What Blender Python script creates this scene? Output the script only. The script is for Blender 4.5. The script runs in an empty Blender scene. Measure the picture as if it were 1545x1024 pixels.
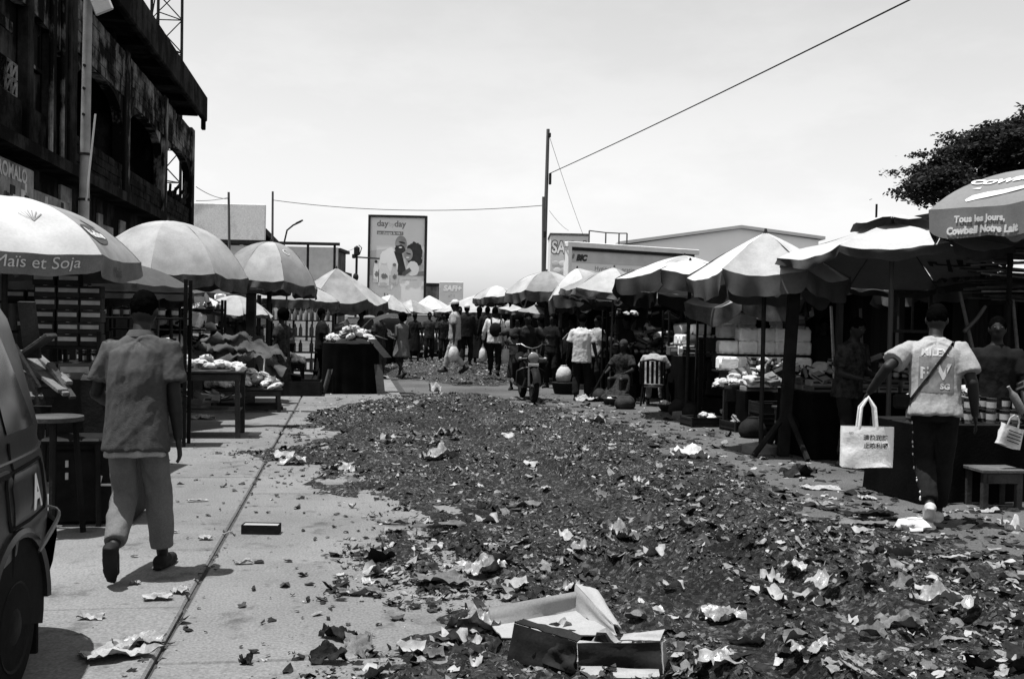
import bpy, bmesh, math, random, zlib
import numpy as np
from mathutils import Vector, Matrix, noise as mnoise

SC = bpy.context.scene
COL = SC.collection
rad = math.radians
RNG = random.Random(11)

# ------------------------------------------------------------------ camera, sky, sun, exposure
CAM_H, F_PX = 1.63, 35.0 / 36.0 * 1545.0
CAM_POS = Vector((0, 0, CAM_H))
CAM_R = Matrix.Rotation(rad(90 - 1.33), 3, 'X') @ Matrix.Rotation(rad(1.2), 3, 'Z')
cam = bpy.data.cameras.new('camera')
cam.lens, cam.sensor_width, cam.clip_start, cam.clip_end = 35.0, 36.0, 0.05, 3000
cam_ob = bpy.data.objects.new('camera', cam)
COL.objects.link(cam_ob)
cam_ob.matrix_world = Matrix.Translation(CAM_POS) @ CAM_R.to_4x4()
SC.camera = cam_ob

SUN_TO = Vector((-0.23, -0.06, 1.0)).normalized()          # from the ground towards the sun
world = bpy.data.worlds.new('World')
SC.world = world
world.use_nodes = True
wn, wl = world.node_tree.nodes, world.node_tree.links
wn.clear()
w_out, w_bg = wn.new('ShaderNodeOutputWorld'), wn.new('ShaderNodeBackground')
sky = wn.new('ShaderNodeTexSky')
sky.sky_type = 'NISHITA'
sky.sun_disc = False
sky.sun_elevation = math.asin(SUN_TO.z)
sky.sun_rotation = math.atan2(SUN_TO.x, SUN_TO.y)
sky.air_density, sky.dust_density, sky.ozone_density, sky.altitude = 1.0, 1.0, 1.0, 0
bw = wn.new('ShaderNodeVectorMath')                         # black and white film, most sensitive to blue
bw.operation = 'DOT_PRODUCT'
bw.inputs[1].default_value = (0.1, 0.2, 0.7)
tc = wn.new('ShaderNodeTexCoord')
mp = wn.new('ShaderNodeMapping')
mp.inputs['Scale'].default_value = (2.6, 2.6, 7.0)
cl = wn.new('ShaderNodeTexNoise')
cl.inputs['Scale'].default_value = 1.7
cl.inputs['Detail'].default_value = 7
cl.inputs['Roughness'].default_value = 0.62
cr = wn.new('ShaderNodeMapRange')
cr.inputs['From Min'].default_value, cr.inputs['From Max'].default_value = 0.46, 0.62
cr.inputs['To Min'].default_value, cr.inputs['To Max'].default_value = 1.0, 1.06
mul = wn.new('ShaderNodeMath')
mul.operation = 'MULTIPLY'
wl.new(tc.outputs['Generated'], mp.inputs['Vector'])
wl.new(mp.outputs[0], cl.inputs['Vector'])
wl.new(cl.outputs['Fac'], cr.inputs['Value'])
wl.new(sky.outputs[0], bw.inputs[0])
wl.new(bw.outputs['Value'], mul.inputs[0])
wl.new(cr.outputs[0], mul.inputs[1])
wl.new(mul.outputs[0], w_bg.inputs['Color'])
w_bg.inputs['Strength'].default_value = 0.096
wl.new(w_bg.outputs[0], w_out.inputs[0])

sun = bpy.data.lights.new('sun', 'SUN')
sun.energy, sun.angle, sun.color = 4.6, rad(0.53), (1, 1, 1)
sun_ob = bpy.data.objects.new('sun', sun)
COL.objects.link(sun_ob)
sun_ob.rotation_euler = SUN_TO.to_track_quat('Z', 'Y').to_euler()
sun_ob.location = (0, 0, 40)

SC.view_settings.view_transform = 'Standard'
SC.view_settings.look = 'None'
SC.view_settings.gamma = 1.0
SC.view_settings.use_curve_mapping = False
SC.view_settings.exposure = 0.92
try:
    SC.cycles.max_bounces = 5
    SC.cycles.diffuse_bounces = 2
    SC.cycles.transparent_max_bounces = 6
except Exception:
    pass


# ------------------------------------------------------------------ places: a photo pixel gives a point on the ground / at a distance
def ray(px, py):
    d = CAM_R @ Vector(((px - 772.5) / F_PX, -(py - 512.0) / F_PX, -1.0))
    return d / d.y


def AT(px, py, d):
    return CAM_POS + ray(px, py) * d


def G(px, py, z=0.0):
    r = ray(px, py)
    return CAM_POS + r * ((z - CAM_H) / r.z)


def X(px, d):
    return (px - 772.5) / F_PX * d


def ZZ(px, py, d):
    return AT(px, py, d).z


_u = ray(525, 473)
_u.z = 0
STREET = _u.normalized()
SIDE = Vector((STREET.y, -STREET.x, 0))
STREET_RZ = math.atan2(-STREET.x, STREET.y)          # turn of a thing whose own +Y runs up the street


def S(s, l, z=0.0):
    return STREET * s + SIDE * l + Vector((0, 0, z))


# ------------------------------------------------------------------ materials (all greys: the photograph is black and white)
MATS = {}


def M(name, g, rough=0.85, var=0.25, scale=5.0, bump=0.15, bscale=45.0, spec=0.03, trans=0.0, metal=0.0, orand=0.0,
      fine=0.0, stretch=(1, 1, 1), under_shade=None, fs=17):
    if name in MATS:
        return MATS[name]
    g *= 0.86
    m = bpy.data.materials.new(name)
    m.use_nodes = True
    n, l = m.node_tree.nodes, m.node_tree.links
    n.clear()
    out, b = n.new('ShaderNodeOutputMaterial'), n.new('ShaderNodeBsdfPrincipled')
    b.inputs['Roughness'].default_value = rough
    b.inputs['Specular IOR Level'].default_value = spec
    b.inputs['Metallic'].default_value = metal
    t = n.new('ShaderNodeNewGeometry')
    mpg = n.new('ShaderNodeMapping')
    mpg.inputs['Scale'].default_value = stretch
    l.new(t.outputs['Position'], mpg.inputs['Vector'])
    nz = n.new('ShaderNodeTexNoise')
    nz.inputs['Scale'].default_value = scale
    nz.inputs['Detail'].default_value = 6
    nz.inputs['Roughness'].default_value = 0.6
    l.new(mpg.outputs[0], nz.inputs['Vector'])
    mr = n.new('ShaderNodeMapRange')
    mr.inputs['From Min'].default_value, mr.inputs['From Max'].default_value = 0.3, 0.7
    mr.inputs['To Min'].default_value, mr.inputs['To Max'].default_value = g * (1 - var), g * (1 + var)
    l.new(nz.outputs['Fac'], mr.inputs['Value'])
    val = mr.outputs[0]
    if fine:
        nf = n.new('ShaderNodeTexNoise')
        nf.inputs['Scale'].default_value = scale * fs
        nf.inputs['Detail'].default_value = 3
        l.new(mpg.outputs[0], nf.inputs['Vector'])
        fr = n.new('ShaderNodeMapRange')
        fr.inputs['From Min'].default_value, fr.inputs['From Max'].default_value = 0.3, 0.7
        fr.inputs['To Min'].default_value, fr.inputs['To Max'].default_value = 1 - fine, 1 + fine
        l.new(nf.outputs['Fac'], fr.inputs['Value'])
        mm = n.new('ShaderNodeMath')
        mm.operation = 'MULTIPLY'
        l.new(val, mm.inputs[0])
        l.new(fr.outputs[0], mm.inputs[1])
        val = mm.outputs[0]
    if orand:
        oi = n.new('ShaderNodeObjectInfo')
        orr = n.new('ShaderNodeMapRange')
        orr.inputs['To Min'].default_value, orr.inputs['To Max'].default_value = 1 - orand, 1 + orand
        l.new(oi.outputs['Random'], orr.inputs['Value'])
        mm = n.new('ShaderNodeMath')
        mm.operation = 'MULTIPLY'
        l.new(val, mm.inputs[0])
        l.new(orr.outputs[0], mm.inputs[1])
        val = mm.outputs[0]
    if under_shade is not None:                       # underside shade put into the colour: the faces of these meshes look inwards
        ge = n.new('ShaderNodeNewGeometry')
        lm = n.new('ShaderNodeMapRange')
        lm.inputs['To Min'].default_value, lm.inputs['To Max'].default_value = under_shade, 1.0
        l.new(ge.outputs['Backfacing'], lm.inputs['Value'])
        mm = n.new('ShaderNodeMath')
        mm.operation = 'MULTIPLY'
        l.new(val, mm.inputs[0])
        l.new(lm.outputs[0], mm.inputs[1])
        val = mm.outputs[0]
    l.new(val, b.inputs['Base Color'])
    if bump:
        nb = n.new('ShaderNodeTexNoise')
        nb.inputs['Scale'].default_value = bscale
        nb.inputs['Detail'].default_value = 4
        l.new(mpg.outputs[0], nb.inputs['Vector'])
        bp = n.new('ShaderNodeBump')
        bp.inputs['Strength'].default_value = bump
        bp.inputs['Distance'].default_value = 0.02
        l.new(nb.outputs['Fac'], bp.inputs['Height'])
        l.new(bp.outputs[0], b.inputs['Normal'])
    if trans:
        tr = n.new('ShaderNodeBsdfTranslucent')
        l.new(val, tr.inputs['Color'])
        mx = n.new('ShaderNodeMixShader')
        mx.inputs[0].default_value = trans
        l.new(b.outputs[0], mx.inputs[1])
        l.new(tr.outputs[0], mx.inputs[2])
        l.new(mx.outputs[0], out.inputs[0])
    else:
        l.new(b.outputs[0], out.inputs[0])
    MATS[name] = m
    return m


def grime(name, lo, hi, scale=1.2, thr=(0.45, 0.7), stretch=(1, 1, 0.35), streak=0.5, bump=0.4, rough=0.95):
    """Old wall: dark mould over paler render in uneven patches and vertical streaks."""
    if name in MATS:
        return MATS[name]
    m = bpy.data.materials.new(name)
    m.use_nodes = True
    n, l = m.node_tree.nodes, m.node_tree.links
    b = n['Principled BSDF']
    b.inputs['Roughness'].default_value = rough
    b.inputs['Specular IOR Level'].default_value = 0.02
    t = n.new('ShaderNodeNewGeometry')

    def nz(sc, st, det=8, ro=0.65):
        mpg = n.new('ShaderNodeMapping')
        mpg.inputs['Scale'].default_value = st
        l.new(t.outputs['Position'], mpg.inputs['Vector'])
        q = n.new('ShaderNodeTexNoise')
        q.inputs['Scale'].default_value, q.inputs['Detail'].default_value, q.inputs['Roughness'].default_value = sc, det, ro
        l.new(mpg.outputs[0], q.inputs['Vector'])
        return q.outputs['Fac']

    def ma(op, a, c):
        q = n.new('ShaderNodeMath')
        q.operation = op
        for i, z in enumerate((a, c)):
            if isinstance(z, (int, float)):
                q.inputs[i].default_value = z
            else:
                l.new(z, q.inputs[i])
        return q.outputs[0]
    p = ma('ADD', ma('MULTIPLY', nz(scale, (1, 1, 1)), 1 - streak), ma('MULTIPLY', nz(scale * 2.5, stretch), streak))
    mr = n.new('ShaderNodeMapRange')
    mr.inputs['From Min'].default_value, mr.inputs['From Max'].default_value = thr
    mr.inputs['To Min'].default_value, mr.inputs['To Max'].default_value = lo, hi
    l.new(p, mr.inputs['Value'])
    fine = nz(scale * 20, (1, 1, 1), 4)
    l.new(ma('MULTIPLY', mr.outputs[0], ma('ADD', ma('MULTIPLY', fine, 0.9), 0.55)), b.inputs['Base Color'])
    bp = n.new('ShaderNodeBump')
    bp.inputs['Strength'].default_value, bp.inputs['Distance'].default_value = bump, 0.03
    l.new(fine, bp.inputs['Height'])
    l.new(bp.outputs[0], b.inputs['Normal'])
    MATS[name] = m
    return m


# ------------------------------------------------------------------ mesh helper
class MB:
    def __init__(self):
        self.v, self.f, self.m, self.cur = [], [], [], 0

    def add(self, vs, fs, mat=None):
        o = len(self.v)
        self.v.extend(tuple(p) for p in vs)
        self.f.extend(tuple(i + o for i in f) for f in fs)
        self.m.extend([self.cur if mat is None else mat] * len(fs))
        return self

    def box(self, c, s, rot=None, ch=0.0, mat=None):
        hx, hy, hz = s[0] / 2, s[1] / 2, s[2] / 2
        c = Vector(c)
        vs, fs = [], []
        if not ch:
            vs = [Vector((x * hx, y * hy, z * hz)) for z in (-1, 1) for y in (-1, 1) for x in (-1, 1)]
            fs = [(0, 2, 3, 1), (4, 5, 7, 6), (0, 1, 5, 4), (2, 6, 7, 3), (0, 4, 6, 2), (1, 3, 7, 5)]
        else:
            ch = min(ch, hx * .9, hy * .9, hz * .9)
            idx = {}
            for sx in (-1, 1):
                for sy in (-1, 1):
                    for sz in (-1, 1):
                        for a in range(3):
                            p = [sx * (hx - ch), sy * (hy - ch), sz * (hz - ch)]
                            p[a] = (sx * hx, sy * hy, sz * hz)[a]
                            idx[(sx, sy, sz, a)] = len(vs)
                            vs.append(Vector(p))
            for a in range(3):
                b_, c_ = (a + 1) % 3, (a + 2) % 3
                for sg in (-1, 1):
                    q = []
                    for (u, w) in ((-1, -1), (1, -1), (1, 1), (-1, 1)):
                        k = [0, 0, 0]
                        k[a], k[b_], k[c_] = sg, u, w
                        q.append(idx[(k[0], k[1], k[2], a)])
                    fs.append(tuple(q) if sg > 0 else tuple(reversed(q)))
                for u in (-1, 1):
                    for w in (-1, 1):
                        k0, k1 = [0, 0, 0], [0, 0, 0]
                        k0[a], k1[a] = -1, 1
                        for k in (k0, k1):
                            k[b_], k[c_] = u, w
                        q = (idx[(*k0, b_)], idx[(*k1, b_)], idx[(*k1, c_)], idx[(*k0, c_)])
                        fs.append(q if u * w < 0 else tuple(reversed(q)))
            for sx in (-1, 1):
                for sy in (-1, 1):
                    for sz in (-1, 1):
                        q = tuple(idx[(sx, sy, sz, a)] for a in range(3))
                        fs.append(q if sx * sy * sz > 0 else tuple(reversed(q)))
        if rot is not None:
            vs = [rot @ p for p in vs]
        return self.add([p + c for p in vs], fs, mat)

    def loft(self, rings, cap=True, mat=None):
        n = len(rings[0])
        vs = [p for r in rings for p in r]
        fs = []
        for i in range(len(rings) - 1):
            for j in range(n):
                k = (j + 1) % n
                fs.append((i * n + j, i * n + k, (i + 1) * n + k, (i + 1) * n + j))
        if cap:
            fs.append(tuple(reversed(range(n))))
            fs.append(tuple(range((len(rings) - 1) * n, len(rings) * n)))
        return self.add(vs, fs, mat)

    def tube(self, pts, r, n=8, cap=True, mat=None, flat=1.0):
        pts = [Vector(p) for p in pts]
        rs = r if isinstance(r, (list, tuple)) else [r] * len(pts)
        rings, ref = [], None
        for i, p in enumerate(pts):
            d = (pts[min(i + 1, len(pts) - 1)] - pts[max(i - 1, 0)])
            if d.length < 1e-9:
                d = Vector((0, 0, 1))
            d.normalize()
            if ref is None:
                ref = Vector((1, 0, 0)) if abs(d.x) < 0.8 else Vector((0, 1, 0))
            a = (ref - d * ref.dot(d))
            if a.length < 1e-6:
                a = d.orthogonal()
            a.normalize()
            ref = a
            b = d.cross(a)
            rings.append([p + (a * math.cos(t) + b * math.sin(t) * flat) * rs[i] for t in (2 * math.pi * k / n for k in range(n))])
        return self.loft(rings, cap, mat)

    def ell(self, c, s, rot=None, nu=12, nv=8, mat=None):
        c = Vector(c)
        vs, fs = [Vector((0, 0, -s[2]))], []
        for i in range(1, nv):
            t = -math.pi / 2 + math.pi * i / nv
            for j in range(nu):
                p = 2 * math.pi * j / nu
                vs.append(Vector((s[0] * math.cos(t) * math.cos(p), s[1] * math.cos(t) * math.sin(p), s[2] * math.sin(t))))
        vs.append(Vector((0, 0, s[2])))
        for j in range(nu):
            k = (j + 1) % nu
            fs.append((0, 1 + k, 1 + j))
            for i in range(nv - 2):
                fs.append((1 + i * nu + j, 1 + i * nu + k, 1 + (i + 1) * nu + k, 1 + (i + 1) * nu + j))
            fs.append((len(vs) - 1, 1 + (nv - 2) * nu + j, 1 + (nv - 2) * nu + k))
        if rot is not None:
            vs = [rot @ p for p in vs]
        return self.add([p + c for p in vs], fs, mat)

    def cap(self, a, b, ra, rb, n=12, mat=None):
        """A tapered limb with round ends."""
        a, b = Vector(a), Vector(b)
        d = b - a
        L = d.length
        if L < 1e-6:
            return self.ell(a, (ra, ra, ra))
        d /= L
        pts, rs = [], []
        for t in (-1, -.85, -.55, -.2):
            pts.append(a + d * (ra * t))
            rs.append(ra * math.sqrt(max(1 - t * t, 0.0009)))
        for t in (.2, .55, .85, 1):
            pts.append(b + d * (rb * t))
            rs.append(rb * math.sqrt(max(1 - t * t, 0.0009)))
        return self.tube(pts, rs, n, True, mat)

    def grid(self, fn, nu, nv, mat=None, wrap=False):
        vs = [fn(i / nu, j / nv) for j in range(nv + 1) for i in range(nu + (0 if wrap else 1))]
        w = nu if wrap else nu + 1
        fs = []
        for j in range(nv):
            for i in range(nu):
                k = (i + 1) % w
                fs.append((j * w + i, j * w + k, (j + 1) * w + k, (j + 1) * w + i))
        return self.add(vs, fs, mat)

    def mesh(self, name, mats, smooth=False, angle=40):
        me = bpy.data.meshes.new(name)
        me.from_pydata(self.v, [], self.f)
        for m in (mats if isinstance(mats, (list, tuple)) else [mats]):
            me.materials.append(m)
        if self.m and max(self.m) > 0:
            me.polygons.foreach_set('material_index', self.m)
        if smooth:
            me.shade_smooth()
            if angle < 179:
                me.set_sharp_from_angle(angle=rad(angle))
        me.update()
        return me

    def build(self, name, mats, parent=None, smooth=False, angle=40, loc=None, rz=None):
        return link(name, self.mesh(name, mats, smooth, angle), parent, loc, rz)


def link(name, me, parent=None, loc=None, rz=None):
    o = bpy.data.objects.new(name, me)
    COL.objects.link(o)
    if parent is not None:
        o.parent = parent
    if loc is not None:
        o.location = loc
    if rz is not None:
        o.rotation_euler = (0, 0, rz)
    return o


def tag(o, label=None, cat=None, group=None, kind=None):
    for k, v in (('label', label), ('category', cat), ('group', group), ('kind', kind)):
        if v:
            o[k] = v
    return o


def thing(name, label, cat, loc=(0, 0, 0), rz=0.0, group=None):
    o = bpy.data.objects.new(name, None)
    o.empty_display_size = 0.1
    COL.objects.link(o)
    o.location, o.rotation_euler = loc, (0, 0, rz)
    return tag(o, label, cat, group)


def dup(o, loc=None, rot=None, scale=None, label=None, group=None, parent=None):
    c = o.copy()
    COL.objects.link(c)
    if parent is not None:
        c.parent = parent
    if loc is not None:
        c.location = loc
    if rot is not None:
        c.rotation_euler = rot
    if scale is not None:
        c.scale = scale if isinstance(scale, (tuple, list)) else (scale,) * 3
    if label:
        c['label'] = label
    if group:
        c['group'] = group
    for ch in o.children:
        if ch is not c:
            dup(ch, parent=c)
    return c


# vectorised value noise
def vnoise(x, y, seed=0):
    xi, yi = np.floor(x).astype(np.int64), np.floor(y).astype(np.int64)
    xf, yf = x - xi, y - yi
    u, v = xf * xf * (3 - 2 * xf), yf * yf * (3 - 2 * yf)

    def h(a, b):
        k = (a * 374761393 + b * 668265263 + seed * 974634721) & 0x7fffffff
        k = ((k ^ (k >> 13)) * 1274126177) & 0x7fffffff
        return ((k ^ (k >> 16)) & 0xffff) / 65535.0
    return (h(xi, yi) * (1 - u) + h(xi + 1, yi) * u) * (1 - v) + (h(xi, yi + 1) * (1 - u) + h(xi + 1, yi + 1) * u) * v


def fbm(x, y, seed=0, octs=4):
    s, a, t = 0, 1.0, 0
    for i in range(octs):
        s = s + a * vnoise(x * 2 ** i + 17.3 * i, y * 2 ** i - 9.1 * i, seed + i)
        t += a
        a *= 0.5
    return s / t


# lettering: outlines of a text as flat triangles
def text_geo(s, size=1.0, offset=0.0, shear=0.0, align='LEFT', spacing=1.0):
    cu = bpy.data.curves.new('text_temp', 'FONT')
    cu.body, cu.size, cu.offset, cu.shear, cu.align_x, cu.space_character = s, size, offset, shear, align, spacing
    cu.resolution_u = 4
    o = bpy.data.objects.new('text_temp', cu)
    COL.objects.link(o)
    dg = bpy.context.evaluated_depsgraph_get()
    me = bpy.data.meshes.new_from_object(o.evaluated_get(dg))
    vs = [(v.co.x, v.co.y) for v in me.vertices]
    fs = [tuple(p.vertices) for p in me.polygons]
    bpy.data.objects.remove(o)
    bpy.data.curves.remove(cu)
    bpy.data.meshes.remove(me)
    return vs, fs


def text_part(s, size, fn, mat, parent, name='lettering', **kw):
    """fn maps text-plane (u, v) to a point of the thing's own space."""
    vs, fs = text_geo(s, size, **kw)
    mb = MB()
    mb.add([fn(u, v) for u, v in vs], fs)
    return mb.build(name, mat, parent)

# ------------------------------------------------------------------ ground, pavement
m_ground = M('ground dirt', 0.082, 0.95, 0.30, 0.9, 0.25, 60, 0.03, fine=0.40, fs=70)
m_slab = M('pavement concrete', 0.150, 0.9, 0.22, 0.6, 0.15, 130, 0.03, fine=0.26, fs=120)
_sn, _sl_ = m_slab.node_tree.nodes, m_slab.node_tree.links
_sb = [x for x in _sn if x.type == 'BSDF_PRINCIPLED'][0]
_src = _sb.inputs['Base Color'].links[0].from_socket
_sg = _sn.new('ShaderNodeNewGeometry')
for _sc, _lo, _hi, _k in ((2.6, .57, .70, .50), (0.9, .53, .72, .66), (9.0, .61, .68, .5), (28.0, .64, .70, .45)):
    _st = _sn.new('ShaderNodeTexNoise')
    _st.inputs['Scale'].default_value, _st.inputs['Detail'].default_value, _st.inputs['Roughness'].default_value = _sc, 7, .68
    _sl_.new(_sg.outputs['Position'], _st.inputs['Vector'])
    _smr = _sn.new('ShaderNodeMapRange')
    _smr.inputs['From Min'].default_value, _smr.inputs['From Max'].default_value = _lo, _hi
    _smr.inputs['To Min'].default_value, _smr.inputs['To Max'].default_value = 1.0, _k
    _sl_.new(_st.outputs['Fac'], _smr.inputs['Value'])
    _sm = _sn.new('ShaderNodeMath')
    _sm.operation = 'MULTIPLY'
    _sl_.new(_src, _sm.inputs[0])
    _sl_.new(_smr.outputs[0], _sm.inputs[1])
    _src = _sm.outputs[0]
_sl_.new(_src, _sb.inputs['Base Color'])
m_gap = M('joint dirt', 0.05, 0.95, 0.4, 8, 0.5, 30, 0.1)


def SL(p):
    return p.dot(STREET), p.dot(SIDE)


mb = MB()
mb.grid(lambda u, v: (-260 + 520 * u, -60 + 560 * v, 0.0), 26, 28)
tag(mb.build('ground', m_ground), kind='structure')

PAVE_Z = 0.03
l_mid = 0.5 * (SL(G(300, 870))[1] + SL(G(385, 740))[1])
s_joint = SL(G(430, 749))[0]
pave = MB()
pave.box((0, 0, -0.05), (5.6, 46, 0.108))
pave_ob = pave.build('pavement', m_gap, loc=S(14, l_mid - 0.75), rz=STREET_RZ)
tag(pave_ob, kind='structure')
slab_meshes = {}
for row, (la, lb) in enumerate(((l_mid - 3.3, l_mid - 0.012), (l_mid + 0.012, l_mid + 1.9))):
    for k in range(-3, 8):
        L = 4.3
        s0 = s_joint + (k - 1) * L + (0.0 if row else 0.9)
        key = row
        if key not in slab_meshes:
            q = MB()
            q.box((0, 0, 0), (lb - la, L - 0.03, 0.06), ch=0.012)
            slab_meshes[key] = q.mesh('concrete_slab', m_slab)
        o = link('concrete_slab', slab_meshes[key], pave_ob)
        c = S(s0 + L / 2, (la + lb) / 2) - S(14, l_mid - 0.75)
        o.location = (c.dot(SIDE), c.dot(STREET), PAVE_Z - 0.03 + RNG.uniform(-.004, .004))
        o.rotation_euler = (RNG.uniform(-.0012, .0012), RNG.uniform(-.0012, .0012), RNG.uniform(-.003, .003))

# ------------------------------------------------------------------ the trodden muck along the middle of the street
MUCK_PX = [(470, 1060), (515, 1000), (520, 930), (552, 880), (555, 820), (560, 790), (515, 768), (470, 745), (430, 722), (385, 704), (385, 688), (440, 668), (470, 645),
           (490, 622), (520, 604), (600, 597), (700, 594), (790, 604), (880, 632), (960, 660), (1020, 700), (1120, 738), (1230, 765), (1330, 800), (1440, 832), (1600, 870), (1800, 930), (1800, 1060)]
FAR_PX = [(545, 561), (560, 549), (600, 540), (680, 536), (760, 548), (800, 560), (780, 578), (700, 583), (640, 573), (590, 570)]
near_xy = [(G(x, y).x, G(x, y).y) for x, y in MUCK_PX]
near_xy = [(near_xy[0][0], 1.0)] + near_xy + [(near_xy[-1][0], 1.0)]
far_xy = [(G(x, y).x, G(x, y).y) for x, y in FAR_PX]


def sd_poly(x, y, poly):
    """Distance inside (+) / outside (-) of a polygon."""
    d = np.full(x.shape, 1e9)
    ins = np.zeros(x.shape, bool)
    n = len(poly)
    for i in range(n):
        x0, y0 = poly[i]
        x1, y1 = poly[(i + 1) % n]
        ex, ey = x1 - x0, y1 - y0
        t = np.clip(((x - x0) * ex + (y - y0) * ey) / (ex * ex + ey * ey + 1e-12), 0, 1)
        d = np.minimum(d, np.hypot(x - x0 - t * ex, y - y0 - t * ey))
        c = ((y0 > y) != (y1 > y)) & (x < ex * (y - y0) / (ey if abs(ey) > 1e-12 else 1e-12) + x0)
        ins ^= c
    return np.where(ins, d, -d)


ruts = [[G(905, 868), G(985, 905), G(1060, 955), G(1140, 1010), G(1200, 1060)],
        [G(560, 745), G(620, 800), G(700, 870), G(760, 930)],
        [G(640, 640), G(760, 690), G(900, 760), G(1100, 850), G(1300, 950)],
        [G(690, 620), G(800, 700), G(900, 780), G(1010, 870), G(1120, 960), G(1200, 1040)],
        [G(760, 612), G(930, 710), G(1120, 800), G(1330, 900), G(1545, 990)]]


def rut_d(x, y, which):
    dd = np.full(x.shape, 1e9)
    for j in which:
        for a, b in zip(ruts[j][:-1], ruts[j][1:]):
            ex, ey = b.x - a.x, b.y - a.y
            t = np.clip(((x - a.x) * ex + (y - a.y) * ey) / (ex * ex + ey * ey), 0, 1)
            dd = np.minimum(dd, np.hypot(x - a.x - t * ex, y - a.y - t * ey))
    return dd


def muck_h(x, y):
    e = fbm(x * 0.9, y * 0.9, 5, 4) * 1.5 - 0.75
    e = e + .16 + (fbm(x * 3.3, y * 3.3, 9, 4) - .5) * .7
    d = np.maximum(sd_poly(x, y, near_xy) + e * 1.15, sd_poly(x, y, far_xy) + e * 0.6)
    k = np.clip((d + 0.05) / 1.1, 0, 1)
    k = k * k * (3 - 2 * k)
    h = 0.006 + 0.05 * fbm(x * 0.8, y * 0.8, 21, 3) + 0.06 * (fbm(x * 3.2, y * 3.2, 33, 4) - 0.35) + 0.06 * np.abs(fbm(x * 9, y * 9, 44, 4) - 0.5) * 2 + 0.03 * (fbm(x * 24, y * 24, 45, 2) - .5)
    c = G(610, 640)
    h = h + 0.20 * np.exp(-(((x - c.x) / 1.7) ** 2 + ((y - c.y) / 2.8) ** 2)) * (0.6 + 0.8 * fbm(x * 1.5, y * 1.5, 51, 3))
    c = G(690, 560)
    h = h + 0.22 * np.exp(-(((x - c.x) / 2.2) ** 2 + ((y - c.y) / 3.0) ** 2)) * (0.4 + fbm(x, y, 52, 3))
    for j, r in enumerate(ruts):
        dd = np.full(x.shape, 1e9)
        for a, b in zip(r[:-1], r[1:]):
            ex, ey = b.x - a.x, b.y - a.y
            t = np.clip(((x - a.x) * ex + (y - a.y) * ey) / (ex * ex + ey * ey), 0, 1)
            dd = np.minimum(dd, np.hypot(x - a.x - t * ex, y - a.y - t * ey))
        wgt = 0.085 if j == 0 else 0.06
        h = h - wgt * np.exp(-(dd / 0.11) ** 2) + 0.045 * np.exp(-((dd - 0.24) / 0.09) ** 2)
    return np.where(k > 0.002, np.maximum(h, 0.004) * k, -0.03), k


def muck_mesh(x0, x1, y0, y1, step0, grow):
    ys, y = [], y0
    while y < y1:
        ys.append(y)
        y += max(step0, (y * grow))
    ys = np.array(ys)
    nx = int((x1 - x0) / (step0 * 1.15))
    xs = np.linspace(x0, x1, nx)
    gx, gy = np.meshgrid(xs, ys)
    h, k = muck_h(gx, gy)
    base = np.where(gy < 40, 0.0, 0.0)
    vs = np.stack([gx, gy, h + base], -1).reshape(-1, 3)
    keep = (k > 0.002).reshape(-1)
    W = nx
    idx = np.arange(len(ys) * W).reshape(len(ys), W)
    q = np.stack([idx[:-1, :-1], idx[:-1, 1:], idx[1:, 1:], idx[1:, :-1]], -1).reshape(-1, 4)
    q = q[keep[q].any(1)]
    used = np.unique(q)
    rm = np.full(len(vs), -1)
    rm[used] = np.arange(len(used))
    return vs[used], rm[q]


m_muck = bpy.data.materials.new('muck')
m_muck.use_nodes = True
_n, _l = m_muck.node_tree.nodes, m_muck.node_tree.links
_b = _n['Principled BSDF']
_b.inputs['Specular IOR Level'].default_value = 0.15
_t = _n.new('ShaderNodeTexCoord')


def _noise(sc, det, ro=0.6):
    q = _n.new('ShaderNodeTexNoise')
    q.inputs['Scale'].default_value, q.inputs['Detail'].default_value, q.inputs['Roughness'].default_value = sc, det, ro
    _l.new(_t.outputs['Object'], q.inputs['Vector'])
    return q.outputs['Fac']


_r1 = _n.new('ShaderNodeMapRange')
_r1.inputs['From Min'].default_value, _r1.inputs['From Max'].default_value = 0.35, 0.68
_r1.inputs['To Min'].default_value, _r1.inputs['To Max'].default_value = 0.012, 0.040
_l.new(_noise(1.1, 7), _r1.inputs['Value'])
_r2 = _n.new('ShaderNodeMapRange')
_r2.inputs['From Min'].default_value, _r2.inputs['From Max'].default_value = 0.35, 0.7
_r2.inputs['To Min'].default_value, _r2.inputs['To Max'].default_value = 0.45, 1.9
_l.new(_noise(26, 6, 0.7), _r2.inputs['Value'])
_mm = _n.new('ShaderNodeMath')
_mm.operation = 'MULTIPLY'
_l.new(_r1.outputs[0], _mm.inputs[0])
_l.new(_r2.outputs[0], _mm.inputs[1])
_vm = _n.new('ShaderNodeVectorMath')                       # shreds trodden into the mud: cells of odd shape and tone
_vm.operation = 'MULTIPLY_ADD'
_vm.inputs[1].default_value = (0.10, 0.10, 0.10)
_nc = _n.new('ShaderNodeTexNoise')
_nc.inputs['Scale'].default_value, _nc.inputs['Detail'].default_value = 16, 4
_l.new(_t.outputs['Object'], _nc.inputs['Vector'])
_l.new(_nc.outputs['Color'], _vm.inputs[0])
_l.new(_t.outputs['Object'], _vm.inputs[2])
_vo = _n.new('ShaderNodeTexVoronoi')
_vo.inputs['Scale'].default_value = 44
_l.new(_vm.outputs[0], _vo.inputs['Vector'])
_sx = _n.new('ShaderNodeSeparateColor')
_l.new(_vo.outputs['Color'], _sx.inputs[0])
_rp = _n.new('ShaderNodeValToRGB')
_rp.color_ramp.interpolation = 'CONSTANT'
_e = _rp.color_ramp.elements
_e[0].position, _e[0].color = 0.0, (.45, .45, .45, 1)
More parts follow.
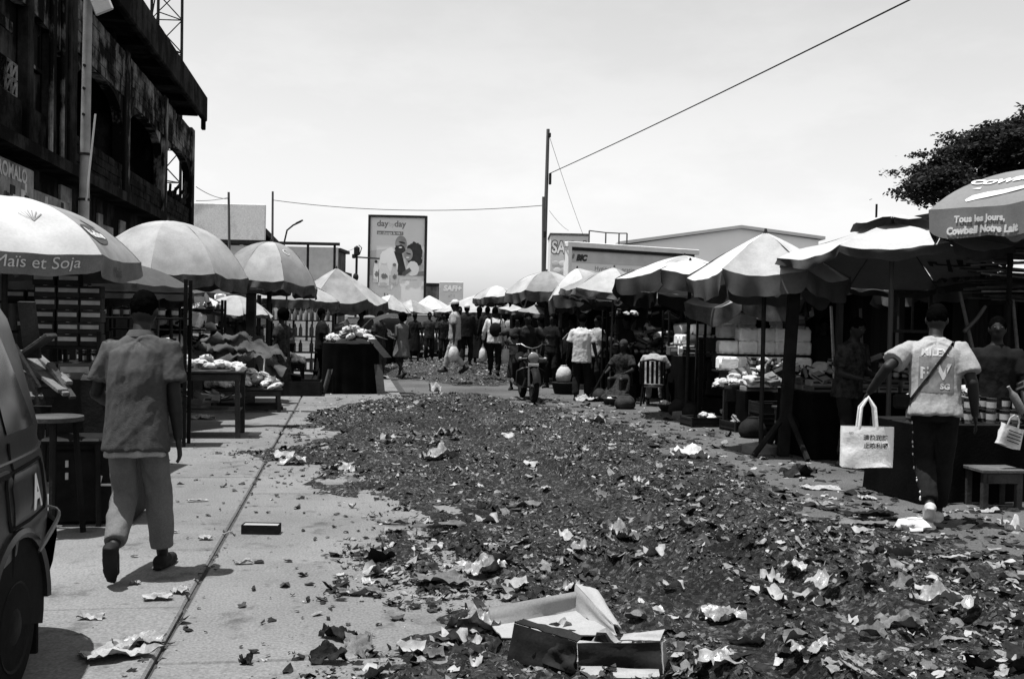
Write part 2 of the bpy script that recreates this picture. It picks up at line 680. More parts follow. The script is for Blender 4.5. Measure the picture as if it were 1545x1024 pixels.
_e[1].position, _e[1].color = 0.45, (1, 1, 1, 1)
for _p, _c in ((0.72, 1.8), (0.88, 3.2), (0.955, 5.5)):
    _q = _e.new(_p)
    _q.color = (_c, _c, _c, 1)
_l.new(_sx.outputs[0], _rp.inputs[0])
_m2 = _n.new('ShaderNodeMath')
_m2.operation = 'MULTIPLY'
_l.new(_mm.outputs[0], _m2.inputs[0])
_l.new(_rp.outputs[0], _m2.inputs[1])
_l.new(_m2.outputs[0], _b.inputs['Base Color'])
_r3 = _n.new('ShaderNodeMapRange')
_r3.inputs['To Min'].default_value, _r3.inputs['To Max'].default_value = 0.45, 0.95
_l.new(_noise(2.3, 4), _r3.inputs['Value'])
_l.new(_r3.outputs[0], _b.inputs['Roughness'])
_bp = _n.new('ShaderNodeBump')
_bp.inputs['Strength'].default_value, _bp.inputs['Distance'].default_value = 1.0, 0.05
_l.new(_noise(38, 7, 0.7), _bp.inputs['Height'])
_l.new(_bp.outputs[0], _b.inputs['Normal'])


def np_mesh(name, vs, fs, mats, mi=None, smooth=False):
    me = bpy.data.meshes.new(name)
    n, k = fs.shape
    me.vertices.add(len(vs))
    me.vertices.foreach_set('co', np.ascontiguousarray(vs, dtype=np.float32).ravel())
    me.loops.add(n * k)
    me.loops.foreach_set('vertex_index', np.ascontiguousarray(fs, dtype=np.int32).ravel())
    me.polygons.add(n)
    me.polygons.foreach_set('loop_start', np.arange(0, n * k, k, dtype=np.int32))
    for m in mats:
        me.materials.append(m)
    if mi is not None:
        me.polygons.foreach_set('material_index', np.ascontiguousarray(mi, dtype=np.int32))
    me.update(calc_edges=True)
    if smooth:
        me.shade_smooth()
    return me


_v, _f = muck_mesh(-4.2, 9.5, 2.2, 36.0, 0.024, 0.0042)
tag(link('street_mud', np_mesh('street_mud', _v, _f, [m_muck])), kind='stuff')


def surf_z(x, y):
    h, k = muck_h(np.array([float(x)]), np.array([float(y)]))
    z = max(float(h[0]), 0.0)
    p = Vector((x, y, 0))
    s, l = SL(p)
    if l_mid - 3.3 < l < l_mid + 1.9 and s < 36:
        z = max(z, PAVE_Z)
    return z


def on(px, py):
    """A point of the photo that stands on the ground, with the height of pavement or muck there."""
    p = G(px, py)
    for _ in range(3):
        p = G(px, py, surf_z(p.x, p.y))
    return p


# ------------------------------------------------------------------ the long dark building on the left
m_mould = grime('mouldy render', 0.005, 0.05, 0.55, (0.47, 0.66))
m_mould2 = grime('paler mouldy render', 0.006, 0.22, 0.8, (0.49, 0.61), streak=0.6)
m_black = M('recess black', 0.012, 0.95, 0.5, 2, 0.2, 20, 0.05)  # shade of dark interiors and recesses put into the colour
m_block = grime('wall block', 0.006, 0.20, 1.3, (0.48, 0.63), streak=0.35)
m_brickdark = grime('parapet brick', 0.005, 0.035, 2.0, (0.45, 0.7), streak=0.3)
m_signgrey = grime('sign board paint', 0.10, 0.30, 1.4, (0.4, 0.62), streak=0.3, bump=0.1)
m_signpale = M('sign letters', 0.55, 0.9, 0.3, 4)
m_signdark = M('sign dark patches', 0.035, 0.9, 0.4, 4)
m_whitewash = M('whitewash', 0.55, 0.9, 0.15, 2)

bld = thing('arcade_building', 'long mould-blackened building with arched balconies above the left-hand stalls', 'building', S(0, -6.0), STREET_RZ)
Z_SLAB, Z_PAR, Z_SPR, Z_CRN, Z_SPN = 4.68, 5.47, 6.45, 7.25, 8.45
ARCH_Y = [17.4, 23.0, 28.4, 34.1, 39.9]
q = MB()
q.box((-0.55, 23.6, 2.3), (0.3, 31.6, 4.6))                   # ground-floor wall
q.box((-7.0, 24.0, 2.3), (0.3, 31, 4.6))
q.build('wall', m_mould, bld)
q = MB()
q.box((-1.6, 25.5, Z_SLAB - 0.12), (3.6, 29.0, 0.24))
q.build('floor_slab', m_mould, bld)
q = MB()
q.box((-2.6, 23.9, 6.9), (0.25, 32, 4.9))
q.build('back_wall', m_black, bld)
for y in (23.0, 28.4, 34.1):
    q = MB()
    q.box((-1.4, y, 6.9), (2.2, 0.2, 4.4))
    q.build('cross_wall', m_mould, bld)
q = MB()
q.box((-0.20, 25.2, (Z_SLAB + Z_PAR) / 2), (0.2, 29.2, Z_PAR - Z_SLAB))
par = q.build('parapet', m_brickdark, bld)
bm_ = MB()
bm_.box((0, 0, 0), (0.11, 0.53, 0.184), ch=0.007)
brick_me = bm_.mesh('brick', m_brickdark)
for r in range(4):
    y = 23.3 + (0.28 if r % 2 else 0)
    while y < 39.6:
        o = link('brick', brick_me, par)
        o.location = (-0.085 + RNG.uniform(-.012, .014), y, Z_SLAB + 0.1 + r * 0.196)
        o.rotation_euler = (RNG.uniform(-.008, .008), 0, RNG.uniform(-.006, .006))
        y += 0.545
# arcade: spandrel wall over shallow arches, on piers
q = MB()
for a, b in zip(ARCH_Y[:-1], ARCH_Y[1:]):
    N = 18
    ya, yb = a + 0.30, b - 0.30

    def zarch(y):
        t = (y - (ya + yb) / 2) / ((yb - ya) / 2)
        return Z_SPR + (Z_CRN - Z_SPR) * math.sqrt(max(0, 1 - abs(t) ** 2.3))
    for i in range(N):
        y0, y1 = ya + (yb - ya) * i / N, ya + (yb - ya) * (i + 1) / N
        z0, z1 = zarch(y0), zarch(y1)
        vs = [(x, y, z) for x in (-0.27, -0.02) for (y, z) in ((y0, z0), (y1, z1), (y1, Z_SPN), (y0, Z_SPN))]
        q.add(vs, [(4, 5, 6, 7), (3, 2, 1, 0), (0, 1, 5, 4), (2, 3, 7, 6)])
spand = q.build('spandrel_wall', m_mould2, bld)
bm_ = MB()
bm_.box((0, 0, 0), (0.09, 0.485, 0.233), ch=0.007)
block_me = bm_.mesh('wall_block', m_block)
n_blk = 0
for r in range(5):
    y = 23.2 + (0.25 if r % 2 else 0)
    while y < 39.7:
        if RNG.random() > 0.06:
            o = link('block', block_me, spand)
            o.location = (-0.025 + RNG.uniform(-.006, .009), y, Z_CRN + 0.13 + r * 0.243)
            o.rotation_euler = (RNG.uniform(-.006, .006), 0, RNG.uniform(-.008, .008))
            n_blk += 1
        y += 0.50
for y in ARCH_Y:
    q = MB()
    q.box((-0.13, y, 6.62), (0.36, 0.62, 3.9), ch=0.03)
    q.build('pier', m_mould2 if y > 23.5 else m_mould, bld)
for y, zt in ((25.3, 6.2), (26.4, 6.5), (31.0, 6.3), (32.2, 6.6), (36.4, 6.3)):     # paler door leaves and panels inside the balconies
    q = MB()
    q.box((-2.44, y, 5.9), (0.06, 0.62, 1.5), ch=0.01)
    q.build('door_leaf', m_mould2, bld)
# near bays: solid grimy wall with window holes and a screen of vent blocks
q = MB()
q.box((-0.35, 15.9, 7.2), (0.25, 14.1, 4.9))
q.build('near_wall', grime('near wall render', 0.006, 0.085, 0.45, (0.5, 0.66), streak=0.6), bld)
for y, z, w, h in ((17.9, 6.75, 0.75, 0.8), (20.9, 6.8, 0.7, 0.9), (15.2, 7.6, 1.0, 0.9)):
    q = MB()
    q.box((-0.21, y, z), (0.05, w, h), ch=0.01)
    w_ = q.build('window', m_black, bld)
    q = MB()
    for sy in (-1, 1):
        q.box((-0.18, y + sy * (w / 2 + .04), z), (0.07, 0.07, h + .15))
    q.box((-0.175, y, z - h / 2 - .05), (0.12, w + .2, 0.07))
    q.build('window_frame', m_mould2, w_)
q = MB()                                                       # pale render patches left on the near bays
q.box((-0.215, 18.5, 6.75), (0.03, 2.6, 0.2))
q.build('render_band', m_mould2, bld)
for k in range(5):
    for j in range(3):
        q = MB()
        for a, b in (((0, -0.14, -0.14), (0, 0.14, -0.14)), ((0, -0.14, 0.14), (0, 0.14, 0.14)), ((0, -0.14, -0.14), (0, -0.14, 0.14)), ((0, 0.14, -0.14), (0, 0.14, 0.14)), ((0, -0.14, -0.14), (0, 0.14, 0.14))):
            q.tube([Vector(a) + Vector((-0.19, 18.6 + k * .31, 5.35 + j * .31)), Vector(b) + Vector((-0.19, 18.6 + k * .31, 5.35 + j * .31))], 0.028, 4)
        q.build('vent_block', m_mould2, bld)
for y in (20.2, 21.7, 22.5):
    q = MB()
    q.box((-0.10, y, 7.0), (0.24, 0.30, 5.0), ch=0.03)
    q.build('pilaster', m_mould, bld)
for y in (21.3, 22.1):
    q = MB()
    q.tube([(0.06, y, 4.7), (0.06, y, 9.2)], 0.05, 8)
    q.build('drain_pipe', m_mould2, bld, smooth=True)
# roof: deep projecting slab with a downstand lip
q = MB()
q.box((-3.6, 24.6, 9.25), (8.2, 31.0, 0.25), ch=0.03)
q.box((0.42, 24.6, 9.35), (0.2, 30.9, 0.95), ch=0.04)
q.box((0.40, 39.85, 8.78), (0.16, 0.22, 0.5), ch=0.03)
q.build('roof', m_mould, bld)
q = MB()
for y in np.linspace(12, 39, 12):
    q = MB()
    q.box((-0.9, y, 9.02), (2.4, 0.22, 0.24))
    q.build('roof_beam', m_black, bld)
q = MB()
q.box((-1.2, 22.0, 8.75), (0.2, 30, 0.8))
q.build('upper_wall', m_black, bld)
# sign band over the shops, its paint flaked, and posters pasted further along
q = MB()
q.box((-0.14, 17.0, 3.72), (0.14, 7.4, 1.08), ch=0.02)
sb = q.build('sign_board', m_signgrey, bld)
text_part('EUROMALO', 0.36, lambda u, v: (-0.060, 18.15 + u * 1.08, 3.95 + v), m_signpale, sb, offset=0.012)
for k in range(26):
    y, z = 17.4 + RNG.random() * 3.1, 3.25 + RNG.random() * 0.62
    q = MB()
    q.box((-0.068 + k * 0.0004, y, z), (0.012, 0.1 + .3 * RNG.random(), 0.08 + 0.2 * RNG.random()))
    q.build('painted_patch', m_signpale if k % 5 < 3 else m_signdark, sb)
q = MB()
q.box((-0.16, 22.2, 3.45), (0.1, 2.6, 0.95), ch=0.02)
sb2 = q.build('sign_board', m_signgrey, bld)
for k in range(9):
    q = MB()
    q.box((-0.112 + k * .0006, 21.2 + RNG.random() * 2.1, 3.15 + RNG.random() * .6), (.012, .15 + .3 * RNG.random(), .12 + .3 * RNG.random()))
    q.build('painted_patch', m_signpale if k % 2 else m_signdark, sb2)
for y, z, w, h, mt in ((24.0, 3.9, 0.9, 0.9, m_signgrey), (25.6, 3.75, 0.8, 1.0, m_whitewash), (27.2, 3.6, 0.5, 0.9, m_signgrey), (28.0, 3.5, 1.2, 0.6, m_signgrey), (29.8, 3.7, 0.7, 0.8, m_signgrey),
                       (30.9, 3.3, 0.8, 0.7, m_signpale)):
    q = MB()
    q.box((-0.37, y, z), (0.05, w, h))
    q.build('poster', mt, bld)
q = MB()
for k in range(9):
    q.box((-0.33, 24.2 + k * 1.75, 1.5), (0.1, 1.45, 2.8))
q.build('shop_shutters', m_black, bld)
q = MB()                                                       # railings, vases and washing on the end balcony
for k in range(6):
    y = 36.3 + k * 0.55
    q.ell((-0.2, y, 5.62 + 0.05 * (k % 2)), (0.12, 0.16, 0.16), nu=8, nv=5)
    q.tube([(-0.2, y, 5.7), (-0.2 + 0.2 * (k % 2), y + .1, 6.0)], 0.05, 5)
q.build('balcony_pot', m_mould, bld, smooth=True)

# ------------------------------------------------------------------ lattice mast behind the building
m_steel = M('grey steel', 0.10, 0.6, 0.3, 6, 0.05)
m_iron = M('dark iron', 0.03, 0.7, 0.3, 6, 0.05)
c0 = AT(247, 60, 46)
mast = thing('lattice_mast', 'tall steel lattice mast rising behind the dark building roof', 'mast', (c0.x, c0.y, 0), 0.25)
H = 24
for k in range(3):
    a = 2 * math.pi * k / 3 + 0.3
    q = MB()
    q.tube([(0.85 * math.cos(a), 0.85 * math.sin(a), 0), (0.78 * math.cos(a), 0.78 * math.sin(a), H)], 0.065, 6)
    q.build('leg', m_iron, mast)
q = MB()
for i in range(16):
    z0, z1 = i * 1.5, i * 1.5 + 1.5
    for k in range(3):
        a, b = 2 * math.pi * k / 3 + .3, 2 * math.pi * (k + 1) / 3 + .3
        p0, p1 = Vector((0.82 * math.cos(a), 0.82 * math.sin(a), z0)), Vector((0.82 * math.cos(b), 0.82 * math.sin(b), z1))
        q.tube([p0, p1], 0.03, 4)
        q.tube([Vector((p0.x, p0.y, z1)), p1], 0.028, 4)
q.build('bracing', m_iron, mast)

# ------------------------------------------------------------------ poles and wires
m_polew = M('weathered pole', 0.12, 0.85, 0.3, 9, 0.2, stretch=(1, 1, 0.1))
m_conc = M('concrete post', 0.30, 0.9, 0.22, 5, 0.2)
m_wire = M('cable', 0.03, 0.6, 0.1, 3, 0)

p = AT(124, 340, 15.5)
lp = thing('street_lamp', 'tall pale steel street lamp pole beside the dark building', 'street lamp', (p.x, p.y, 0))
top = AT(134, -60, 15.5) - Vector((p.x, p.y, 0))
q = MB()
q.tube([(0, 0, 0), (top.x * .5, 0, top.z * .5), top], [0.088, 0.076, 0.062], 12)
q.build('pole', m_conc, lp, smooth=True)
q = MB()
q.tube([top - Vector((0, 0, 0.05)), top + Vector((0.25, 0, .35)), top + Vector((1.2, 0.1, 0.62))], 0.035, 8)
q.build('arm', m_conc, lp, smooth=True)
q = MB()
q.box(top + Vector((1.45, .12, 0.66)), (0.6, 0.22, 0.12), ch=0.04)
q.build('lamp_head', m_conc, lp)
q = MB()
for zf in (3.3, 4.0):
    q.tube([(top.x * zf / top.z, 0, zf - .02), (top.x * zf / top.z, 0, zf + .02)], 0.088, 12)
q.build('clamp', m_iron, lp, smooth=True)
for zf in (4.6, 5.0, 5.35):
    q = MB()
    q.tube([(top.x * zf / top.z, -0.06, zf), (top.x * zf / top.z, -0.1, zf)], 0.022, 8)
    q.build('bolt', m_iron, lp)
q = MB()
a, b = AT(144, 172, 15.36) - Vector((p.x, p.y, 0)), AT(130, 303, 15.36) - Vector((p.x, p.y, 0))
q.tube([a, b], 0.016, 6)
q.build('conduit', m_whitewash, lp)
q = MB()
q.box(AT(152, 4, 15.4) - Vector((p.x, p.y, 0)), (0.3, 0.05, 0.34), Matrix.Rotation(-.4, 3, 'Y'), ch=.02)
q.build('sign_plate', m_whitewash, lp)


def pole(name, label, px, pyb, pytop, d, r, mat, pxtop=None, cat='pole', box=None):
    b = AT(px, pyb, d)
    t = AT(pxtop if pxtop is not None else px, pytop, d)
    slope = (t.x - b.x) / (t.z - b.z)
    x0 = b.x - slope * b.z
    o = thing(name, label, cat, (x0, b.y, 0))
    q = MB()
    q.tube([(0, 0, -0.1), (t.x - x0, 0, t.z)], [r * 1.15, r * .85], 10)
    q.build('shaft', mat, o, smooth=True)
    if box:
        q = MB()
        c = AT(box[0], box[1], d - 0.12) - Vector((x0, b.y, 0))
        q.box(c, (0.12, 0.14, box[2]), ch=0.02)
        q.build('switch_box', m_iron, o)
    return o, t


big, big_t = pole('utility_pole', 'taller weathered wooden pole at the street centre carrying the long cable', 821, 400, 195, 45, 0.088, m_polew, 827, box=(830, 270, 0.5))
q = MB()
q.box(AT(829, 204, 44.9) - big.location, (0.14, 0.1, 0.2), ch=.02)
q.build('insulator', m_iron, big)
small, small_t = pole('utility_pole', 'shorter pole standing close beside the tall wooden pole', 819.5, 410, 297, 44.6, 0.075, m_polew, 820, box=(822, 353, 0.28))
pl, pl_t = pole('utility_pole', 'thin post before the blank grey hoarding near the building', 346, 375, 290, 50, 0.07, m_polew, 345)
pm, pm_t = pole('utility_pole', 'thin post beside the right edge of the grey hoarding', 411, 375, 289, 50, 0.062, m_polew, 411.5)


def wire(label, a, b, sag, r=0.012, n=14):
    q = MB()
    q.tube([a.lerp(b, i / n) - Vector((0, 0, sag * 4 * (i / n) * (1 - i / n))) for i in range(n + 1)], r, 5)
    return tag(q.build('power_cable', m_wire), label, 'cable')


a = AT(829, 262, 44.9)
b = AT(1330, 0, 21)
wire('long cable sloping up from the tall pole across the open sky', a, a + (b - a) * 2.3, 0.3, 0.019, 20)
wire('thin stay wire slanting down from the tall pole top to the pale wall', AT(829, 206, 44.9), AT(880, 355, 56), 0.1, 0.010)
wire('short wire from the tall pole down to the lettered wall', AT(829, 318, 44.9), AT(858, 348, 58), 0.1, 0.009)
wire('cable strung between the hoarding post and the short pole', AT(412, 302, 50), AT(819, 310, 44.6), 0.35, 0.016, 18)
wire('upper wire from the dark building to the hoarding post', AT(296, 282, 38.5), AT(344, 300, 50), 0.12, 0.014)
wire('lower wire from the dark building to the hoarding post', AT(296, 303, 38.5), AT(344, 298, 50), 0.05, 0.012)
wire('faint wire from the far signal post to the dark block', AT(505, 383, 70), AT(535, 375, 60), 0.05, 0.012)

# ------------------------------------------------------------------ far left: blank hoarding, dark hall, box building
m_hoard = grime('weathered hoarding', 0.40, 0.66, 0.7, (0.34, 0.5), streak=0.2, bump=0.1)
a, b = AT(304, 361, 56), AT(400, 364, 56)
t = AT(400, 309, 56)
hb = thing('hoarding', 'blank weathered grey hoarding wall beyond the dark building', 'hoarding', ((a.x + b.x) / 2, 56, 0))
w, zb, zt = b.x - a.x + 0.6, a.z, t.z
q = MB()
q.box((-0.3, 0, (zb + zt) / 2), (w, 0.25, zt - zb), ch=.02)
q.build('panel', m_hoard, hb)
q = MB()
q.box((1.6, -0.05, zb - 0.12), (w + 4.6, 0.18, 0.16))
q.build('rail', m_iron, hb)
for k in range(6):
    q = MB()
    q.box((-1.8 + k * 1.5, 0, zb / 2 - .1), (0.12, 0.12, zb - .2))
    q.build('post', m_iron, hb)
q = MB()
q.box((1.5, 0.6, zb / 2 - 0.12), (w + 4.4, 0.2, zb - 0.3))
q.build('low_wall', m_whitewash, hb)

m_hall = M('hall roofing', 0.016, 0.8, 0.4, 1.0, 0.2)
hall = thing('market_hall', 'dark open-sided market hall with white bays behind the left umbrellas', 'hall', S(0, -5.2), STREET_RZ)
s0, s1 = 60.0, 92.0
p0 = AT(455, 349, 60)
q = MB()
zr = p0.z
for (x0, x1, z0, z1) in ((0.4, -4.3, zr, zr + 0.7),):
    vs = [(x0, s0, z0), (x1, s0, z1), (x1, s1, z1), (x0, s1, z0), (x0, s0, z0 - .35), (x1, s0, z1 - 1.9), (x1, s1, z1 - .35), (x0, s1, z0 - .35)]
    q.add(vs, [(0, 3, 2, 1), (4, 5, 6, 7), (0, 1, 5, 4), (2, 3, 7, 6), (0, 4, 7, 3), (1, 2, 6, 5)])
q.build('roof', m_hall, hall)
q = MB()
q.box((-0.2, (s0 + s1) / 2, zr - .45), (0.3, s1 - s0, 0.5))
q.build('fascia', m_hall, hall)
for k in range(9):
    q = MB()
    q.box((0.1, s0 + 0.4 + k * (s1 - s0 - 1) / 8, (zr - .3) / 2), (0.28, 0.45, zr - .3))
    q.build('column', m_hall, hall)
q = MB()
q.box((-1.0, (s0 + s1) / 2, zr / 2 - 0.5), (0.2, s1 - s0, zr - 1.0))
q.build('back_panel', m_whitewash, hall)

p0 = AT(463, 376, 82)
p1 = AT(509, 412, 82)
blk = thing('box_building', 'small dark grey block with a flat roof beyond the market hall', 'building', ((p0.x + p1.x) / 2, 84, 0))
q = MB()
q.box((0, 0, p0.z / 2), (p1.x - p0.x, 4, p0.z - 0.2), ch=.03)
q.build('wall', grime('block wall far', 0.05, 0.14, 0.8, (0.4, 0.65)), blk)
q = MB()
q.box((0.05, 0, p0.z + 0.02), (p1.x - p0.x + 0.5, 4.5, 0.24))
q.build('roof', m_iron, blk)
q = MB()
q.box((0.1, 0, p1.z), (p1.x - p0.x + 0.8, 4.6, 0.3))
q.build('canopy', m_iron, blk)

p0 = AT(640, 455, 90)
p1 = AT(662, 432, 90)
q = MB()
dk = thing('kiosk', 'small dark wall with a black cap between the tall billboard and the pale sign', 'kiosk', ((p0.x + p1.x) / 2, 90, 0))
q.box((0, 0, p1.z / 2), (p1.x - p0.x, 2, p1.z), ch=.02)
q.build('wall', grime('far kiosk', 0.05, 0.2, 1, (0.4, 0.6)), dk)
q = MB()
q.box((0, 0, p1.z + .14), (p1.x - p0.x + .3, 2.3, 0.22))
q.build('roof', m_iron, dk)

# signal / lamp post in front of the big billboard
p = AT(537, 430, 58)
sg = thing('signal_post', 'dark signal post with a thin side arm left of the tall billboard', 'signal post', (p.x, p.y, 0))
q = MB()
zt = ZZ(537, 371, 58)
q.tube([(0, 0, 0), (0.02, 0, zt)], 0.07, 6)
q.build('post', m_iron, sg)
q = MB()
za = ZZ(545, 388, 58)
q.tube([(0, 0, za), (X(572, 58) - X(537, 58), 0, za - .06)], 0.05, 6)
q.build('arm', m_iron, sg)
q = MB()
q.box((0.02, 0, zt - .3), (0.32, 0.25, 0.5), ch=.05)
q.box((-0.15, 0, zt - 0.6), (0.2, 0.2, 0.25), ch=.04)
q.tube([(0.18, 0, zt - .5), (0.3, 0, zt - .1), (0.12, 0, zt + .05)], 0.03, 5)
q.build('lamp_cluster', m_iron, sg)
q = MB()
q.ell((-0.02, 0, ZZ(536, 418, 58)), (0.17, 0.15, 0.24), nu=8, nv=6)
q.build('junction_box', m_iron, sg, smooth=True)

p = AT(426, 378, 57)
sl = thing('street_lamp', 'curved-arm street lamp in front of the dark market hall roof', 'street lamp', (p.x, p.y, 0))
zc = ZZ(430, 350, 57)
q = MB()
q.tube([(0, 0, 0), (0.1, 0, zc - .6), (0.25, 0, zc + .1), (0.6, 0, zc + .4), (1.05, 0, zc + 0.62)], 0.05, 6)
q.build('pole', m_iron, sl, smooth=True)
q = MB()
q.box((0.95, 0, zc + .6), (0.45, 0.15, 0.08), Matrix.Rotation(-.45, 3, 'Y'), ch=.02)
q.build('lamp_head', m_iron, sl)

# ------------------------------------------------------------------ the tall advertisement billboard
m_adw = M('ad paper white', 1.04, 0.7, 0.03, 1.0, 0)
m_adg = M('ad sand grey', 0.7, 0.7, 0.06, 0.8, 0)
m_adl = M('ad pale grey', 0.9, 0.7, 0.05, 0.8, 0)
m_adm = M('ad mid grey', 0.25, 0.7, 0.15, 2, 0)
m_adk = M('ad dark grey', 0.055, 0.7, 0.25, 3, 0)
m_adskin = M('ad skin', 0.15, 0.7, 0.25, 2.5, 0)
m_adsk2 = M('ad skin lit', 0.36, 0.7, 0.2, 2.5, 0)

D = 60
c00, c10, c01 = AT(556, 457, D), AT(641, 457, D), AT(557.5, 326, D)
W, Hh = c10.x - c00.x, c01.z - c00.z
ad = thing('billboard', 'tall framed billboard showing a man hugging a curly-haired child above bottles', 'billboard', (c00.x, D, 0))
SH = (c01.x - c00.x) / (c01.z - c00.z)
zb = c00.z


def adp(u, v, k=0):
    """u, v in 0..1 across the poster (v down), k = layer of print."""
    return Vector((u * W, -0.16 - 0.004 * k, zb + (1 - v) * Hh))


def ad_poly(name, pts, mat, k, cen=None):
    q = MB()
    q.add([adp(u, v, k) for u, v in pts], [tuple(range(len(pts)))])
    return q.build(name, mat, ad)


def ad_blob(name, cu, cv, ru, rv, mat, k, n=28, rough=0.0, rot=0.0, seed=1):
    rr = random.Random(seed)
    pts = []
    for i in range(n):
        t = 2 * math.pi * i / n
        f = 1 + rough * (rr.random() - .5) * 2
        x, y = math.cos(t) * ru * f, math.sin(t) * rv * f
        pts.append((cu + x * math.cos(rot) - y * math.sin(rot) * .7, cv + x * math.sin(rot) * .7 + y * math.cos(rot)))
    return ad_poly(name, pts, mat, k)


q = MB()
q.box((W / 2, 0, zb + Hh / 2), (W, 0.3, Hh), ch=0.02)
q.build('panel', m_adw, ad)
q = MB()
for x in (0, W):
    q.box((x, -0.1, zb + Hh / 2), (0.13, 0.34, Hh + 0.12))
for z in (zb, zb + Hh):
    q.box((W / 2, -0.1, z), (W - 0.135, 0.34, 0.13))
q.build('frame', m_iron, ad)
for x in (W * .25, W * .75):
    q = MB()
    q.box((x, 0.3, zb / 2 + .3), (0.3, 0.28, zb + .6))
    q.build('post', m_steel, ad)
ad_poly('printed_sky', [(0.02, 0.02), (0.98, 0.02), (0.98, 0.68), (0.02, 0.68)], m_adl, 1)
ad_poly('printed_beach', [(0.02, 0.40), (0.3, 0.375), (0.98, 0.40), (0.98, 0.68), (0.02, 0.68)], m_adg, 2)
ad_blob('printed_shirt', 0.36, 0.60, 0.19, 0.24, m_adw, 3, rough=.05)
ad_poly('printed_sleeve', [(0.2, 0.44), (0.42, 0.37), (0.52, 0.56), (0.5, 0.68), (0.22, 0.68)], m_adw, 4)
ad_poly('printed_arm', [(0.44, 0.40), (0.58, 0.42), (0.66, 0.62), (0.60, 0.675), (0.50, 0.675), (0.52, 0.55)], m_adk, 5)
ad_blob('printed_head', 0.565, 0.315, 0.105, 0.095, m_adsk2, 6, rot=.2)
ad_blob('printed_beard', 0.55, 0.375, 0.095, 0.05, m_adk, 7, rough=.1)
ad_blob('printed_eyes', 0.585, 0.30, 0.06, 0.012, m_adk, 8, rot=.2)
ad_blob('printed_smile', 0.555, 0.355, 0.03, 0.008, m_adl, 8)
ad_blob('printed_curls', 0.80, 0.42, 0.15, 0.125, m_adk, 6, n=44, rough=.10, seed=4)
ad_blob('printed_curls', 0.83, 0.50, 0.12, 0.075, m_adk, 7, n=36, rough=.12, seed=7)
ad_blob('printed_face', 0.70, 0.435, 0.075, 0.072, m_adsk2, 8)
ad_blob('printed_eyes', 0.70, 0.425, 0.045, 0.008, m_adk, 9, rot=.25)
ad_blob('printed_smile', 0.685, 0.47, 0.028, 0.008, m_adl, 9)
ad_blob('printed_dress', 0.78, 0.595, 0.11, 0.085, m_adl, 9, rough=.04, seed=5)
ad_poly('printed_forearm', [(0.60, 0.64), (0.72, 0.585), (0.76, 0.62), (0.64, 0.68), (0.59, 0.675)], m_adskin, 10)
ad_poly('printed_hand', [(0.88, 0.63), (0.97, 0.62), (0.98, 0.675), (0.86, 0.675)], m_adm, 10)
for cu, wd, v0, v1, mt, cap_ in ((0.13, 0.075, 0.515, 0.76, m_adw, m_adk), (0.27, 0.135, 0.52, 0.80, m_adl, m_adw), (0.455, 0.09, 0.545, 0.785, m_adg, m_adm)):
    ad_poly('printed_bottle', [(cu - wd * .35, v0), (cu + wd * .35, v0), (cu + wd * .45, v0 + .06), (cu + wd * .72, v0 + .1), (cu + wd * .72, v1), (cu - wd * .72, v1), (cu - wd * .72, v0 + .1), (cu - wd * .45, v0 + .06)], mt, 11)
    ad_blob('printed_cap', cu, v0 + .01, wd * .35, 0.018, cap_, 12)
    ad_blob('printed_label', cu + .01, (v0 + v1) / 2 + 0.03, wd * .42, 0.03, m_adm, 12, rough=.25, seed=int(cu * 100))
    ad_blob('printed_label', cu - .01, v1 - .03, wd * .5, 0.012, m_adg, 12, rough=.3, seed=int(cu * 90))
def adt(u0, v0, k):
    return lambda u, v: Vector((u0 * W + u, -0.16 - 0.004 * k, zb + (1 - v0) * Hh + v))


text_part('day', 0.50, adt(0.13, 0.115, 3), m_adm, ad, offset=0.012)
text_part('by', 0.40, adt(0.335, 0.115, 3), m_adg, ad)
text_part('day', 0.50, adt(0.44, 0.118, 3), m_adm, ad, offset=0.012)
ad_poly('printed_banner', [(0.135, 0.17), (0.60, 0.175), (0.60, 0.215), (0.135, 0.21)], m_adm, 3)
text_part('on change la vie !', 0.21, adt(0.15, 0.205, 5), m_adw, ad, offset=.004)
text_part('hygiène & beauté', 0.13, adt(0.60, 0.73, 3), m_adg, ad)
ad_blob('printed_mark', 0.29, 0.90, 0.012, 0.02, m_adm, 3, rough=.3)
ad_poly('printed_mark', [(0.335, 0.89), (0.35, 0.89), (0.35, 0.935), (0.335, 0.935)], m_adm, 3)

# small SAFI sign further off
D = 75
c00, c10, c01 = AT(662, 478, D), AT(698, 478, D), AT(662, 425, D)
ss = thing('billboard', 'small pale lettered sign board behind the far parasols', 'sign', (c00.x, D, 0))
w, h = c10.x - c00.x, c01.z - c00.z
q = MB()
q.box((w / 2, 0, c00.z + h / 2), (w, 0.2, h), ch=.02)
q.build('panel', M('sign light grey', 0.66, 0.8, 0.1, 1, 0), ss)
for x in (0.2, w - .2):
    q = MB()
    q.box((x, 0.1, c00.z / 2), (0.14, 0.14, max(c00.z, .2)))
    q.build('post', m_steel, ss)
text_part('SAFI+', 0.55, lambda u, v: Vector((0.32 + u, -0.106, c01.z - 0.65 + v)), m_adw, ss, offset=.03, shear=.15)
text_part('n° 1', 0.3, lambda u, v: Vector((0.7 + u, -0.106, c01.z - 1.15 + v)), m_adm, ss)

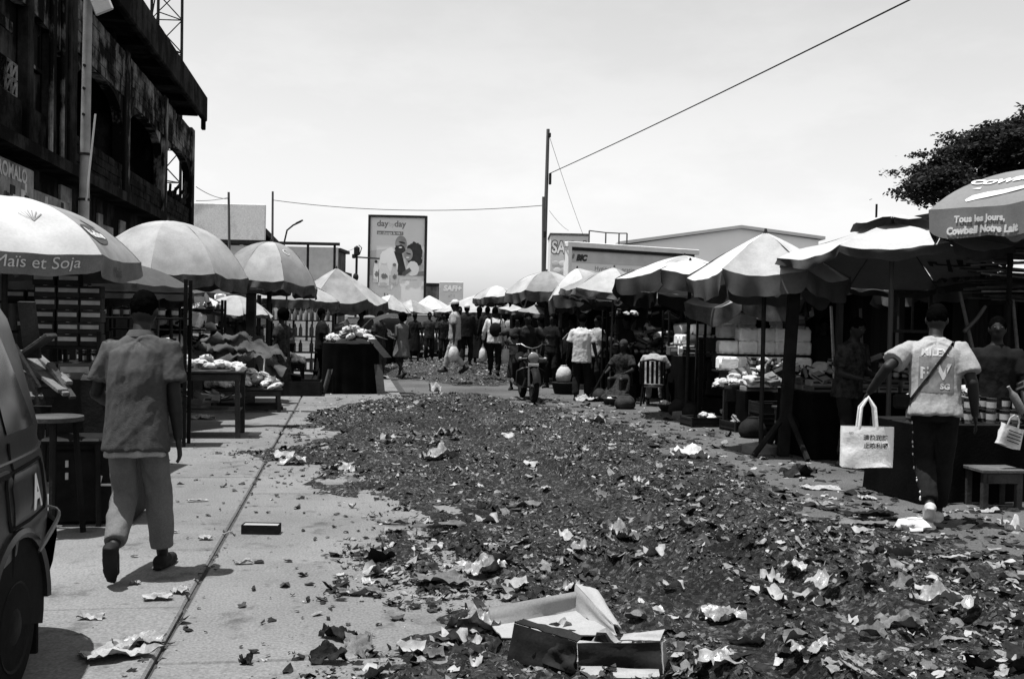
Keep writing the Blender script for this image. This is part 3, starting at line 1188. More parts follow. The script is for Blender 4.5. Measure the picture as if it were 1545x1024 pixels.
# ------------------------------------------------------------------ right: SAFI wall, BIC billboard, warehouse
D = 62
c00, c10, c01 = AT(829, 440, D), AT(886, 440, D), AT(829, 354.5, D)
m_safi = M('lettered wall grey', 0.72, 0.9, 0.08, 0.6, 0.05)
sw = thing('painted_wall', 'pale painted wall lettered in outlined white capitals beside the tall pole', 'wall', (c00.x, D, 0))
w = c10.x - c00.x
q = MB()
q.box((w / 2, 2, c01.z / 2), (w, 4, c01.z), ch=.02)
q.build('wall', m_safi, sw)
q = MB()
q.box((w / 2, 2, c01.z + .06), (w + .1, 4.1, 0.13))
q.build('coping', m_polew, sw)
for off, mt, y in ((0.085, m_adk, -0.004), (0.03, m_adw, -0.010)):
    text_part('SAFI', 1.02, lambda u, v, y=y: Vector((0.08 + u * .74, y, c01.z - 1.08 + v - u * .02)), mt, sw, offset=off)
    text_part('+', 0.8, lambda u, v, y=y: Vector((1.92 + u * .9, y, c01.z - .86 + v)), mt, sw, offset=off)
for k in range(7):
    q = MB()
    q.ell((0.35 + (k % 3) * .42 + .1 * (k // 3), -0.01, c01.z - 1.75 - (k // 3) * .42), (0.24, 0.008, 0.17), nu=10, nv=6)
    q.build('painted_mark', m_adl if k % 2 else m_adg, sw)

a, b = AT(861, 372, 45), AT(1046, 386, 48.5)
bic = thing('billboard', 'wide pale advertisement hoarding with two lines of text above the right umbrellas', 'billboard', (a.x, a.y, 0), math.atan2(b.y - a.y, b.x - a.x))
Wb = math.hypot(b.x - a.x, b.y - a.y)
zt = a.z
q = MB()
q.box((Wb / 2, 0.1, zt - 1.25), (Wb, 0.2, 2.5), ch=.01)
q.build('panel', m_adl, bic)
q = MB()
q.box((-0.11, 0.05, zt - 1.6), (0.2, 0.4, 3.4), ch=.02)
q.box((Wb / 2, 0.05, zt + .10), (Wb + .5, 0.42, 0.24), ch=.02)
q.build('frame', M('frame paint', 0.8, 0.8, .1, 2, 0), bic)
q = MB()
q.box((Wb / 2, -0.04, zt - .09), (Wb, 0.12, 0.14))
q.build('shadow_gap', m_iron, bic)
q = MB()
q.box((Wb / 2, -0.012, zt - .42), (Wb - .02, 0.02, 0.55))
q.build('printed_band', M('ad band grey', 0.62, 0.8, .12, 1.5, 0), bic)
for x in (0.3, Wb * .5, Wb - .4):
    q = MB()
    q.box((x, 0.4, zt / 2 - .6), (0.22, 0.22, zt - 1.2))
    q.build('post', m_steel, bic)
text_part('BIC', 0.36, lambda u, v: Vector((0.30 + u, -0.030, zt - .60 + v)), m_adk, bic, offset=.03, shear=.25)
q = MB()
q.ell((0.14, -0.03, zt - .43), (0.06, 0.01, 0.13), Matrix.Rotation(.3, 3, 'Y'), nu=8, nv=6)
q.build('printed_mark', m_adm, bic)
text_part('Hygiénique, pratique,', 0.30, lambda u, v: Vector((1.32 + u * 1.02, -0.006, zt - 1.02 + v)), m_adm, bic)
text_part('efficace et abordable', 0.30, lambda u, v: Vector((1.32 + u * 1.02, -0.006, zt - 1.36 + v)), m_adm, bic)
text_part('On a tous une', 0.30, lambda u, v: Vector((1.35 + u, -0.006, zt - 1.86 + v)), m_adk, bic, offset=.008)

# railing on the flat roof behind the hoarding
D = 64
o = AT(885, 372, D)
rl = thing('roof_railing', 'thin grey pipe railing on the flat roof behind the wide hoarding', 'railing', (o.x, D, 0))
q = MB()
tops = [(889, 348), (914, 351), (934, 352), (946, 352)]
for px, py in tops:
    t = AT(px, py, D)
    q.tube([(t.x - o.x, 0, 3), (t.x - o.x, 0, t.z)], 0.05, 5)
for (a0, b0) in zip(tops[:-1], tops[1:]):
    t0, t1 = AT(*a0, D), AT(*b0, D)
    q.tube([(t0.x - o.x, 0, t0.z), (t1.x - o.x, 0, t1.z)], 0.04, 5)
q.build('rails', m_steel, rl)

m_ware = M('warehouse wall', 1.0, 0.85, 0.05, 0.3, 0.02)
m_wroof = M('warehouse roof', 0.5, 0.7, 0.1, 0.5, 0.05)
D = 95
e0, rd, e1 = AT(940, 370, D), AT(1117, 345, D), AT(1235, 362, D)
wh = thing('warehouse', 'large pale warehouse with a low gabled roof behind the right umbrellas', 'warehouse', (rd.x, D, 0))
x0, x1 = e0.x - rd.x, e1.x - rd.x
q = MB()
pr = [(x0, 0), (x1, 0), (x1, e1.z), (0, rd.z), (x0, e0.z)]
vs = [(x, 0, z) for x, z in pr] + [(x, 30, z) for x, z in pr]
q.add(vs, [(0, 1, 2, 3, 4), (9, 8, 7, 6, 5), (0, 4, 9, 5), (1, 6, 7, 2)])
q.build('wall', m_ware, wh)
q = MB()
for (xa, za, xb, zb_) in ((x0 - .5, e0.z, 0, rd.z), (0, rd.z, x1 + .5, e1.z)):
    vs = [(xa, -.5, za + .02), (xb, -.5, zb_ + .02), (xb, 30, zb_ + .02), (xa, 30, za + .02), (xa, -.5, za + .3), (xb, -.5, zb_ + .3), (xb, 30, zb_ + .3), (xa, 30, za + .3)]
    q.add(vs, [(0, 1, 5, 4), (4, 5, 6, 7), (0, 3, 2, 1), (2, 3, 7, 6), (0, 4, 7, 3), (1, 2, 6, 5)])
q.build('roof', m_wroof, wh)
for k in range(16):
    x = x0 + (x1 - x0) * (k + .5) / 16
    q = MB()
    q.box((x, -0.02, 3), (0.08, 0.06, 6))
    q.build('wall_seam', m_wroof, wh)

cp = AT(1322, 330, 40)
ch = thing('chimney_pipe', 'thin dark vent pipe poking up behind the largest right umbrella', 'pipe', (cp.x, cp.y, 0))
q = MB()
q.tube([(0, 0, 0), (0, 0, ZZ(1322, 308, 40))], 0.045, 6)
q.build('pipe', m_iron, ch)

# ------------------------------------------------------------------ shacks added behind the stalls on the right to darken the backdrop
m_shack = M('dark shack boards', 0.035, 0.9, 0.5, 3, 0.3, orand=0.5, stretch=(1, 1, 0.2))
m_tin = M('rusty corrugated tin', 0.09, 0.75, 0.5, 2, 0.2)
shack_rows = [(9.5, 7.0, 3.0, 2.1), (13.6, 6.8, 3.6, 2.15), (18.2, 6.3, 3.4, 2.1), (23.0, 6.0, 4.2, 1.95), (28.5, 5.8, 5.0, 1.95), (35.0, 5.4, 5.0, 1.9)]
for k, (s_, l_, ln, h) in enumerate(shack_rows):
    nm = ['nearest', 'second', 'third', 'fourth', 'fifth', 'farthest'][k]
    sh = thing('backdrop_shack', f'added dark boarded shack with tin roof behind the right stalls, {nm} along the row', 'shack', S(s_, l_), STREET_RZ)
    nb = int(ln / 0.26)
    for i in range(nb):
        if k > 2 or i % 9 == 5:
            continue
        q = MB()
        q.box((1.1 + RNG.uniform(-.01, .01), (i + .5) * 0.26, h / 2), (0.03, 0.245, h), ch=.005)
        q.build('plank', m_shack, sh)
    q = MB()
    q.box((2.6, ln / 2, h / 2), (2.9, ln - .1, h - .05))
    q.build('back_room', m_black, sh)  # solid black block stands for the shaded interior
    q = MB()
    q.grid(lambda u, v: (0.2 + 4.2 * u, -0.25 + (ln + .4) * v, h + 0.08 + 0.35 * u + 0.03 * math.sin(v * (ln + .4) * 2 * math.pi / 0.22)), 2, int(ln * 30))
    q.build('roof', m_tin, sh)
    for y in (0.1, ln - .1):
        q = MB()
        q.box((0.35, y, h / 2), (0.08, 0.08, h))
        q.build('post', m_shack, sh)
# dark eave tip that shows over the big umbrella
t0 = AT(1383, 325, 15)
ev = thing('shed_roof', 'dark pointed roof eave under the tree behind the largest umbrella', 'shed', (t0.x, t0.y, 0))
q = MB()
zt0 = t0.z
q.add([(0, 0, zt0), (2.2, -.3, zt0 + .42), (2.6, 3, zt0 + .42), (0.2, 3, zt0), (0, 0, zt0 - .06), (2.2, -.3, zt0 + .12), (2.6, 3, zt0 + .12), (0.2, 3, zt0 - .06)],
      [(0, 1, 2, 3), (7, 6, 5, 4), (0, 4, 5, 1), (1, 5, 6, 2), (2, 6, 7, 3), (3, 7, 4, 0)])
q.build('roof', m_iron, ev)
for x, y in ((0.4, 2.8), (2.2, 2.8), (2.1, .2)):
    q = MB()
    q.box((x, y, zt0 / 2), (.1, .1, zt0 - .02))
    q.build('post', m_iron, ev)

# ------------------------------------------------------------------ the tree
m_bark = M('bark', 0.06, 0.95, 0.4, 6, 0.5, 20, stretch=(1, 1, .3))
m_leaf = M('leaves', 0.028, 0.7, 0.45, 0.8, 0, trans=0.25)
tp = AT(1500, 470, 36)
tree = thing('shade_tree', 'spreading dark-leaved tree behind the branded umbrella at the right', 'tree', (tp.x, tp.y, 0))
rr = random.Random(5)
q = MB()
q.tube([(0, 0, -.1), (0.1, 0, 2.2), (-0.1, .1, 4.2)], [0.5, 0.38, 0.32], 10)
q.build('trunk', m_bark, tree, smooth=True)
clumps = []
for px, py, r in ((1380, 268, 1.0), (1372, 288, .8), (1400, 240, .9), (1395, 285, 1.0), (1425, 262, 1.2), (1420, 222, .8), (1450, 236, 1.0), (1455, 205, .8), (1460, 280, 1.2), (1480, 255, 1.2), (1485, 200, .8), (1500, 220, 1.1), (1510, 270, 1.2),
                 (1530, 190, 1.0), (1540, 170, .8), (1525, 240, 1.2), (1550, 215, 1.1), (1575, 180, 1.2), (1580, 250, 1.3), (1610, 200, 1.3), (1640, 240, 1.3), (1615, 160, 1.1), (1650, 190, 1.3), (1690, 230, 1.2), (1600, 290, 1.2), (1560, 290, 1.0)):
    for dd in (-2.2, 0.6, 2.6):
        if rr.random() < .95:
            c = AT(px + 30 + rr.uniform(-10, 10), py + rr.uniform(-8, 8), 36 + dd + rr.uniform(-.8, .8)) - tp
            clumps.append((Vector((c.x, c.y, c.z + tp.z)), r * rr.uniform(.7, 1.0)))
q = MB()
for c, r in clumps[::2]:
    m_ = Vector((c.x * .45, c.y * .45, 4.2 + (c.z - 4.2) * .35))
    q.tube([(-0.1, .1, 4.0), m_, c], [0.17, 0.10, 0.03], 6)
q.build('limb', m_bark, tree, smooth=True)
vs, fs = [], []
nr = np.random.RandomState(3)
for c, r in clumps:
    n = int(1150 * r * r)
    # flattened sprays inside a clump
    for s_ in range(9):
        sc_ = np.array(c) + nr.normal(0, 1, 3) * np.array([.5, .5, .26]) * r
        k = n // 9
        p = sc_ + nr.normal(0, 1, (k, 3)) * np.array([.30, .30, .09]) * r
        a = nr.uniform(0, 2 * np.pi, k)
        tl = nr.uniform(-.7, .7, k)
        ln = nr.uniform(.06, .12, k)
        dx = np.stack([np.cos(a) * np.cos(tl), np.sin(a) * np.cos(tl), np.sin(tl)], 1) * ln[:, None]
        b = a + np.pi / 2
        t2 = nr.uniform(-.6, .6, k)
        dy = np.stack([np.cos(b) * np.cos(t2), np.sin(b) * np.cos(t2), np.sin(t2)], 1) * (ln * .55)[:, None]
        o0 = sum(len(z) for z in vs)
        vs.append(np.stack([p - dx, p + dy, p + dx, p - dy], 1).reshape(-1, 3))
        fs.append(np.arange(o0, o0 + 4 * k).reshape(-1, 4))
cr_ = link('crown', np_mesh('crown', np.concatenate(vs), np.concatenate(fs), [m_leaf]), tree)

# ------------------------------------------------------------------ parasols
m_upale = M('pale parasol cloth', 0.33, 0.85, 0.24, 2.6, 0.12, 90, 0.1, trans=0.08, fine=0.06, under_shade=.4)
m_uwhite = M('white parasol cloth', 0.46, 0.85, 0.18, 2.6, 0.1, 90, 0.1, trans=0.08, fine=0.05, under_shade=.4)
m_ugrey = M('grey parasol cloth', 0.22, 0.85, 0.26, 2.6, 0.12, 90, 0.1, trans=0.05, fine=0.06, under_shade=.4)
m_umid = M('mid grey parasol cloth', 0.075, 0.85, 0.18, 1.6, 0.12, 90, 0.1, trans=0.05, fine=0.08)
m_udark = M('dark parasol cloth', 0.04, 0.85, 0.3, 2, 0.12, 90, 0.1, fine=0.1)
m_uflap = M('stained shaded valance cloth', 0.07, 0.9, 0.5, 5, 0.2, 60, 0.1, fine=0.2, trans=0.06)  # stains plus the shade on the hanging cloth put into one dark colour
m_pole_dk = M('dark pole', 0.03, 0.7, 0.3, 8, 0.05)
m_pole_wd = M('wooden pole', 0.10, 0.85, 0.3, 9, 0.15, stretch=(1, 1, .1))
m_rib = M('wire rib', 0.06, 0.5, 0.2, 8, 0)


TOW = math.pi * 1.5            # phase of a rim corner that points at the camera


class Parasol:
    def __init__(s, label, c, r, zr, rise, n=8, val=0.17, tilt=(0, 0), mats=None, flap=None, phase=0.0, p=1.7, sag=0.03,
                 seed=1, pole=m_pole_dk, pr=0.028, tripod=False, vent=0.0, group='market parasols over the stalls', detail=True, droop=None, pole_h=None, flutter=1.5, polo=(0, 0)):
        phase += math.atan2(-c[1], -c[0]) + 2 * math.pi - TOW
        s.r, s.zr, s.rise, s.n, s.val, s.phase, s.p, s.sag, s.seed = r, zr, rise, n, val, phase, p, sag, seed
        s.flutter = flutter
        s.droop = droop or {}
        s.root = thing('market_parasol', label, 'parasol', (c[0], c[1], 0), 0, group)
        s.T = Matrix.Rotation(rad(tilt[0]), 3, 'X') @ Matrix.Rotation(rad(tilt[1]), 3, 'Y')
        s.piv = Vector((0, 0, zr))
        mats = mats or [m_upale]
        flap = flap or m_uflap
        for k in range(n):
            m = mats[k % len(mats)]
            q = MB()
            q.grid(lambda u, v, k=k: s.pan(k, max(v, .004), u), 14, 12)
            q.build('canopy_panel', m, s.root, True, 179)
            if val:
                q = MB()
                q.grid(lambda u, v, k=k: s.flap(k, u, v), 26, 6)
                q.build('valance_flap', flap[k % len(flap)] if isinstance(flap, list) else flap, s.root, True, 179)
        if vent:
            q = MB()
            q.grid(lambda u, v: s.tr(s.dome(u * 2 * math.pi, vent * (0.05 + v * .95)) + Vector((0, 0, 0.10 + .02 * math.sin(u * 40)))), 32, 4, wrap=True)
            q.build('vent_cap', mats[0], s.root, True, 179)
        # pole, ribs, finial
        q = MB()
        tp = s.tr(Vector((0, 0, zr + rise)))
        q.tube([(polo[0], polo[1], -.1), (tp.x * .5 + polo[0] * .5, tp.y * .5 + polo[1] * .5, tp.z * .55), tp], pr, 8)
        q.build('pole', pole, s.root, True)
        if detail:
            for k in range(n):
                q = MB()
                q.tube([s.tr(s.dome(s.ang(k), t) - Vector((0, 0, .012))) for t in (.03, .35, .7, 1.0)], 0.007, 5)
                hub = s.tr(Vector((0, 0, zr + rise * .35)))
                q.tube([hub, s.tr(s.dome(s.ang(k), .5) - Vector((0, 0, .012)))], 0.006, 5)
                q.build('rib', m_rib, s.root)
            q = MB()
            q.tube([tp - Vector((0, 0, .03)), tp + Vector((0, 0, .05))], [0.03, 0.015], 6)
            q.build('finial', pole, s.root)
        if tripod:
            for k in range(3):
                a = 2 * math.pi * k / 3 + .5
                q = MB()
                q.tube([(0, 0, .75), (.42 * math.cos(a), .42 * math.sin(a), 0)], 0.018, 6)
                q.build('leg', pole, s.root)
        else:
            q = MB()
            q.tube([(polo[0], polo[1], 0), (polo[0], polo[1], .09), (polo[0], polo[1], .11)], [.24, .23, .06], 14)
            q.build('base', M('concrete foot', .16, .9, .3, 6, .2), s.root, True)

    def ang(s, k):
        return s.phase + 2 * math.pi * k / s.n

    def tr(s, v):
        return s.T @ (v - s.piv) + s.piv

    def dome(s, a, t):
        rr = s.r * (t if s.p < 1.3 else math.sin(min(t, 1.0) * math.pi / 2 * .93) / math.sin(math.pi / 2 * .93) * .35 + t * .65)
        z = s.zr + s.rise * (1 - t ** s.p)
        z += .055 * s.flutter * t * t * mnoise.noise(Vector((math.cos(a) * 1.7 + s.seed * 3.1, math.sin(a) * 1.7, 1.3)))
        rr *= 1 + .05 * s.flutter * mnoise.noise(Vector((math.cos(a) * 1.9 + s.seed * 1.7, math.sin(a) * 1.9, 4.3)))
        if s.droop:
            for da, amt in s.droop.items():
                w = max(0, math.cos(a - da)) ** 6
                z -= amt * w * t ** 3
        return Vector((rr * math.cos(a), rr * math.sin(a), z))

    def pan(s, k, t, u):
        a0, a1 = s.ang(k), s.ang(k + 1)
        P = s.dome(a0, t).lerp(s.dome(a1, t), u)
        w = 4 * u * (1 - u)
        P.z -= s.sag * w * t * (1.3 - .3 * t)
        f = 1 - 0.035 * w * t * t
        P.x *= f
        P.y *= f
        nz = mnoise.noise(Vector((k * 7.3 + s.seed, u * 2.2, t * 3.0)))
        P.z += .026 * nz * t * s.flutter + .012 * t * s.flutter * mnoise.noise(Vector((k * 3.3 + s.seed, u * 7.0, t * 1.6))) * w
        return s.tr(P)

    def flap(s, k, u, v):
        a0, a1 = s.ang(k), s.ang(k + 1)
        P = s.dome(a0, 1.0).lerp(s.dome(a1, 1.0), u)
        w = 4 * u * (1 - u)
        P.z -= s.sag * w
        f = 1 - 0.035 * w
        nz = mnoise.noise(Vector((k * 7.3 + s.seed, u * 2.2, 3.0)))
        P.z += .026 * nz * s.flutter + .012 * s.flutter * mnoise.noise(Vector((k * 3.3 + s.seed, u * 7.0, 1.6))) * w
        wav = (mnoise.noise(Vector((k * 3.1 + s.seed * 2.0, u * 4.0, v * .6))) * .055 + .02 * math.sin(u * 17 + k + s.seed)) * s.flutter
        out = 0.012 + wav * v - .012 * v
        f += out / s.r
        P.x *= f
        P.y *= f
        nn = mnoise.noise(Vector((k * 5.7 + s.seed, u * 3.0, 9.0)))
        P.z -= s.val * v * (1 + .22 * nn * s.flutter) * (1 - .25 * (abs(2 * u - 1) ** 8))
        return s.tr(P)

    def letter_flap(s, k, txt, size, mat, u0=.5, v0=.6, **kw):
        """Lettering printed on one valance flap, centred at u0, baseline v0."""
        L = (s.flap(k, 1, 0) - s.flap(k, 0, 0)).length

        def fn(x, y):
            u, v = u0 + x / L, v0 - y / s.val
            P = s.flap(k, u, v)
            du = (s.flap(k, u + .01, v) - P)
            dv = (s.flap(k, u, v + .01) - P)
            n = dv.cross(du).normalized()
            c = Vector((P.x, P.y, 0))
            if n.dot(c) < 0:
                n = -n
            return P + n * .010
        return text_part(txt, size, fn, mat, s.root, align='CENTER', **kw)

    def on_panel(s, k, u, t, off=.008):
        P = s.pan(k, t, u)
        n = (s.pan(k, t, u + .01) - P).cross(s.pan(k, t + .01, u) - P)
        n.normalize()
        if n.z < 0:
            n = -n
        return P + n * off

    def letter_panel(s, k, txt, size, mat, u0=.5, t0=.8, bend=0.0, off=.008, flip=False, **kw):
        def fn(x, y):
            t = t0 - (y + bend * x * x) / (s.r * 1.15)
            w = 2 * s.r * t * math.sin(math.pi / s.n)
            return s.on_panel(k, u0 + x / w, t, off)
        return text_part(txt, size, fn, mat, s.root, align='CENTER', **kw)

    def patch(s, k, pts, mat, off=.005, name='printed_patch'):
        q = MB()
        P = [s.on_panel(k, u, t, off) for u, t in pts]
        c = sum(P, Vector()) / len(P)
        q.add(P + [s.on_panel(k, sum(u for u, _ in pts) / len(pts), sum(t for _, t in pts) / len(pts), off)], [(i, (i + 1) % len(P), len(P)) for i in range(len(P))])
        return q.build(name, mat, s.root)


def par(px, d):
    return (X(px, d), d)



# --- left row, near to far
d = 9.4
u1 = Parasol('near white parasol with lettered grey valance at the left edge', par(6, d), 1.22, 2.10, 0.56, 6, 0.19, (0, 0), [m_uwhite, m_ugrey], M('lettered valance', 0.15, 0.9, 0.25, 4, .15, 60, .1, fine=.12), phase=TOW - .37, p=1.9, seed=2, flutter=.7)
kf = 0
u1.letter_flap(0, 'Riz, Maïs et Soja', 0.15, m_whitewash, u0=.47, v0=.66, shear=.12)
u1.letter_flap(1, 'Maïs', 0.13, m_umid, u0=.45, v0=.75)
ov = [(0.40 + .30 * math.cos(t), 0.74 + .11 * math.sin(t)) for t in np.linspace(0, 2 * math.pi, 21)[:-1]]
u1.patch(1, ov, m_umid, .006)
u1.letter_panel(1, 'Blédine', 0.15, m_whitewash, u0=.40, t0=.78, off=.012, offset=.006)
u1.patch(1, [(.56, .56), (.62, .55), (.72, .66), (.66, .65)], m_umid, .006)
for j in range(7):
    a = -0.9 + j * .3
    u1.patch(0, [(.62, .66), (.62 + .16 * math.sin(a), .66 - .16 * math.cos(a)), (.625 + .16 * math.sin(a), .67 - .16 * math.cos(a)), (.63, .67)], m_ugrey, .006)
d = 15.2
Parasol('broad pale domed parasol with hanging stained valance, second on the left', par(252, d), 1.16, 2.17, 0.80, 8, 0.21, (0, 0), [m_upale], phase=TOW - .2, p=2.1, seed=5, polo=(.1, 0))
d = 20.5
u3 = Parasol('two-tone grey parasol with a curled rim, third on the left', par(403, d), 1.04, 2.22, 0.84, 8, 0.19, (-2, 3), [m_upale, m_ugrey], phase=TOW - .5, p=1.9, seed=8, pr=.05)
u3.letter_panel(1, 'C', .22, m_whitewash, u0=.4, t0=.55)
Parasol('low pale grey parasol tucked beneath the bigger ones at the left', par(355, 17.6), 0.66, 1.60, 0.30, 8, 0.05, (0, 6), [m_upale], phase=.2, p=1.5, seed=9, detail=False)
Parasol('small dark parasol with white scribbled lettering under the domed one', par(290, 17.0), 0.55, 1.66, 0.2, 8, 0.08, (6, -8), [m_udark], phase=.1, p=1.4, seed=10, detail=False).letter_panel(5, 'Soja Maïs', .14, m_whitewash, u0=.5, t0=.9)
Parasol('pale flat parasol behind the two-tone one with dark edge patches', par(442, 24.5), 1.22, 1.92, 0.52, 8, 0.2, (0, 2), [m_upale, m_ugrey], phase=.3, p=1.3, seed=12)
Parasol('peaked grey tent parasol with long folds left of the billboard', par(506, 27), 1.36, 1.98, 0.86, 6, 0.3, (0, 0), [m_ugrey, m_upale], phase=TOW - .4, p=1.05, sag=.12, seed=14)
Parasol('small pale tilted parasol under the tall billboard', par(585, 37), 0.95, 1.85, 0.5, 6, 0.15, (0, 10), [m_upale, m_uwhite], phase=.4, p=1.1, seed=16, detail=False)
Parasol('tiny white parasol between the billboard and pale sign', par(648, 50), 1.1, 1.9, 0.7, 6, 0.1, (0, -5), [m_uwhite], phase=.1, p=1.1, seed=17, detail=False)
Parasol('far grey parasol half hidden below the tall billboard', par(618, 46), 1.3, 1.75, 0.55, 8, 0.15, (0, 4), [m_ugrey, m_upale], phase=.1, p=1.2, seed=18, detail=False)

# --- the middle of the street end
Parasol('wide flat pale parasol over the crowd at the street end', par(722, 40), 1.75, 1.78, 0.72, 8, 0.2, (0, 0), [m_upale], phase=.1, p=1.15, seed=20, detail=False)
Parasol('white-topped tilted parasol above the wide flat one', par(748, 36), 0.86, 2.28, 0.44, 6, 0.22, (-6, -4), [m_uwhite, m_upale], phase=TOW - .5, p=1.5, seed=21, detail=False)
Parasol('low pale parasol behind the motorcycle rider', par(800, 33), 1.15, 1.80, 0.35, 8, 0.14, (0, 4), [m_upale, m_ugrey], phase=.4, p=1.2, seed=22, detail=False)

# --- right row, far to near
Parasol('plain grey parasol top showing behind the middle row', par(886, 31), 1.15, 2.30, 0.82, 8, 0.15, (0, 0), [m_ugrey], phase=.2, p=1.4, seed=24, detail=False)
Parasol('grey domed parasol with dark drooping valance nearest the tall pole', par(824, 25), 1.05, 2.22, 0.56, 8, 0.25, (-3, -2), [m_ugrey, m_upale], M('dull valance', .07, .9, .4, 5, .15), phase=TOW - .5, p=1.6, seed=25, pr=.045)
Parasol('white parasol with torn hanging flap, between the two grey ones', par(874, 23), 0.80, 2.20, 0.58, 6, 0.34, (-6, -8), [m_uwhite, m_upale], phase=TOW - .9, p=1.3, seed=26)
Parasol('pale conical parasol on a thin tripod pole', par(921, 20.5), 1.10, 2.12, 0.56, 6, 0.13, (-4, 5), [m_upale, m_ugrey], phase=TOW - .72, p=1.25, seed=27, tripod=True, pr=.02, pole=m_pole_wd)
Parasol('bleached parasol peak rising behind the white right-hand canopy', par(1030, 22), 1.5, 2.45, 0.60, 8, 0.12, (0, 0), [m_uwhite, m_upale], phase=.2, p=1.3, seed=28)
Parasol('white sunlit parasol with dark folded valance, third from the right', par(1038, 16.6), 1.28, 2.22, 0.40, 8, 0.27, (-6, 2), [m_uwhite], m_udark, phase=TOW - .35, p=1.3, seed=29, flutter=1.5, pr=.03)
Parasol('pale ridged parasol with dark valance beside the largest one', par(1152, 12.4), 0.98, 2.18, 0.56, 6, 0.24, (-4, 0), [m_upale, m_uwhite], m_umid, phase=TOW - .52, p=1.12, sag=.07, seed=30, flutter=1.4)  # shade on the drooping valance put into its dark cloth colour
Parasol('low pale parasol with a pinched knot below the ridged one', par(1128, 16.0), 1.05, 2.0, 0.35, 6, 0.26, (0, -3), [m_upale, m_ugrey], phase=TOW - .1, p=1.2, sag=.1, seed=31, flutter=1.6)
d = 11.6
u6 = Parasol('largest parasol, white topped with dark underside and a crossed emblem', par(1344, d), 1.36, 2.31, 0.50, 8, 0.10, (-9, 1), [M('big parasol cloth', .36, .85, .12, 1.6, .12, 90, .1, trans=.02, fine=.06, under_shade=.28)], m_udark, phase=TOW - .39, p=1.15, sag=.06, seed=33, pole=m_pole_wd, pr=.03, vent=.34)
# emblem on the inside of the far panel: two crossed strokes and a ring
for pts in ([(.25, .80), (.30, .77), (.72, .66), (.70, .70)], [(.34, .64), (.40, .63), (.62, .82), (.56, .84)], [(.18, .70), (.24, .66), (.36, .76), (.32, .79)], [(.62, .64), (.80, .60), (.84, .68), (.78, .70), (.76, .65), (.66, .68)]):
    u6.patch(3, pts, m_iron, -.012, 'printed_emblem')
d = 10.2
m_brand = M('branded parasol cloth', 0.17, .8, .12, 1.6, .12, 90, .15, fine=.06)
u7 = Parasol('grey branded milk parasol with white lettering at the right edge', par(1580, d), 1.24, 2.80, 0.46, 6, 0.30, (-1, 0), [m_brand], [m_brand, M('branded valance', .08, .8, .4, 4, .12)], phase=TOW - 1.075, p=1.9, sag=.03, seed=35, flutter=.6, pr=.06)
u7.letter_flap(0, 'Tous les Jours,', 0.092, m_whitewash, u0=.44, v0=.48, offset=.004)
u7.letter_flap(0, 'Cowbell Notre Lait', 0.096, m_whitewash, u0=.46, v0=.86, offset=.006, shear=.1)
u7.letter_flap(5, 'Cowb', 0.09, m_whitewash, u0=.72, v0=.9, offset=.004, shear=.1)
u7.letter_panel(0, 'COWBELL', 0.17, m_whitewash, u0=.52, t0=.66, bend=.25, offset=.01, shear=.1, off=.012)
u7.patch(0, [(.24, .90), (.27, .84), (.40, .80), (.55, .79), (.75, .77), (.90, .76), (.90, .81), (.60, .85), (.36, .90), (.27, .93)], m_whitewash, .007)
u7.patch(0, [(.16, .72), (.25, .70), (.27, .74)], m_whitewash, .007)

# --- second rank added on the right, half hidden, to close the shade over the stalls
for k, (px, d, r, zr, ri, m_, lb) in enumerate(((1120, 19.0, 1.35, 2.15, .45, m_ugrey, 'grey parasol added in the back rank behind the low pinched one'), (1262, 15.6, 1.3, 2.2, .45, m_upale, 'pale parasol added in the back rank between the ridged and largest ones'),
                                             (1000, 25.5, 1.35, 2.1, .5, m_ugrey, 'dull parasol added in the back rank behind the white sunlit one'), (1470, 14.2, 1.35, 2.15, .4, m_umid, 'dark grey parasol added in the back rank beside the branded one'),
                                             (940, 29.0, 1.4, 2.05, .5, m_upale, 'pale parasol added in the back rank above the far shoppers'), (1210, 22.5, 1.5, 2.05, .35, m_umid, 'dark flat parasol added deep behind the stepped display'))):
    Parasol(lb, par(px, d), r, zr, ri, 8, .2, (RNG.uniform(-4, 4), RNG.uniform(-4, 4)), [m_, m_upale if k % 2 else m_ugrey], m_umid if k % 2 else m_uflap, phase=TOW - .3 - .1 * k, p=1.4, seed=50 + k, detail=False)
for k, (px, d, r, zr, ri, m_, lb) in enumerate(((330, 24.5, 1.3, 2.0, .4, m_umid, 'dark parasol added deep in the left row behind the two-tone one'), (470, 33.0, 1.5, 1.95, .45, m_ugrey, 'grey parasol added behind the peaked tent parasol'), (160, 13.5, 1.2, 1.95, .35, m_umid, 'dark low parasol added behind the near white one'))):
    Parasol(lb, par(px, d), r, zr, ri, 8, .2, (RNG.uniform(-4, 4), RNG.uniform(-4, 4)), [m_], m_umid, phase=TOW - .3 - .1 * k, p=1.4, seed=60 + k, detail=False)  # canopies added on the left too, to deepen the shade there

# ------------------------------------------------------------------ people
m_skin = M('dark skin', 0.011, 0.6, 0.2, 8, 0.05, 60, 0.25)
m_hair = M('black hair', 0.0025, 0.95, 0.3, 30, 0.4, 120, 0.0)
m_eye = M('eye white', 0.07, 0.4, 0.1, 5, 0)


def cloth(name, g, var=.25, **kw):
    a = dict(rough=.95, scale=7, bump=.25, bscale=26, spec=.08, fine=.12)
    a.update(kw)
    return M(name, g, var=var, **a)


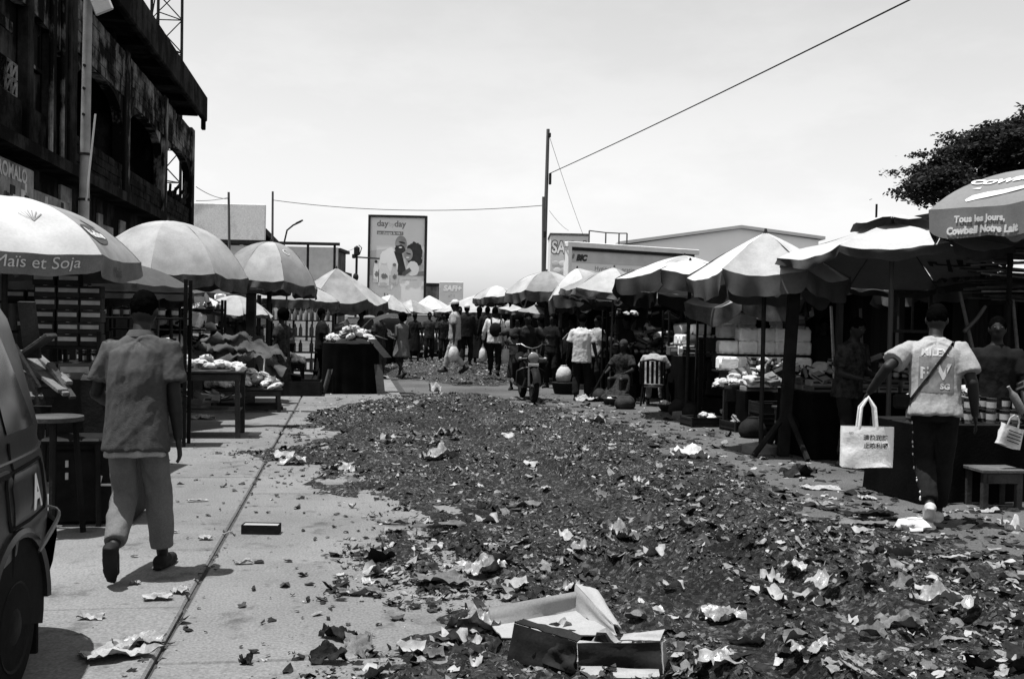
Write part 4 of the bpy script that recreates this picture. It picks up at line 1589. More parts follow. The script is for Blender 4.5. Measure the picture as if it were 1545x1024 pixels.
c_black = cloth('black clothing', 0.010)
c_dark = cloth('dark clothing', 0.012, .4)
c_char = cloth('charcoal clothing', 0.032, .4)
c_grey = cloth('grey clothing', 0.11, .3)
c_pale = cloth('pale clothing', 0.30, .2)
c_white = cloth('white clothing', 0.50, .07)
c_print = cloth('dark printed clothing', 0.022, .9, scale=16, fine=.5)
c_shirt1 = M('worn grey shirt', 0.062, .95, .30, 2.4, .25, 160, .05, fine=.14)
c_trou1 = cloth('light trousers', 0.12, .15)
c_tee2 = cloth('pale tee shirt', 0.28, .15, scale=4)
m_shoe = M('worn shoe leather', 0.02, .6, .3, 8, .1)
m_shoew = M('white trainer', 0.4, .7, .1, 6, .05)


def ik(A, T, l1, l2, pole):
    d = T - A
    L = d.length
    m = (l1 + l2) * .998
    if L > m:
        T = A + d * (m / L)
        d = T - A
        L = m
    x = (l1 * l1 - l2 * l2 + L * L) / (2 * L)
    h = math.sqrt(max(l1 * l1 - x * x, 0))
    dn = d / L
    p = pole - dn * pole.dot(dn)
    if p.length < 1e-5:
        p = dn.orthogonal()
    p.normalize()
    return A + dn * x + p * h, T


def remesh(mb, vox, name, mats, smooth_it=3, disp=None):
    me = mb.mesh('tmp', mats[:1])
    o = bpy.data.objects.new('tmp', me)
    COL.objects.link(o)
    r = o.modifiers.new('r', 'REMESH')
    r.mode, r.voxel_size = 'VOXEL', vox
    if smooth_it:
        s_ = o.modifiers.new('s', 'SMOOTH')
        s_.factor, s_.iterations = 0.5, smooth_it
    dg = bpy.context.evaluated_depsgraph_get()
    out = bpy.data.meshes.new_from_object(o.evaluated_get(dg))
    bpy.data.objects.remove(o)
    bpy.data.meshes.remove(me)
    out.name = name
    if disp:
        n = len(out.vertices)
        co = np.empty(n * 3, np.float32)
        no = np.empty(n * 3, np.float32)
        out.vertices.foreach_get('co', co)
        out.vertex_normals.foreach_get('vector', no)
        co, no = co.reshape(-1, 3), no.reshape(-1, 3)
        co = co + no * disp(co)[:, None].astype(np.float32)
        out.vertices.foreach_set('co', co.ravel())
    out.materials.clear()
    for m in mats:
        out.materials.append(m)
    out.shade_smooth()
    out.update()
    return out


def folds(seed, a=.010, sx=9, sz=5):
    def fn(co):
        x, y, z = co[:, 0], co[:, 1], co[:, 2]
        ang = np.arctan2(y, x + .001)
        n1 = fbm(ang * 2.2 + x * 4 + 31, z * sz + x * 5, seed, 3) - .45
        n2 = np.abs(fbm(x * sx + y * sx * .6 + 7, z * sz * 1.3 - x * 4, seed + 3, 3) - .5)
        return a * (2.0 * n1 - 3.0 * n2 + .5)
    return fn


def folds_near(seed, a=.010):
    def fn(co):
        x, y, z = co[:, 0], co[:, 1], co[:, 2]
        ang = np.arctan2(y, x + .001)
        n1 = fbm(ang * 2.6 + seed, z * 1.3 + .3 * x, seed, 3) - .5
        n2 = np.abs(fbm(x * 6 + y * 3 + seed, z * 5 - x * 5, seed + 3, 4) - .5)
        n3 = np.abs(fbm(x * 13 - z * 6 + seed, z * 9 + y * 5, seed + 5, 3) - .5)
        return a * (2.4 * n1 - 2.6 * n2 - .8 * n3 + .6)
    return fn


def ering(c, ax, ay, a, b, n=16, e=2.3):
    out = []
    for k in range(n):
        t = 2 * math.pi * k / n
        ct, st = math.cos(t), math.sin(t)
        out.append(c + ax * (a * math.copysign(abs(ct) ** (2 / e), ct)) + ay * (b * math.copysign(abs(st) ** (2 / e), st)))
    return out


def person(label, at, rz, H=1.75, seat=None, lean=0.0, side=0.0, feet=None, hands=None, headp=(0, 0), build=1.0, shirt=None, sleeve='short',
           hem=-.12, trousers=None, skirt=None, shoes=m_shoe, hair='short', hairm=None, vox=.016, group=None, under=None, collar=None, studs=False,
           skin=None, footp=(0, 0), loose=1.0, knee_out=0.0, stoop=0.0, at_z=None, hat=None):
    """Local space: +Y is the way the person faces, +X their right. feet/hands: targets (right, left)."""
    k = H / 1.75
    skin = skin or m_skin
    pelz = (seat if seat is not None else 0.925 * k)
    u = Vector((math.sin(rad(side)), math.sin(rad(lean)), math.cos(rad(lean)))).normalized()
    pel = Vector((0, 0, pelz))
    ax = Vector((1, 0, 0)) - u * u.x
    ax.normalize()
    ay = u.cross(ax)
    sh = k * (1 if build <= 1.05 else 1.0)
    u2 = Vector((u.x, math.sin(rad(lean + stoop)), math.cos(rad(lean + stoop)))).normalized()

    def T(t, x=0, y=0):
        base = pel + u * min(t, .3) * k + (u2 * (t - .3) * k if t > .3 else Vector())
        return base + ax * (x * k) + ay * (y * k)
    feet = feet or (Vector((.11, .03, 0)), Vector((-.11, -.03, 0)))
    hands = hands or (Vector((.27, .06, .80)), Vector((-.27, .04, .80)))
    feet = [Vector(f) for f in feet]
    hands = [Vector(h) for h in hands]
    body = MB()
    bw = build
    body.loft([ering(T(t), ax, ay, a * k * bw, b * k * bw) for t, a, b in ((-.10, .12, .09), (-.03, .165, .115), (.08, .15, .105), (.2, .145, .10), (.34, .168, .115), (.44, .172, .105), (.50, .12, .075), (.54, .06, .055))])
    nb, hd = T(.53), headp
    hu = Vector((math.sin(rad(hd[1])) * .5, math.sin(rad(lean + stoop + hd[0])), math.cos(rad(lean + stoop + hd[0])))).normalized()
    hr = Matrix.Rotation(rad(-hd[1]), 3, 'Z') @ Matrix.Rotation(-rad(lean + stoop + hd[0]), 3, 'X')
    hc = nb + hu * (.165 * k)
    body.cap(T(.50), nb + hu * .08 * k, .058 * k, .052 * k)
    body.ell(hc, (.075 * k, .094 * k, .112 * k), hr, 16, 10)
    body.ell(hc + hr @ Vector((0, .03, -.06)) * k, (.055 * k, .062 * k, .058 * k), hr)
    body.ell(hc + hr @ Vector((0, .095, -.012)) * k, (.014 * k, .022 * k, .026 * k), hr, 8, 6)
    for sx in (-1, 1):
        body.ell(hc + hr @ Vector((sx * .076, -.005, -.012)) * k, (.012 * k, .022 * k, .032 * k), hr, 8, 6)
    legs, arms = [], []
    for i, sx in enumerate((1, -1)):
        hip = T(-.02, sx * .09)
        fp = rad(footp[i])
        f = feet[i]
        ank = Vector((f.x, f.y, f.z + .085 * k))
        if fp:
            ank = Vector((f.x, f.y - .10 * (1 - math.cos(fp)), f.z + .06 * k + .19 * math.sin(fp) * k))
        kn, ank = ik(hip, ank, .43 * k, .41 * k, Vector((sx * (.10 + knee_out), 1, .05)))
        legs.append((hip, kn, ank, fp))
        body.cap(hip, kn, .082 * k * bw, .056 * k)
        body.cap(kn, ank, .054 * k, .036 * k)
        body.cap(kn.lerp(ank, .12) + Vector((0, -.015, 0)), kn.lerp(ank, .55), .058 * k, .044 * k)
        td = Vector((sx * .10, math.cos(fp), -math.sin(fp))).normalized()
        body.cap(ank + td * .01 - Vector((0, 0, .035 * k)), ank + td * (.16 * k) - Vector((0, 0, .055 * k * math.cos(fp))), .036 * k, .026 * k)
        shd = T(.455, sx * .178 * bw, 0)
        el, wr = ik(shd, hands[i], .29 * k, .255 * k, Vector((sx * .35, -1, -.15)))
        arms.append((shd, el, wr))
        body.cap(shd, el, .053 * k, .042 * k)
        body.cap(el, el.lerp(wr, .4), .042 * k, .042 * k)
        body.cap(el.lerp(wr, .35), wr, .042 * k, .028 * k)
        fd = (wr - el).normalized()
        pn = fd.cross(Vector((0, 1, 0)))
        if pn.length < .2:
            pn = fd.cross(Vector((0, 0, 1)))
        pn.normalize()
        pw = pn.cross(fd).normalized()
        body.ell(wr + fd * (.045 * k), (.016 * k, .040 * k, .050 * k), Matrix((pn, pw, fd)).transposed(), 10, 8)
        if vox <= .012:
            for j in range(4):
                b0 = wr + fd * (.085 * k) + pw * ((j - 1.5) * .019 * k)
                ln = (.066, .076, .07, .055)[j] * k
                mid = b0 + fd * ln * .55
                body.cap(b0, mid, .0095 * k, .0088 * k, 8)
                body.cap(mid, mid + fd * ln * .4 - pn * sx * .016 * k, .0088 * k, .0078 * k, 8)
            tb = wr + fd * .03 * k + pw * (.03 * k)
            body.cap(tb, tb + (fd * .6 + pw * .7) * .05 * k, .011 * k, .009 * k, 8)
        else:
            body.cap(wr + fd * .08 * k, wr + fd * .15 * k - pn * sx * .012 * k, .026 * k, .018 * k, 8)
    me = remesh(body, vox if vox > .012 else .0085, 'person', [skin], 2)
    z0 = at_z if at_z is not None else 0.0
    root = link('person', me, None, (at[0], at[1], (at[2] if len(at) > 2 else 0) + z0), rz)
    tag(root, label, 'person', group)
    sd = zlib.crc32(label.encode()) % 97
    # clothes
    if shirt is not None:
        q = MB()
        lo = .022 * loose
        prof = [(hem, .178 + lo * .8, .128 + lo * .9), (hem + .05, .176 + lo * .6, .126 + lo * .8), (.02, .17 + lo * .5, .12 + lo * .7), (.15, .158 + lo * .7, .112 + lo * .8), (.3, .168 + lo * .6, .12 + lo * .6), (.42, .186 + lo * .3, .115 + lo * .4), (.465, .168, .098), (.505, .115, .082), (.535, .075, .068)]
        q.loft([ering(T(t), ax, ay, a * k * bw, b * k * bw, 20) for t, a, b in prof])
        for (shd, el, wr), sx in zip(arms, (1, -1)):
            q.ell(shd - ax * sx * .02 - u2 * .008, (.062 * k, .066 * k, .058 * k))
            if sleeve == 'short':
                e = shd.lerp(el, .74)
                q.tube([shd - (el - shd) * .1, shd.lerp(el, .3), e], [.056 * k, (.060 + .010 * loose) * k, (.066 + .016 * loose) * k], 12)
            elif sleeve == 'long':
                q.cap(shd, el, .064 * k, .052 * k)
                q.tube([el, el.lerp(wr, .5), el.lerp(wr, .93)], [.052 * k, .048 * k, .040 * k], 12)
        link('shirt', remesh(q, max(vox * .9, .011), 'shirt', [shirt], 3, folds_near(sd, .011) if vox < .013 else folds(sd, .011)), root)
        if under is not None:
            q = MB()
            q.loft([ering(T(t), ax, ay, a * k * bw, b * k * bw, 20) for t, a, b in ((hem - .035, .176 + lo * .3, .126 + lo * .4), (hem + .06, .165 + lo * .1, .118 + lo * .2))])
            link('undershirt_hem', remesh(q, max(vox * .9, .011), 'undershirt_hem', [under], 2, folds(sd + 4, .006)), root)
        if collar is not None:
            q = MB()
            cr_ = [ering(T(.515), ax, ay, .085 * k, .078 * k, 18), ering(T(.535), ax, ay, .082 * k, .074 * k, 18), ering(T(.56), ax, ay, .068 * k, .064 * k, 18)]
            q.loft(cr_, cap=False)
            link('collar', remesh_safe(q, collar), root)
    if trousers is not None:
        q = MB()
        q.loft([ering(T(t), ax, ay, a * k * bw, b * k * bw, 18) for t, a, b in ((-.13, .13, .10), (-.05, .178, .128), (.06, .165, .118), (.10, .16, .112))])
        for (hip, kn, ank, fp) in legs:
            dn = (ank - kn)
            q.cap(hip, kn, .094 * k * bw, (.068 + .008 * loose) * k)
            q.tube([kn - dn * .06, kn.lerp(ank, .4), kn.lerp(ank, .9)], [(.066 + .008 * loose) * k, (.066 + .006 * loose) * k, (.054 + .008 * loose) * k], 14)
        link('trousers', remesh(q, max(vox * .9, .011), 'trousers', [trousers], 3, folds_near(sd + 11, .011) if vox < .013 else folds(sd + 11, .010, 7, 9)), root)
        if studs:
            from mathutils.bvhtree import BVHTree as _B
            tm = [c for c in root.children if c.name.startswith('trousers')][0].data
            tb_ = _B.FromPolygons([v.co.copy() for v in tm.vertices], [tuple(f.vertices) for f in tm.polygons])
            q = MB()
            sr = random.Random(3)
            for (hip, kn, ank, fp) in legs[1:]:
                for a_, b_, n_ in ((hip, kn, 9), (kn, ank, 11)):
                    for j in range(n_):
                        c = a_.lerp(b_, (j + .5) / n_) + Vector((-.30, -.14, 0)) * k
                        hit = tb_.find_nearest(c)
                        if sr.random() < .85:
                            s_ = sr.uniform(.5, 1.15)
                            q.ell(hit[0], (.008 * s_, .008 * s_, .013 * s_), nu=6, nv=5)
            q.build('stud_stripe', m_whitewash, root, True)
            root.children[-1]['kind'] = 'stuff'
    if skirt is not None:
        mat, zl, wd = skirt
        q = MB()
        q.loft([ering(Vector((0, T(0).y * (1 - t) + t * (feet[0].y + feet[1].y) / 2, pelz + .1 + (zl - pelz - .1) * t)), Vector((1, 0, 0)), Vector((0, 1, 0)), (.165 + (wd - .165) * t) * k, (.125 + (wd * .8 - .125) * t) * k, 22) for t in (0, .2, .5, .8, 1)])
        link('skirt', remesh(q, max(vox, .014), 'skirt', [mat], 3, folds(sd + 21, .016, 9, 2)), root)
    if shoes is not None:
        for (hip, kn, ank, fp), sx in zip(legs, (1, -1)):
            q = MB()
            td = Vector((sx * .10, math.cos(fp), -math.sin(fp))).normalized()
            up = Vector((0, math.sin(fp), math.cos(fp)))
            c0 = ank - up * (.048 * k)
            q.cap(c0 - td * .035 * k, c0 + td * .05 * k, .046 * k, .044 * k)
            q.cap(c0 + td * .04 * k - up * .006, c0 + td * .155 * k - up * .014 * k, .043 * k, .034 * k)
            sole = [c0 - td * .085 * k - up * .035 * k, c0 + td * .195 * k - up * .035 * k]
            q.tube([sole[0], sole[0].lerp(sole[1], .3), sole[0].lerp(sole[1], .7), sole[1]], [.03 * k, .042 * k, .046 * k, .03 * k], 10, flat=.35)
            link('shoe', remesh(q, max(vox * .8, .01), 'shoe', [shoes], 2), root)
    hm = hairm or m_hair
    if hair:
        q = MB()
        if hair == 'short':
            q.ell(hc + hr @ Vector((0, -.012, .022)) * k, (.083 * k, .098 * k, .105 * k), hr, 16, 10)
            cut = -.035
        elif hair == 'afro':
            q.ell(hc + hr @ Vector((0, -.03, .04)) * k, (.125 * k, .125 * k, .12 * k), hr, 16, 10)
            q.ell(hc + hr @ Vector((0, -.08, -.02)) * k, (.10 * k, .07 * k, .09 * k), hr, 12, 8)
        elif hair == 'braids':
            q.ell(hc + hr @ Vector((0, -.015, .025)) * k, (.088 * k, .10 * k, .105 * k), hr, 16, 10)
            q.cap(hc + hr @ Vector((0, -.07, 0)) * k, hc + hr @ Vector((0, -.09, -.2)) * k, .07 * k, .05 * k)
        elif hair == 'bun':
            q.ell(hc + hr @ Vector((0, -.012, .022)) * k, (.083 * k, .098 * k, .102 * k), hr, 16, 10)
            q.ell(hc + hr @ Vector((0, -.07, .10)) * k, (.05 * k, .05 * k, .05 * k), hr)
        elif hair == 'scarf':
            q.ell(hc + hr @ Vector((0, -.02, .035)) * k, (.09 * k, .108 * k, .10 * k), hr, 16, 10)
            q.ell(hc + hr @ Vector((0, -.09, .03)) * k, (.05 * k, .05 * k, .05 * k), hr)
        dsp = (lambda co: .008 * (fbm(co[:, 0] * 60, co[:, 2] * 60 + co[:, 1] * 40, 3, 2) - .5)) if hair in ('afro', 'short', 'braids') else None
        me_ = remesh(q, max(vox * .8, .009), 'hair', [hm], 1, dsp)
        link('head_wrap' if hair == 'scarf' else 'hair', me_, root)
    if hat is not None:
        q = MB()
        q.ell(hc + hr @ Vector((0, -.008, .05)) * k, (.09 * k, .105 * k, .085 * k), hr, 16, 10)
        q.ell(hc + hr @ Vector((0, .11, .035)) * k, (.075 * k, .075 * k, .012 * k), hr, 14, 6)
        link('cap', remesh(q, max(vox * .7, .01), 'cap', [hat], 1), root)
    # eyes
    q = MB()
    for sx in (-1, 1):
        q.ell(hc + hr @ Vector((sx * .031, .083, .012)) * k, (.009 * k, .007 * k, .006 * k), hr, 8, 6)
    q.build('eyes', m_eye, root, True)
    root['hands_at'] = [list(a[2]) for a in arms]
    return root


def remesh_safe(q, mat):
    me = q.mesh('collar', [mat], True, 60)
    return me


def hand_of(p, i, drop=.09):
    v = Vector(p['hands_at'][i])
    return p.matrix_basis @ (v - Vector((0, 0, drop)))


def face(deg):
    """Turn so that the person faces deg degrees clockwise from straight away from the camera."""
    return -rad(deg)


def stand(px, py):
    p = on(px, py)
    return p


# the two nearest walkers
p1 = stand(203, 868)
man1 = person('man walking away in a worn grey short-sleeved shirt and light rolled trousers', (p1.x, p1.y, p1.z), face(-3), 1.74, lean=7, side=-1, stoop=7, headp=(8, 0),
              feet=(Vector((.105, .20, 0)), Vector((-.05, -.18, 0))), footp=(0, 58), hands=(Vector((.245, .02, .80)), Vector((-.22, .30, .98))),
              build=0.98, shirt=c_shirt1, sleeve='short', hem=-.17, under=c_pale, collar=c_shirt1, trousers=c_trou1, shoes=m_shoe, hair='short', vox=.011, loose=1.15)
p2 = stand(1405, 792)
man2 = person('man in a pale printed tee with a crossbody strap and dark studded trousers', (p2.x, p2.y, p2.z), face(22), 1.84, lean=9, side=-1, stoop=4, headp=(10, 6),
              feet=(Vector((.05, .20, 0)), Vector((-.02, -.17, 0))), footp=(0, 42), hands=(Vector((.30, .05, .92)), Vector((-.50, -.02, 1.07))),
              build=1.02, shirt=c_tee2, sleeve='short', hem=-.08, trousers=c_black, shoes=m_shoew, hair='short', vox=.012, loose=1.35, studs=True)
# strap across his back, and the print on the tee
from mathutils.bvhtree import BVHTree


def back_of(p):
    ch = [c for c in p.children if c.name.startswith('shirt')][0]
    me = ch.data
    return BVHTree.FromPolygons([v.co.copy() for v in me.vertices], [tuple(f.vertices) for f in me.polygons])


bv = back_of(man2)


def on_back(x, z, off=.005):
    h = bv.ray_cast(Vector((x, -1.5, z)), Vector((0, 1, 0)))
    if h[0] is None:
        h = bv.find_nearest(Vector((x, -.1, z)))
    return h[0] + h[1] * off


m_strap = M('strap webbing', .012, .8, .2, 9, .05)
q = MB()
N = 26
sp = [(.165 - .36 * t, 1.555 - .56 * t) for t in np.linspace(0, 1, N)]
L_ = [on_back(x - .020, z - .012, .008) for x, z in sp]
R_ = [on_back(x + .020, z + .012, .008) for x, z in sp]
q.add(L_ + R_, [(i, i + 1, N + i + 1, N + i) for i in range(N - 1)])
q.build('strap', m_strap, man2, True)
m_print1, m_print2 = M('tee print pale', .42, .9, .2, 20, 0), M('tee print grey', .15, .9, .3, 20, 0)
q = MB()
for (xa, za, xb, zb_) in ((-.13, 1.09, .13, 1.375),):
    q.grid(lambda u, v: on_back(xa + (xb - xa) * u, za + (zb_ - za) * v, .003), 14, 14)
q.build('printed_panel', m_print2, man2, True)
text_part('MILEX', .075, lambda u, v: on_back(-.115 + u, 1.385 + v, .006), m_print1, man2, offset=.003)
text_part('V', .17, lambda u, v: on_back(.0 + u, 1.20 + v, .006), m_print1, man2, offset=.006)
text_part('F', .13, lambda u, v: on_back(-.12 + u, 1.20 + v, .006), m_print1, man2, offset=.004)
text_part('SG', .06, lambda u, v: on_back(.03 + u, 1.12 + v, .006), m_print1, man2, offset=.003)


def dump_bbox(o):
    return o


# people further up the street
def P(label, px, py, deg, H=1.70, **kw):
    p = stand(px, py)
    kw.setdefault('vox', .020)
    return person(label, (p.x, p.y, p.z), face(deg), H, **kw)


shop = P('shopper in a dark patterned shirt facing the stall under the largest parasol', 1276, 703, 150, 1.72, lean=6, headp=(14, 0), shirt=c_print, trousers=c_black, hands=(Vector((.12, .28, 1.02)), Vector((-.14, .28, 1.05))), vox=.016)
white = P('man in a white tee shirt and black trousers seen from behind', 876, 604, 8, 1.72, shirt=c_white, trousers=c_black, hem=-.16, loose=1.5, headp=(8, 0), hands=(Vector((.30, .06, .80)), Vector((-.29, .08, .84))), feet=(Vector((.13, .06, 0)), Vector((-.10, -.05, 0))), vox=.016)
ped = P('pedestrian in white shirt with a round black bag on the back carrying two white bags', 745, 566, 4, 1.70, shirt=c_white, sleeve='long', trousers=c_black, hem=-.10, loose=1.4, headp=(4, 0), feet=(Vector((.10, -.12, 0)), Vector((-.10, .16, 0))), footp=(18, 0), hands=(Vector((.27, .08, .84)), Vector((-.29, .10, .86))))
capm = P('walker in a pale shirt and white cap carrying a white bag', 685, 563, -78, 1.74, shirt=c_pale, sleeve='short', trousers=c_pale, headp=(4, 0), feet=(Vector((.09, .26, 0)), Vector((-.09, -.26, 0))), footp=(0, 35), hands=(Vector((.26, .2, .90)), Vector((-.25, -.05, .82))), hat=c_white)
wom = P('woman in a sleeveless grey dress walking with a large dark hairdo', 605, 571, -40, 1.66, shirt=c_grey, sleeve=None, skirt=(c_grey, .55, .24), hair='afro', feet=(Vector((.08, .2, 0)), Vector((-.08, -.22, 0))), footp=(0, 40), hands=(Vector((.24, .22, .95)), Vector((-.26, -.06, .84))))
dk1 = P('person in dark print standing at the corner of the draped cart', 571, 571, 120, 1.68, shirt=c_print, trousers=c_char, headp=(14, 0), hands=(Vector((.2, .25, 1.0)), Vector((-.2, .25, 1.0))))
dk2 = P('man in black with a white cap in the crowd of dark figures', 703, 551, 6, 1.74, shirt=c_dark, sleeve='long', trousers=c_black, hat=c_white)
dk3 = P('tall person in long black clothing in the crowd centre', 722, 553, 10, 1.78, shirt=c_black, sleeve='long', skirt=(c_black, .25, .30), hair='braids', build=1.1)
dk4 = P('person in black beside the tall one near the pedestrian with bags', 734, 550, -14, 1.70, shirt=c_dark, sleeve='long', trousers=c_dark, hair='short')
dk5 = P('slim dark figure between the white cap walker and the crowd', 692, 549, 170, 1.68, shirt=c_black, trousers=c_black)
dk6 = P('person in a black top with pale bib by the far car', 647, 545, 172, 1.70, shirt=c_char, trousers=c_black)
dk7 = P('dark figure in front of the far pale car', 625, 546, 20, 1.62, shirt=c_black, skirt=(c_black, .35, .22), hair='scarf', hairm=c_black)
dk8 = P('person in dark trousers and patterned top behind the motorcycle', 668, 546, 160, 1.66, shirt=c_print, trousers=c_dark)
wom2 = P('woman in dark wrapped dress walking beside the motorcycle', 779, 588, -170, 1.66, shirt=c_char, sleeve='short', skirt=(c_dark, .28, .23), hair='afro', hands=(Vector((.34, .12, 1.25)), Vector((-.26, .1, .85))))
dk9 = P('person standing in the shade behind the motorcycle rider', 832, 585, -150, 1.72, shirt=c_black, trousers=c_black)
dk10 = P('bending person in a grey shirt behind the parasol post', 846, 583, 60, 1.70, lean=48, shirt=c_grey, trousers=c_black, hands=(Vector((.15, .6, .7)), Vector((-.15, .6, .7))), headp=(-20, 0))
dk11 = P('shaded shopper right of the man in the white tee', 900, 592, -120, 1.70, shirt=c_pale, trousers=c_dark, hands=(Vector((.15, .3, 1.1)), Vector((-.2, .1, .85))))
# vendors sitting
sea = P('vendor in a pale top sitting on a dark plastic chair with back turned', 985, 612, 14, 1.68, seat=.47, lean=6, shirt=c_pale, trousers=c_pale, feet=(Vector((.12, .42, 0)), Vector((-.14, .40, 0))), hands=(Vector((.22, .36, .62)), Vector((-.22, .36, .62))), headp=(12, 0), loose=1.4, vox=.018)
seb = P('vendor in black with a white headband sitting by the low trays', 1082, 632, 30, 1.70, seat=.48, lean=14, shirt=c_black, sleeve='long', skirt=(c_black, .08, .34), feet=(Vector((.14, .42, 0)), Vector((-.14, .40, 0))), hands=(Vector((.22, .42, .70)), Vector((-.22, .42, .66))), headp=(14, 0), build=1.15, vox=.018)
q = MB()
hc = Vector(seb['hands_at'][0])
sec = P('vendor in a printed dark wrap sitting behind the tripod pole', 940, 607, -150, 1.64, seat=.46, lean=4, shirt=c_print, skirt=(c_print, .1, .3), hair='scarf', hairm=c_char, feet=(Vector((.12, .4, 0)), Vector((-.12, .4, 0))), hands=(Vector((.2, .36, .6)), Vector((-.2, .36, .6))), vox=.018)
sed = P('vendor in black standing at the right edge behind the table', 1497, 745, -160, 1.74, shirt=c_black, trousers=c_black, hands=(Vector((.2, .24, .95)), Vector((-.24, .2, .9))), vox=.016)
see = P('vendor with dark head bowed behind the white bags at the left', 308, 600, 120, 1.64, seat=.62, lean=18, shirt=c_grey, sleeve='long', skirt=(c_char, .2, .3), feet=(Vector((.12, .4, 0)), Vector((-.12, .4, 0))), hands=(Vector((.2, .4, .8)), Vector((-.2, .4, .8))), headp=(20, 0), vox=.018)
sef = P('vendor in black hidden in the shade behind the walking man', 262, 610, 160, 1.70, shirt=c_black, trousers=c_black, vox=.022)
seg = P('shaded vendor standing behind the stepped white packs', 1240, 640, -170, 1.72, shirt=c_black, sleeve='long', trousers=c_black, vox=.022)

# the crowd at the end of the street: copies of six figures
crowd = [P('dark-clothed figure far up the street', 700, 525, 5, 1.72, shirt=c_dark, trousers=c_black, vox=.035),
         P('figure in a pale top far up the street', 716, 525, 175, 1.70, shirt=c_pale, trousers=c_dark, vox=.035),
         P('figure in a white cap far up the street', 690, 524, 10, 1.74, shirt=c_grey, trousers=c_dark, hat=c_white, vox=.035),
         P('figure in a long dark dress far up the street', 738, 524, 160, 1.64, shirt=c_print, skirt=(c_print, .2, .26), hair='afro', vox=.035),
         P('figure in a white shirt far up the street', 756, 526, 0, 1.70, shirt=c_white, trousers=c_black, vox=.035),
         P('figure in charcoal far up the street', 770, 527, 90, 1.70, shirt=c_char, trousers=c_black, vox=.035)]
for c in crowd:
    c['group'] = 'shoppers far up the street'
rc = random.Random(8)
for k in range(30):
    px = rc.choice([rc.uniform(600, 680), rc.uniform(680, 800), rc.uniform(690, 900)])
    py = rc.uniform(512, 541)
    p = G(px, py)
    c = dup(crowd[k % 6], (p.x, p.y, surf_z(p.x, p.y)), (0, 0, rc.uniform(0, 6.28)), rc.uniform(.94, 1.05))

# ------------------------------------------------------------------ the parked car at the left edge
m_paint = M('dark car paint', 0.011, 0.34, 0.35, 3, 0.04, 25, 0.5, fine=.25)
m_glass = M('dark car glass', 0.03, 0.12, 0.2, 2, 0, 30, 0.6)
m_rubber = M('tyre rubber', 0.012, 0.85, 0.3, 12, 0.2)
m_plast = M('black plastic trim', 0.014, 0.55, 0.3, 10, 0.15)
m_chrome = M('dull chrome', 0.13, 0.4, 0.15, 10, 0.05, metal=0.9)
m_lightglass = M('lamp glass', 0.22, 0.2, 0.15, 5, 0, 30, 0.5)
m_letter = M('white sign paint', 0.75, 0.6, 0.1, 8, 0)

tail = AT(124, 700, 4.95)
CW = 0.83
car_rz = STREET_RZ * 0.9
cen = Vector((tail.x, tail.y, 0)) - Matrix.Rotation(car_rz, 3, 'Z') @ Vector((CW, 2.02, 0))
cen.z = PAVE_Z
car = thing('parked_car', 'dark battered hatchback with one white letter on its flank, cut by the left edge', 'car', cen, car_rz)
PROF = [(.17, .72, -1.95, 1.84), (.28, .795, -2.02, 1.95), (.45, .815, -2.06, 1.99), (.62, .83, -2.06, 2.0), (.78, .828, -2.03, 1.985), (.92, .81, -1.95, 1.95), (1.00, .785, -1.35, 1.90),
        (1.05, .785, -1.22, 1.91), (1.18, .75, -1.05, 1.90), (1.36, .705, -.86, 1.86), (1.54, .66, -.70, 1.80), (1.66, .60, -.5, 1.70), (1.72, .46, -.3, 1.48), (1.735, .25, -.1, 1.1)]


def cprof(z):
    for a, b in zip(PROF[:-1], PROF[1:]):
        if z <= b[0]:
            t = max(0, (z - a[0]) / (b[0] - a[0]))
            return [a[i] + (b[i] - a[i]) * t for i in (1, 2, 3)]
    return list(PROF[-1][1:])


def chull(y, z, off=0.0, e=6.0):
    w, yf, yr = cprof(z)
    m, h = (yf + yr) / 2, (yr - yf) / 2
    t = min(abs((y - m) / h), .9995)
    return Vector(((w + off) * (1 - t ** e) ** (1 / e), y, z))


def cring(z, off=0.0, e=6.0, n=72):
    w, yf, yr = cprof(z)
    m, h = (yf + yr) / 2, (yr - yf) / 2
    out = []
    for k in range(n):
        t = 2 * math.pi * k / n
        ct, st = math.cos(t), math.sin(t)
        out.append(Vector(((w + off) * math.copysign(abs(ct) ** (2 / e), ct), m + (h + off) * math.copysign(abs(st) ** (2 / e), st), z)))
    return out


q = MB()
q.loft([cring(z) for z in np.concatenate([np.linspace(.17, .92, 10), np.linspace(.97, 1.72, 18)])])
q.build('body', m_paint, car, True, 35)


def cpatch(name, pts_fn, nu, nv, mat, parent=car, smooth=True):
    q = MB()
    q.grid(pts_fn, nu, nv)
    return q.build(name, mat, parent, smooth, 179)


for sx in (1, -1):
    for (y0, y1) in ((-.62, .28), (.36, 1.02), (1.10, 1.50)):
        def wf(u, v, y0=y0, y1=y1):
            z = 1.075 + .47 * v
            lean0 = .42 * v * (1 if y0 < -.3 else .05)
            lean1 = -.22 * v if y1 > 1.3 else 0
            p = chull((y0 + lean0) * (1 - u) + (y1 + lean1) * u, z, .006)
            p.x *= sx
            return p
        cpatch('window', wf, 8, 5, m_glass)
q = MB()
rearw = []
q.grid(lambda u, v: Vector(((u - .5) * 1.1 * (1 - .2 * v), cprof(1.07 + .46 * v)[2] + .008 - .06 * (abs(u - .5) * 2) ** 4, 1.07 + .46 * v)), 10, 5)
q.build('rear_window', m_glass, car, True, 179)
q = MB()
q.grid(lambda u, v: Vector(((u - .5) * 1.25 * (1 - .22 * v), cprof(1.04 + .52 * v)[1] - .008 + .05 * (abs(u - .5) * 2) ** 4, 1.04 + .52 * v)), 10, 5)
q.build('windscreen', m_glass, car, True, 179)
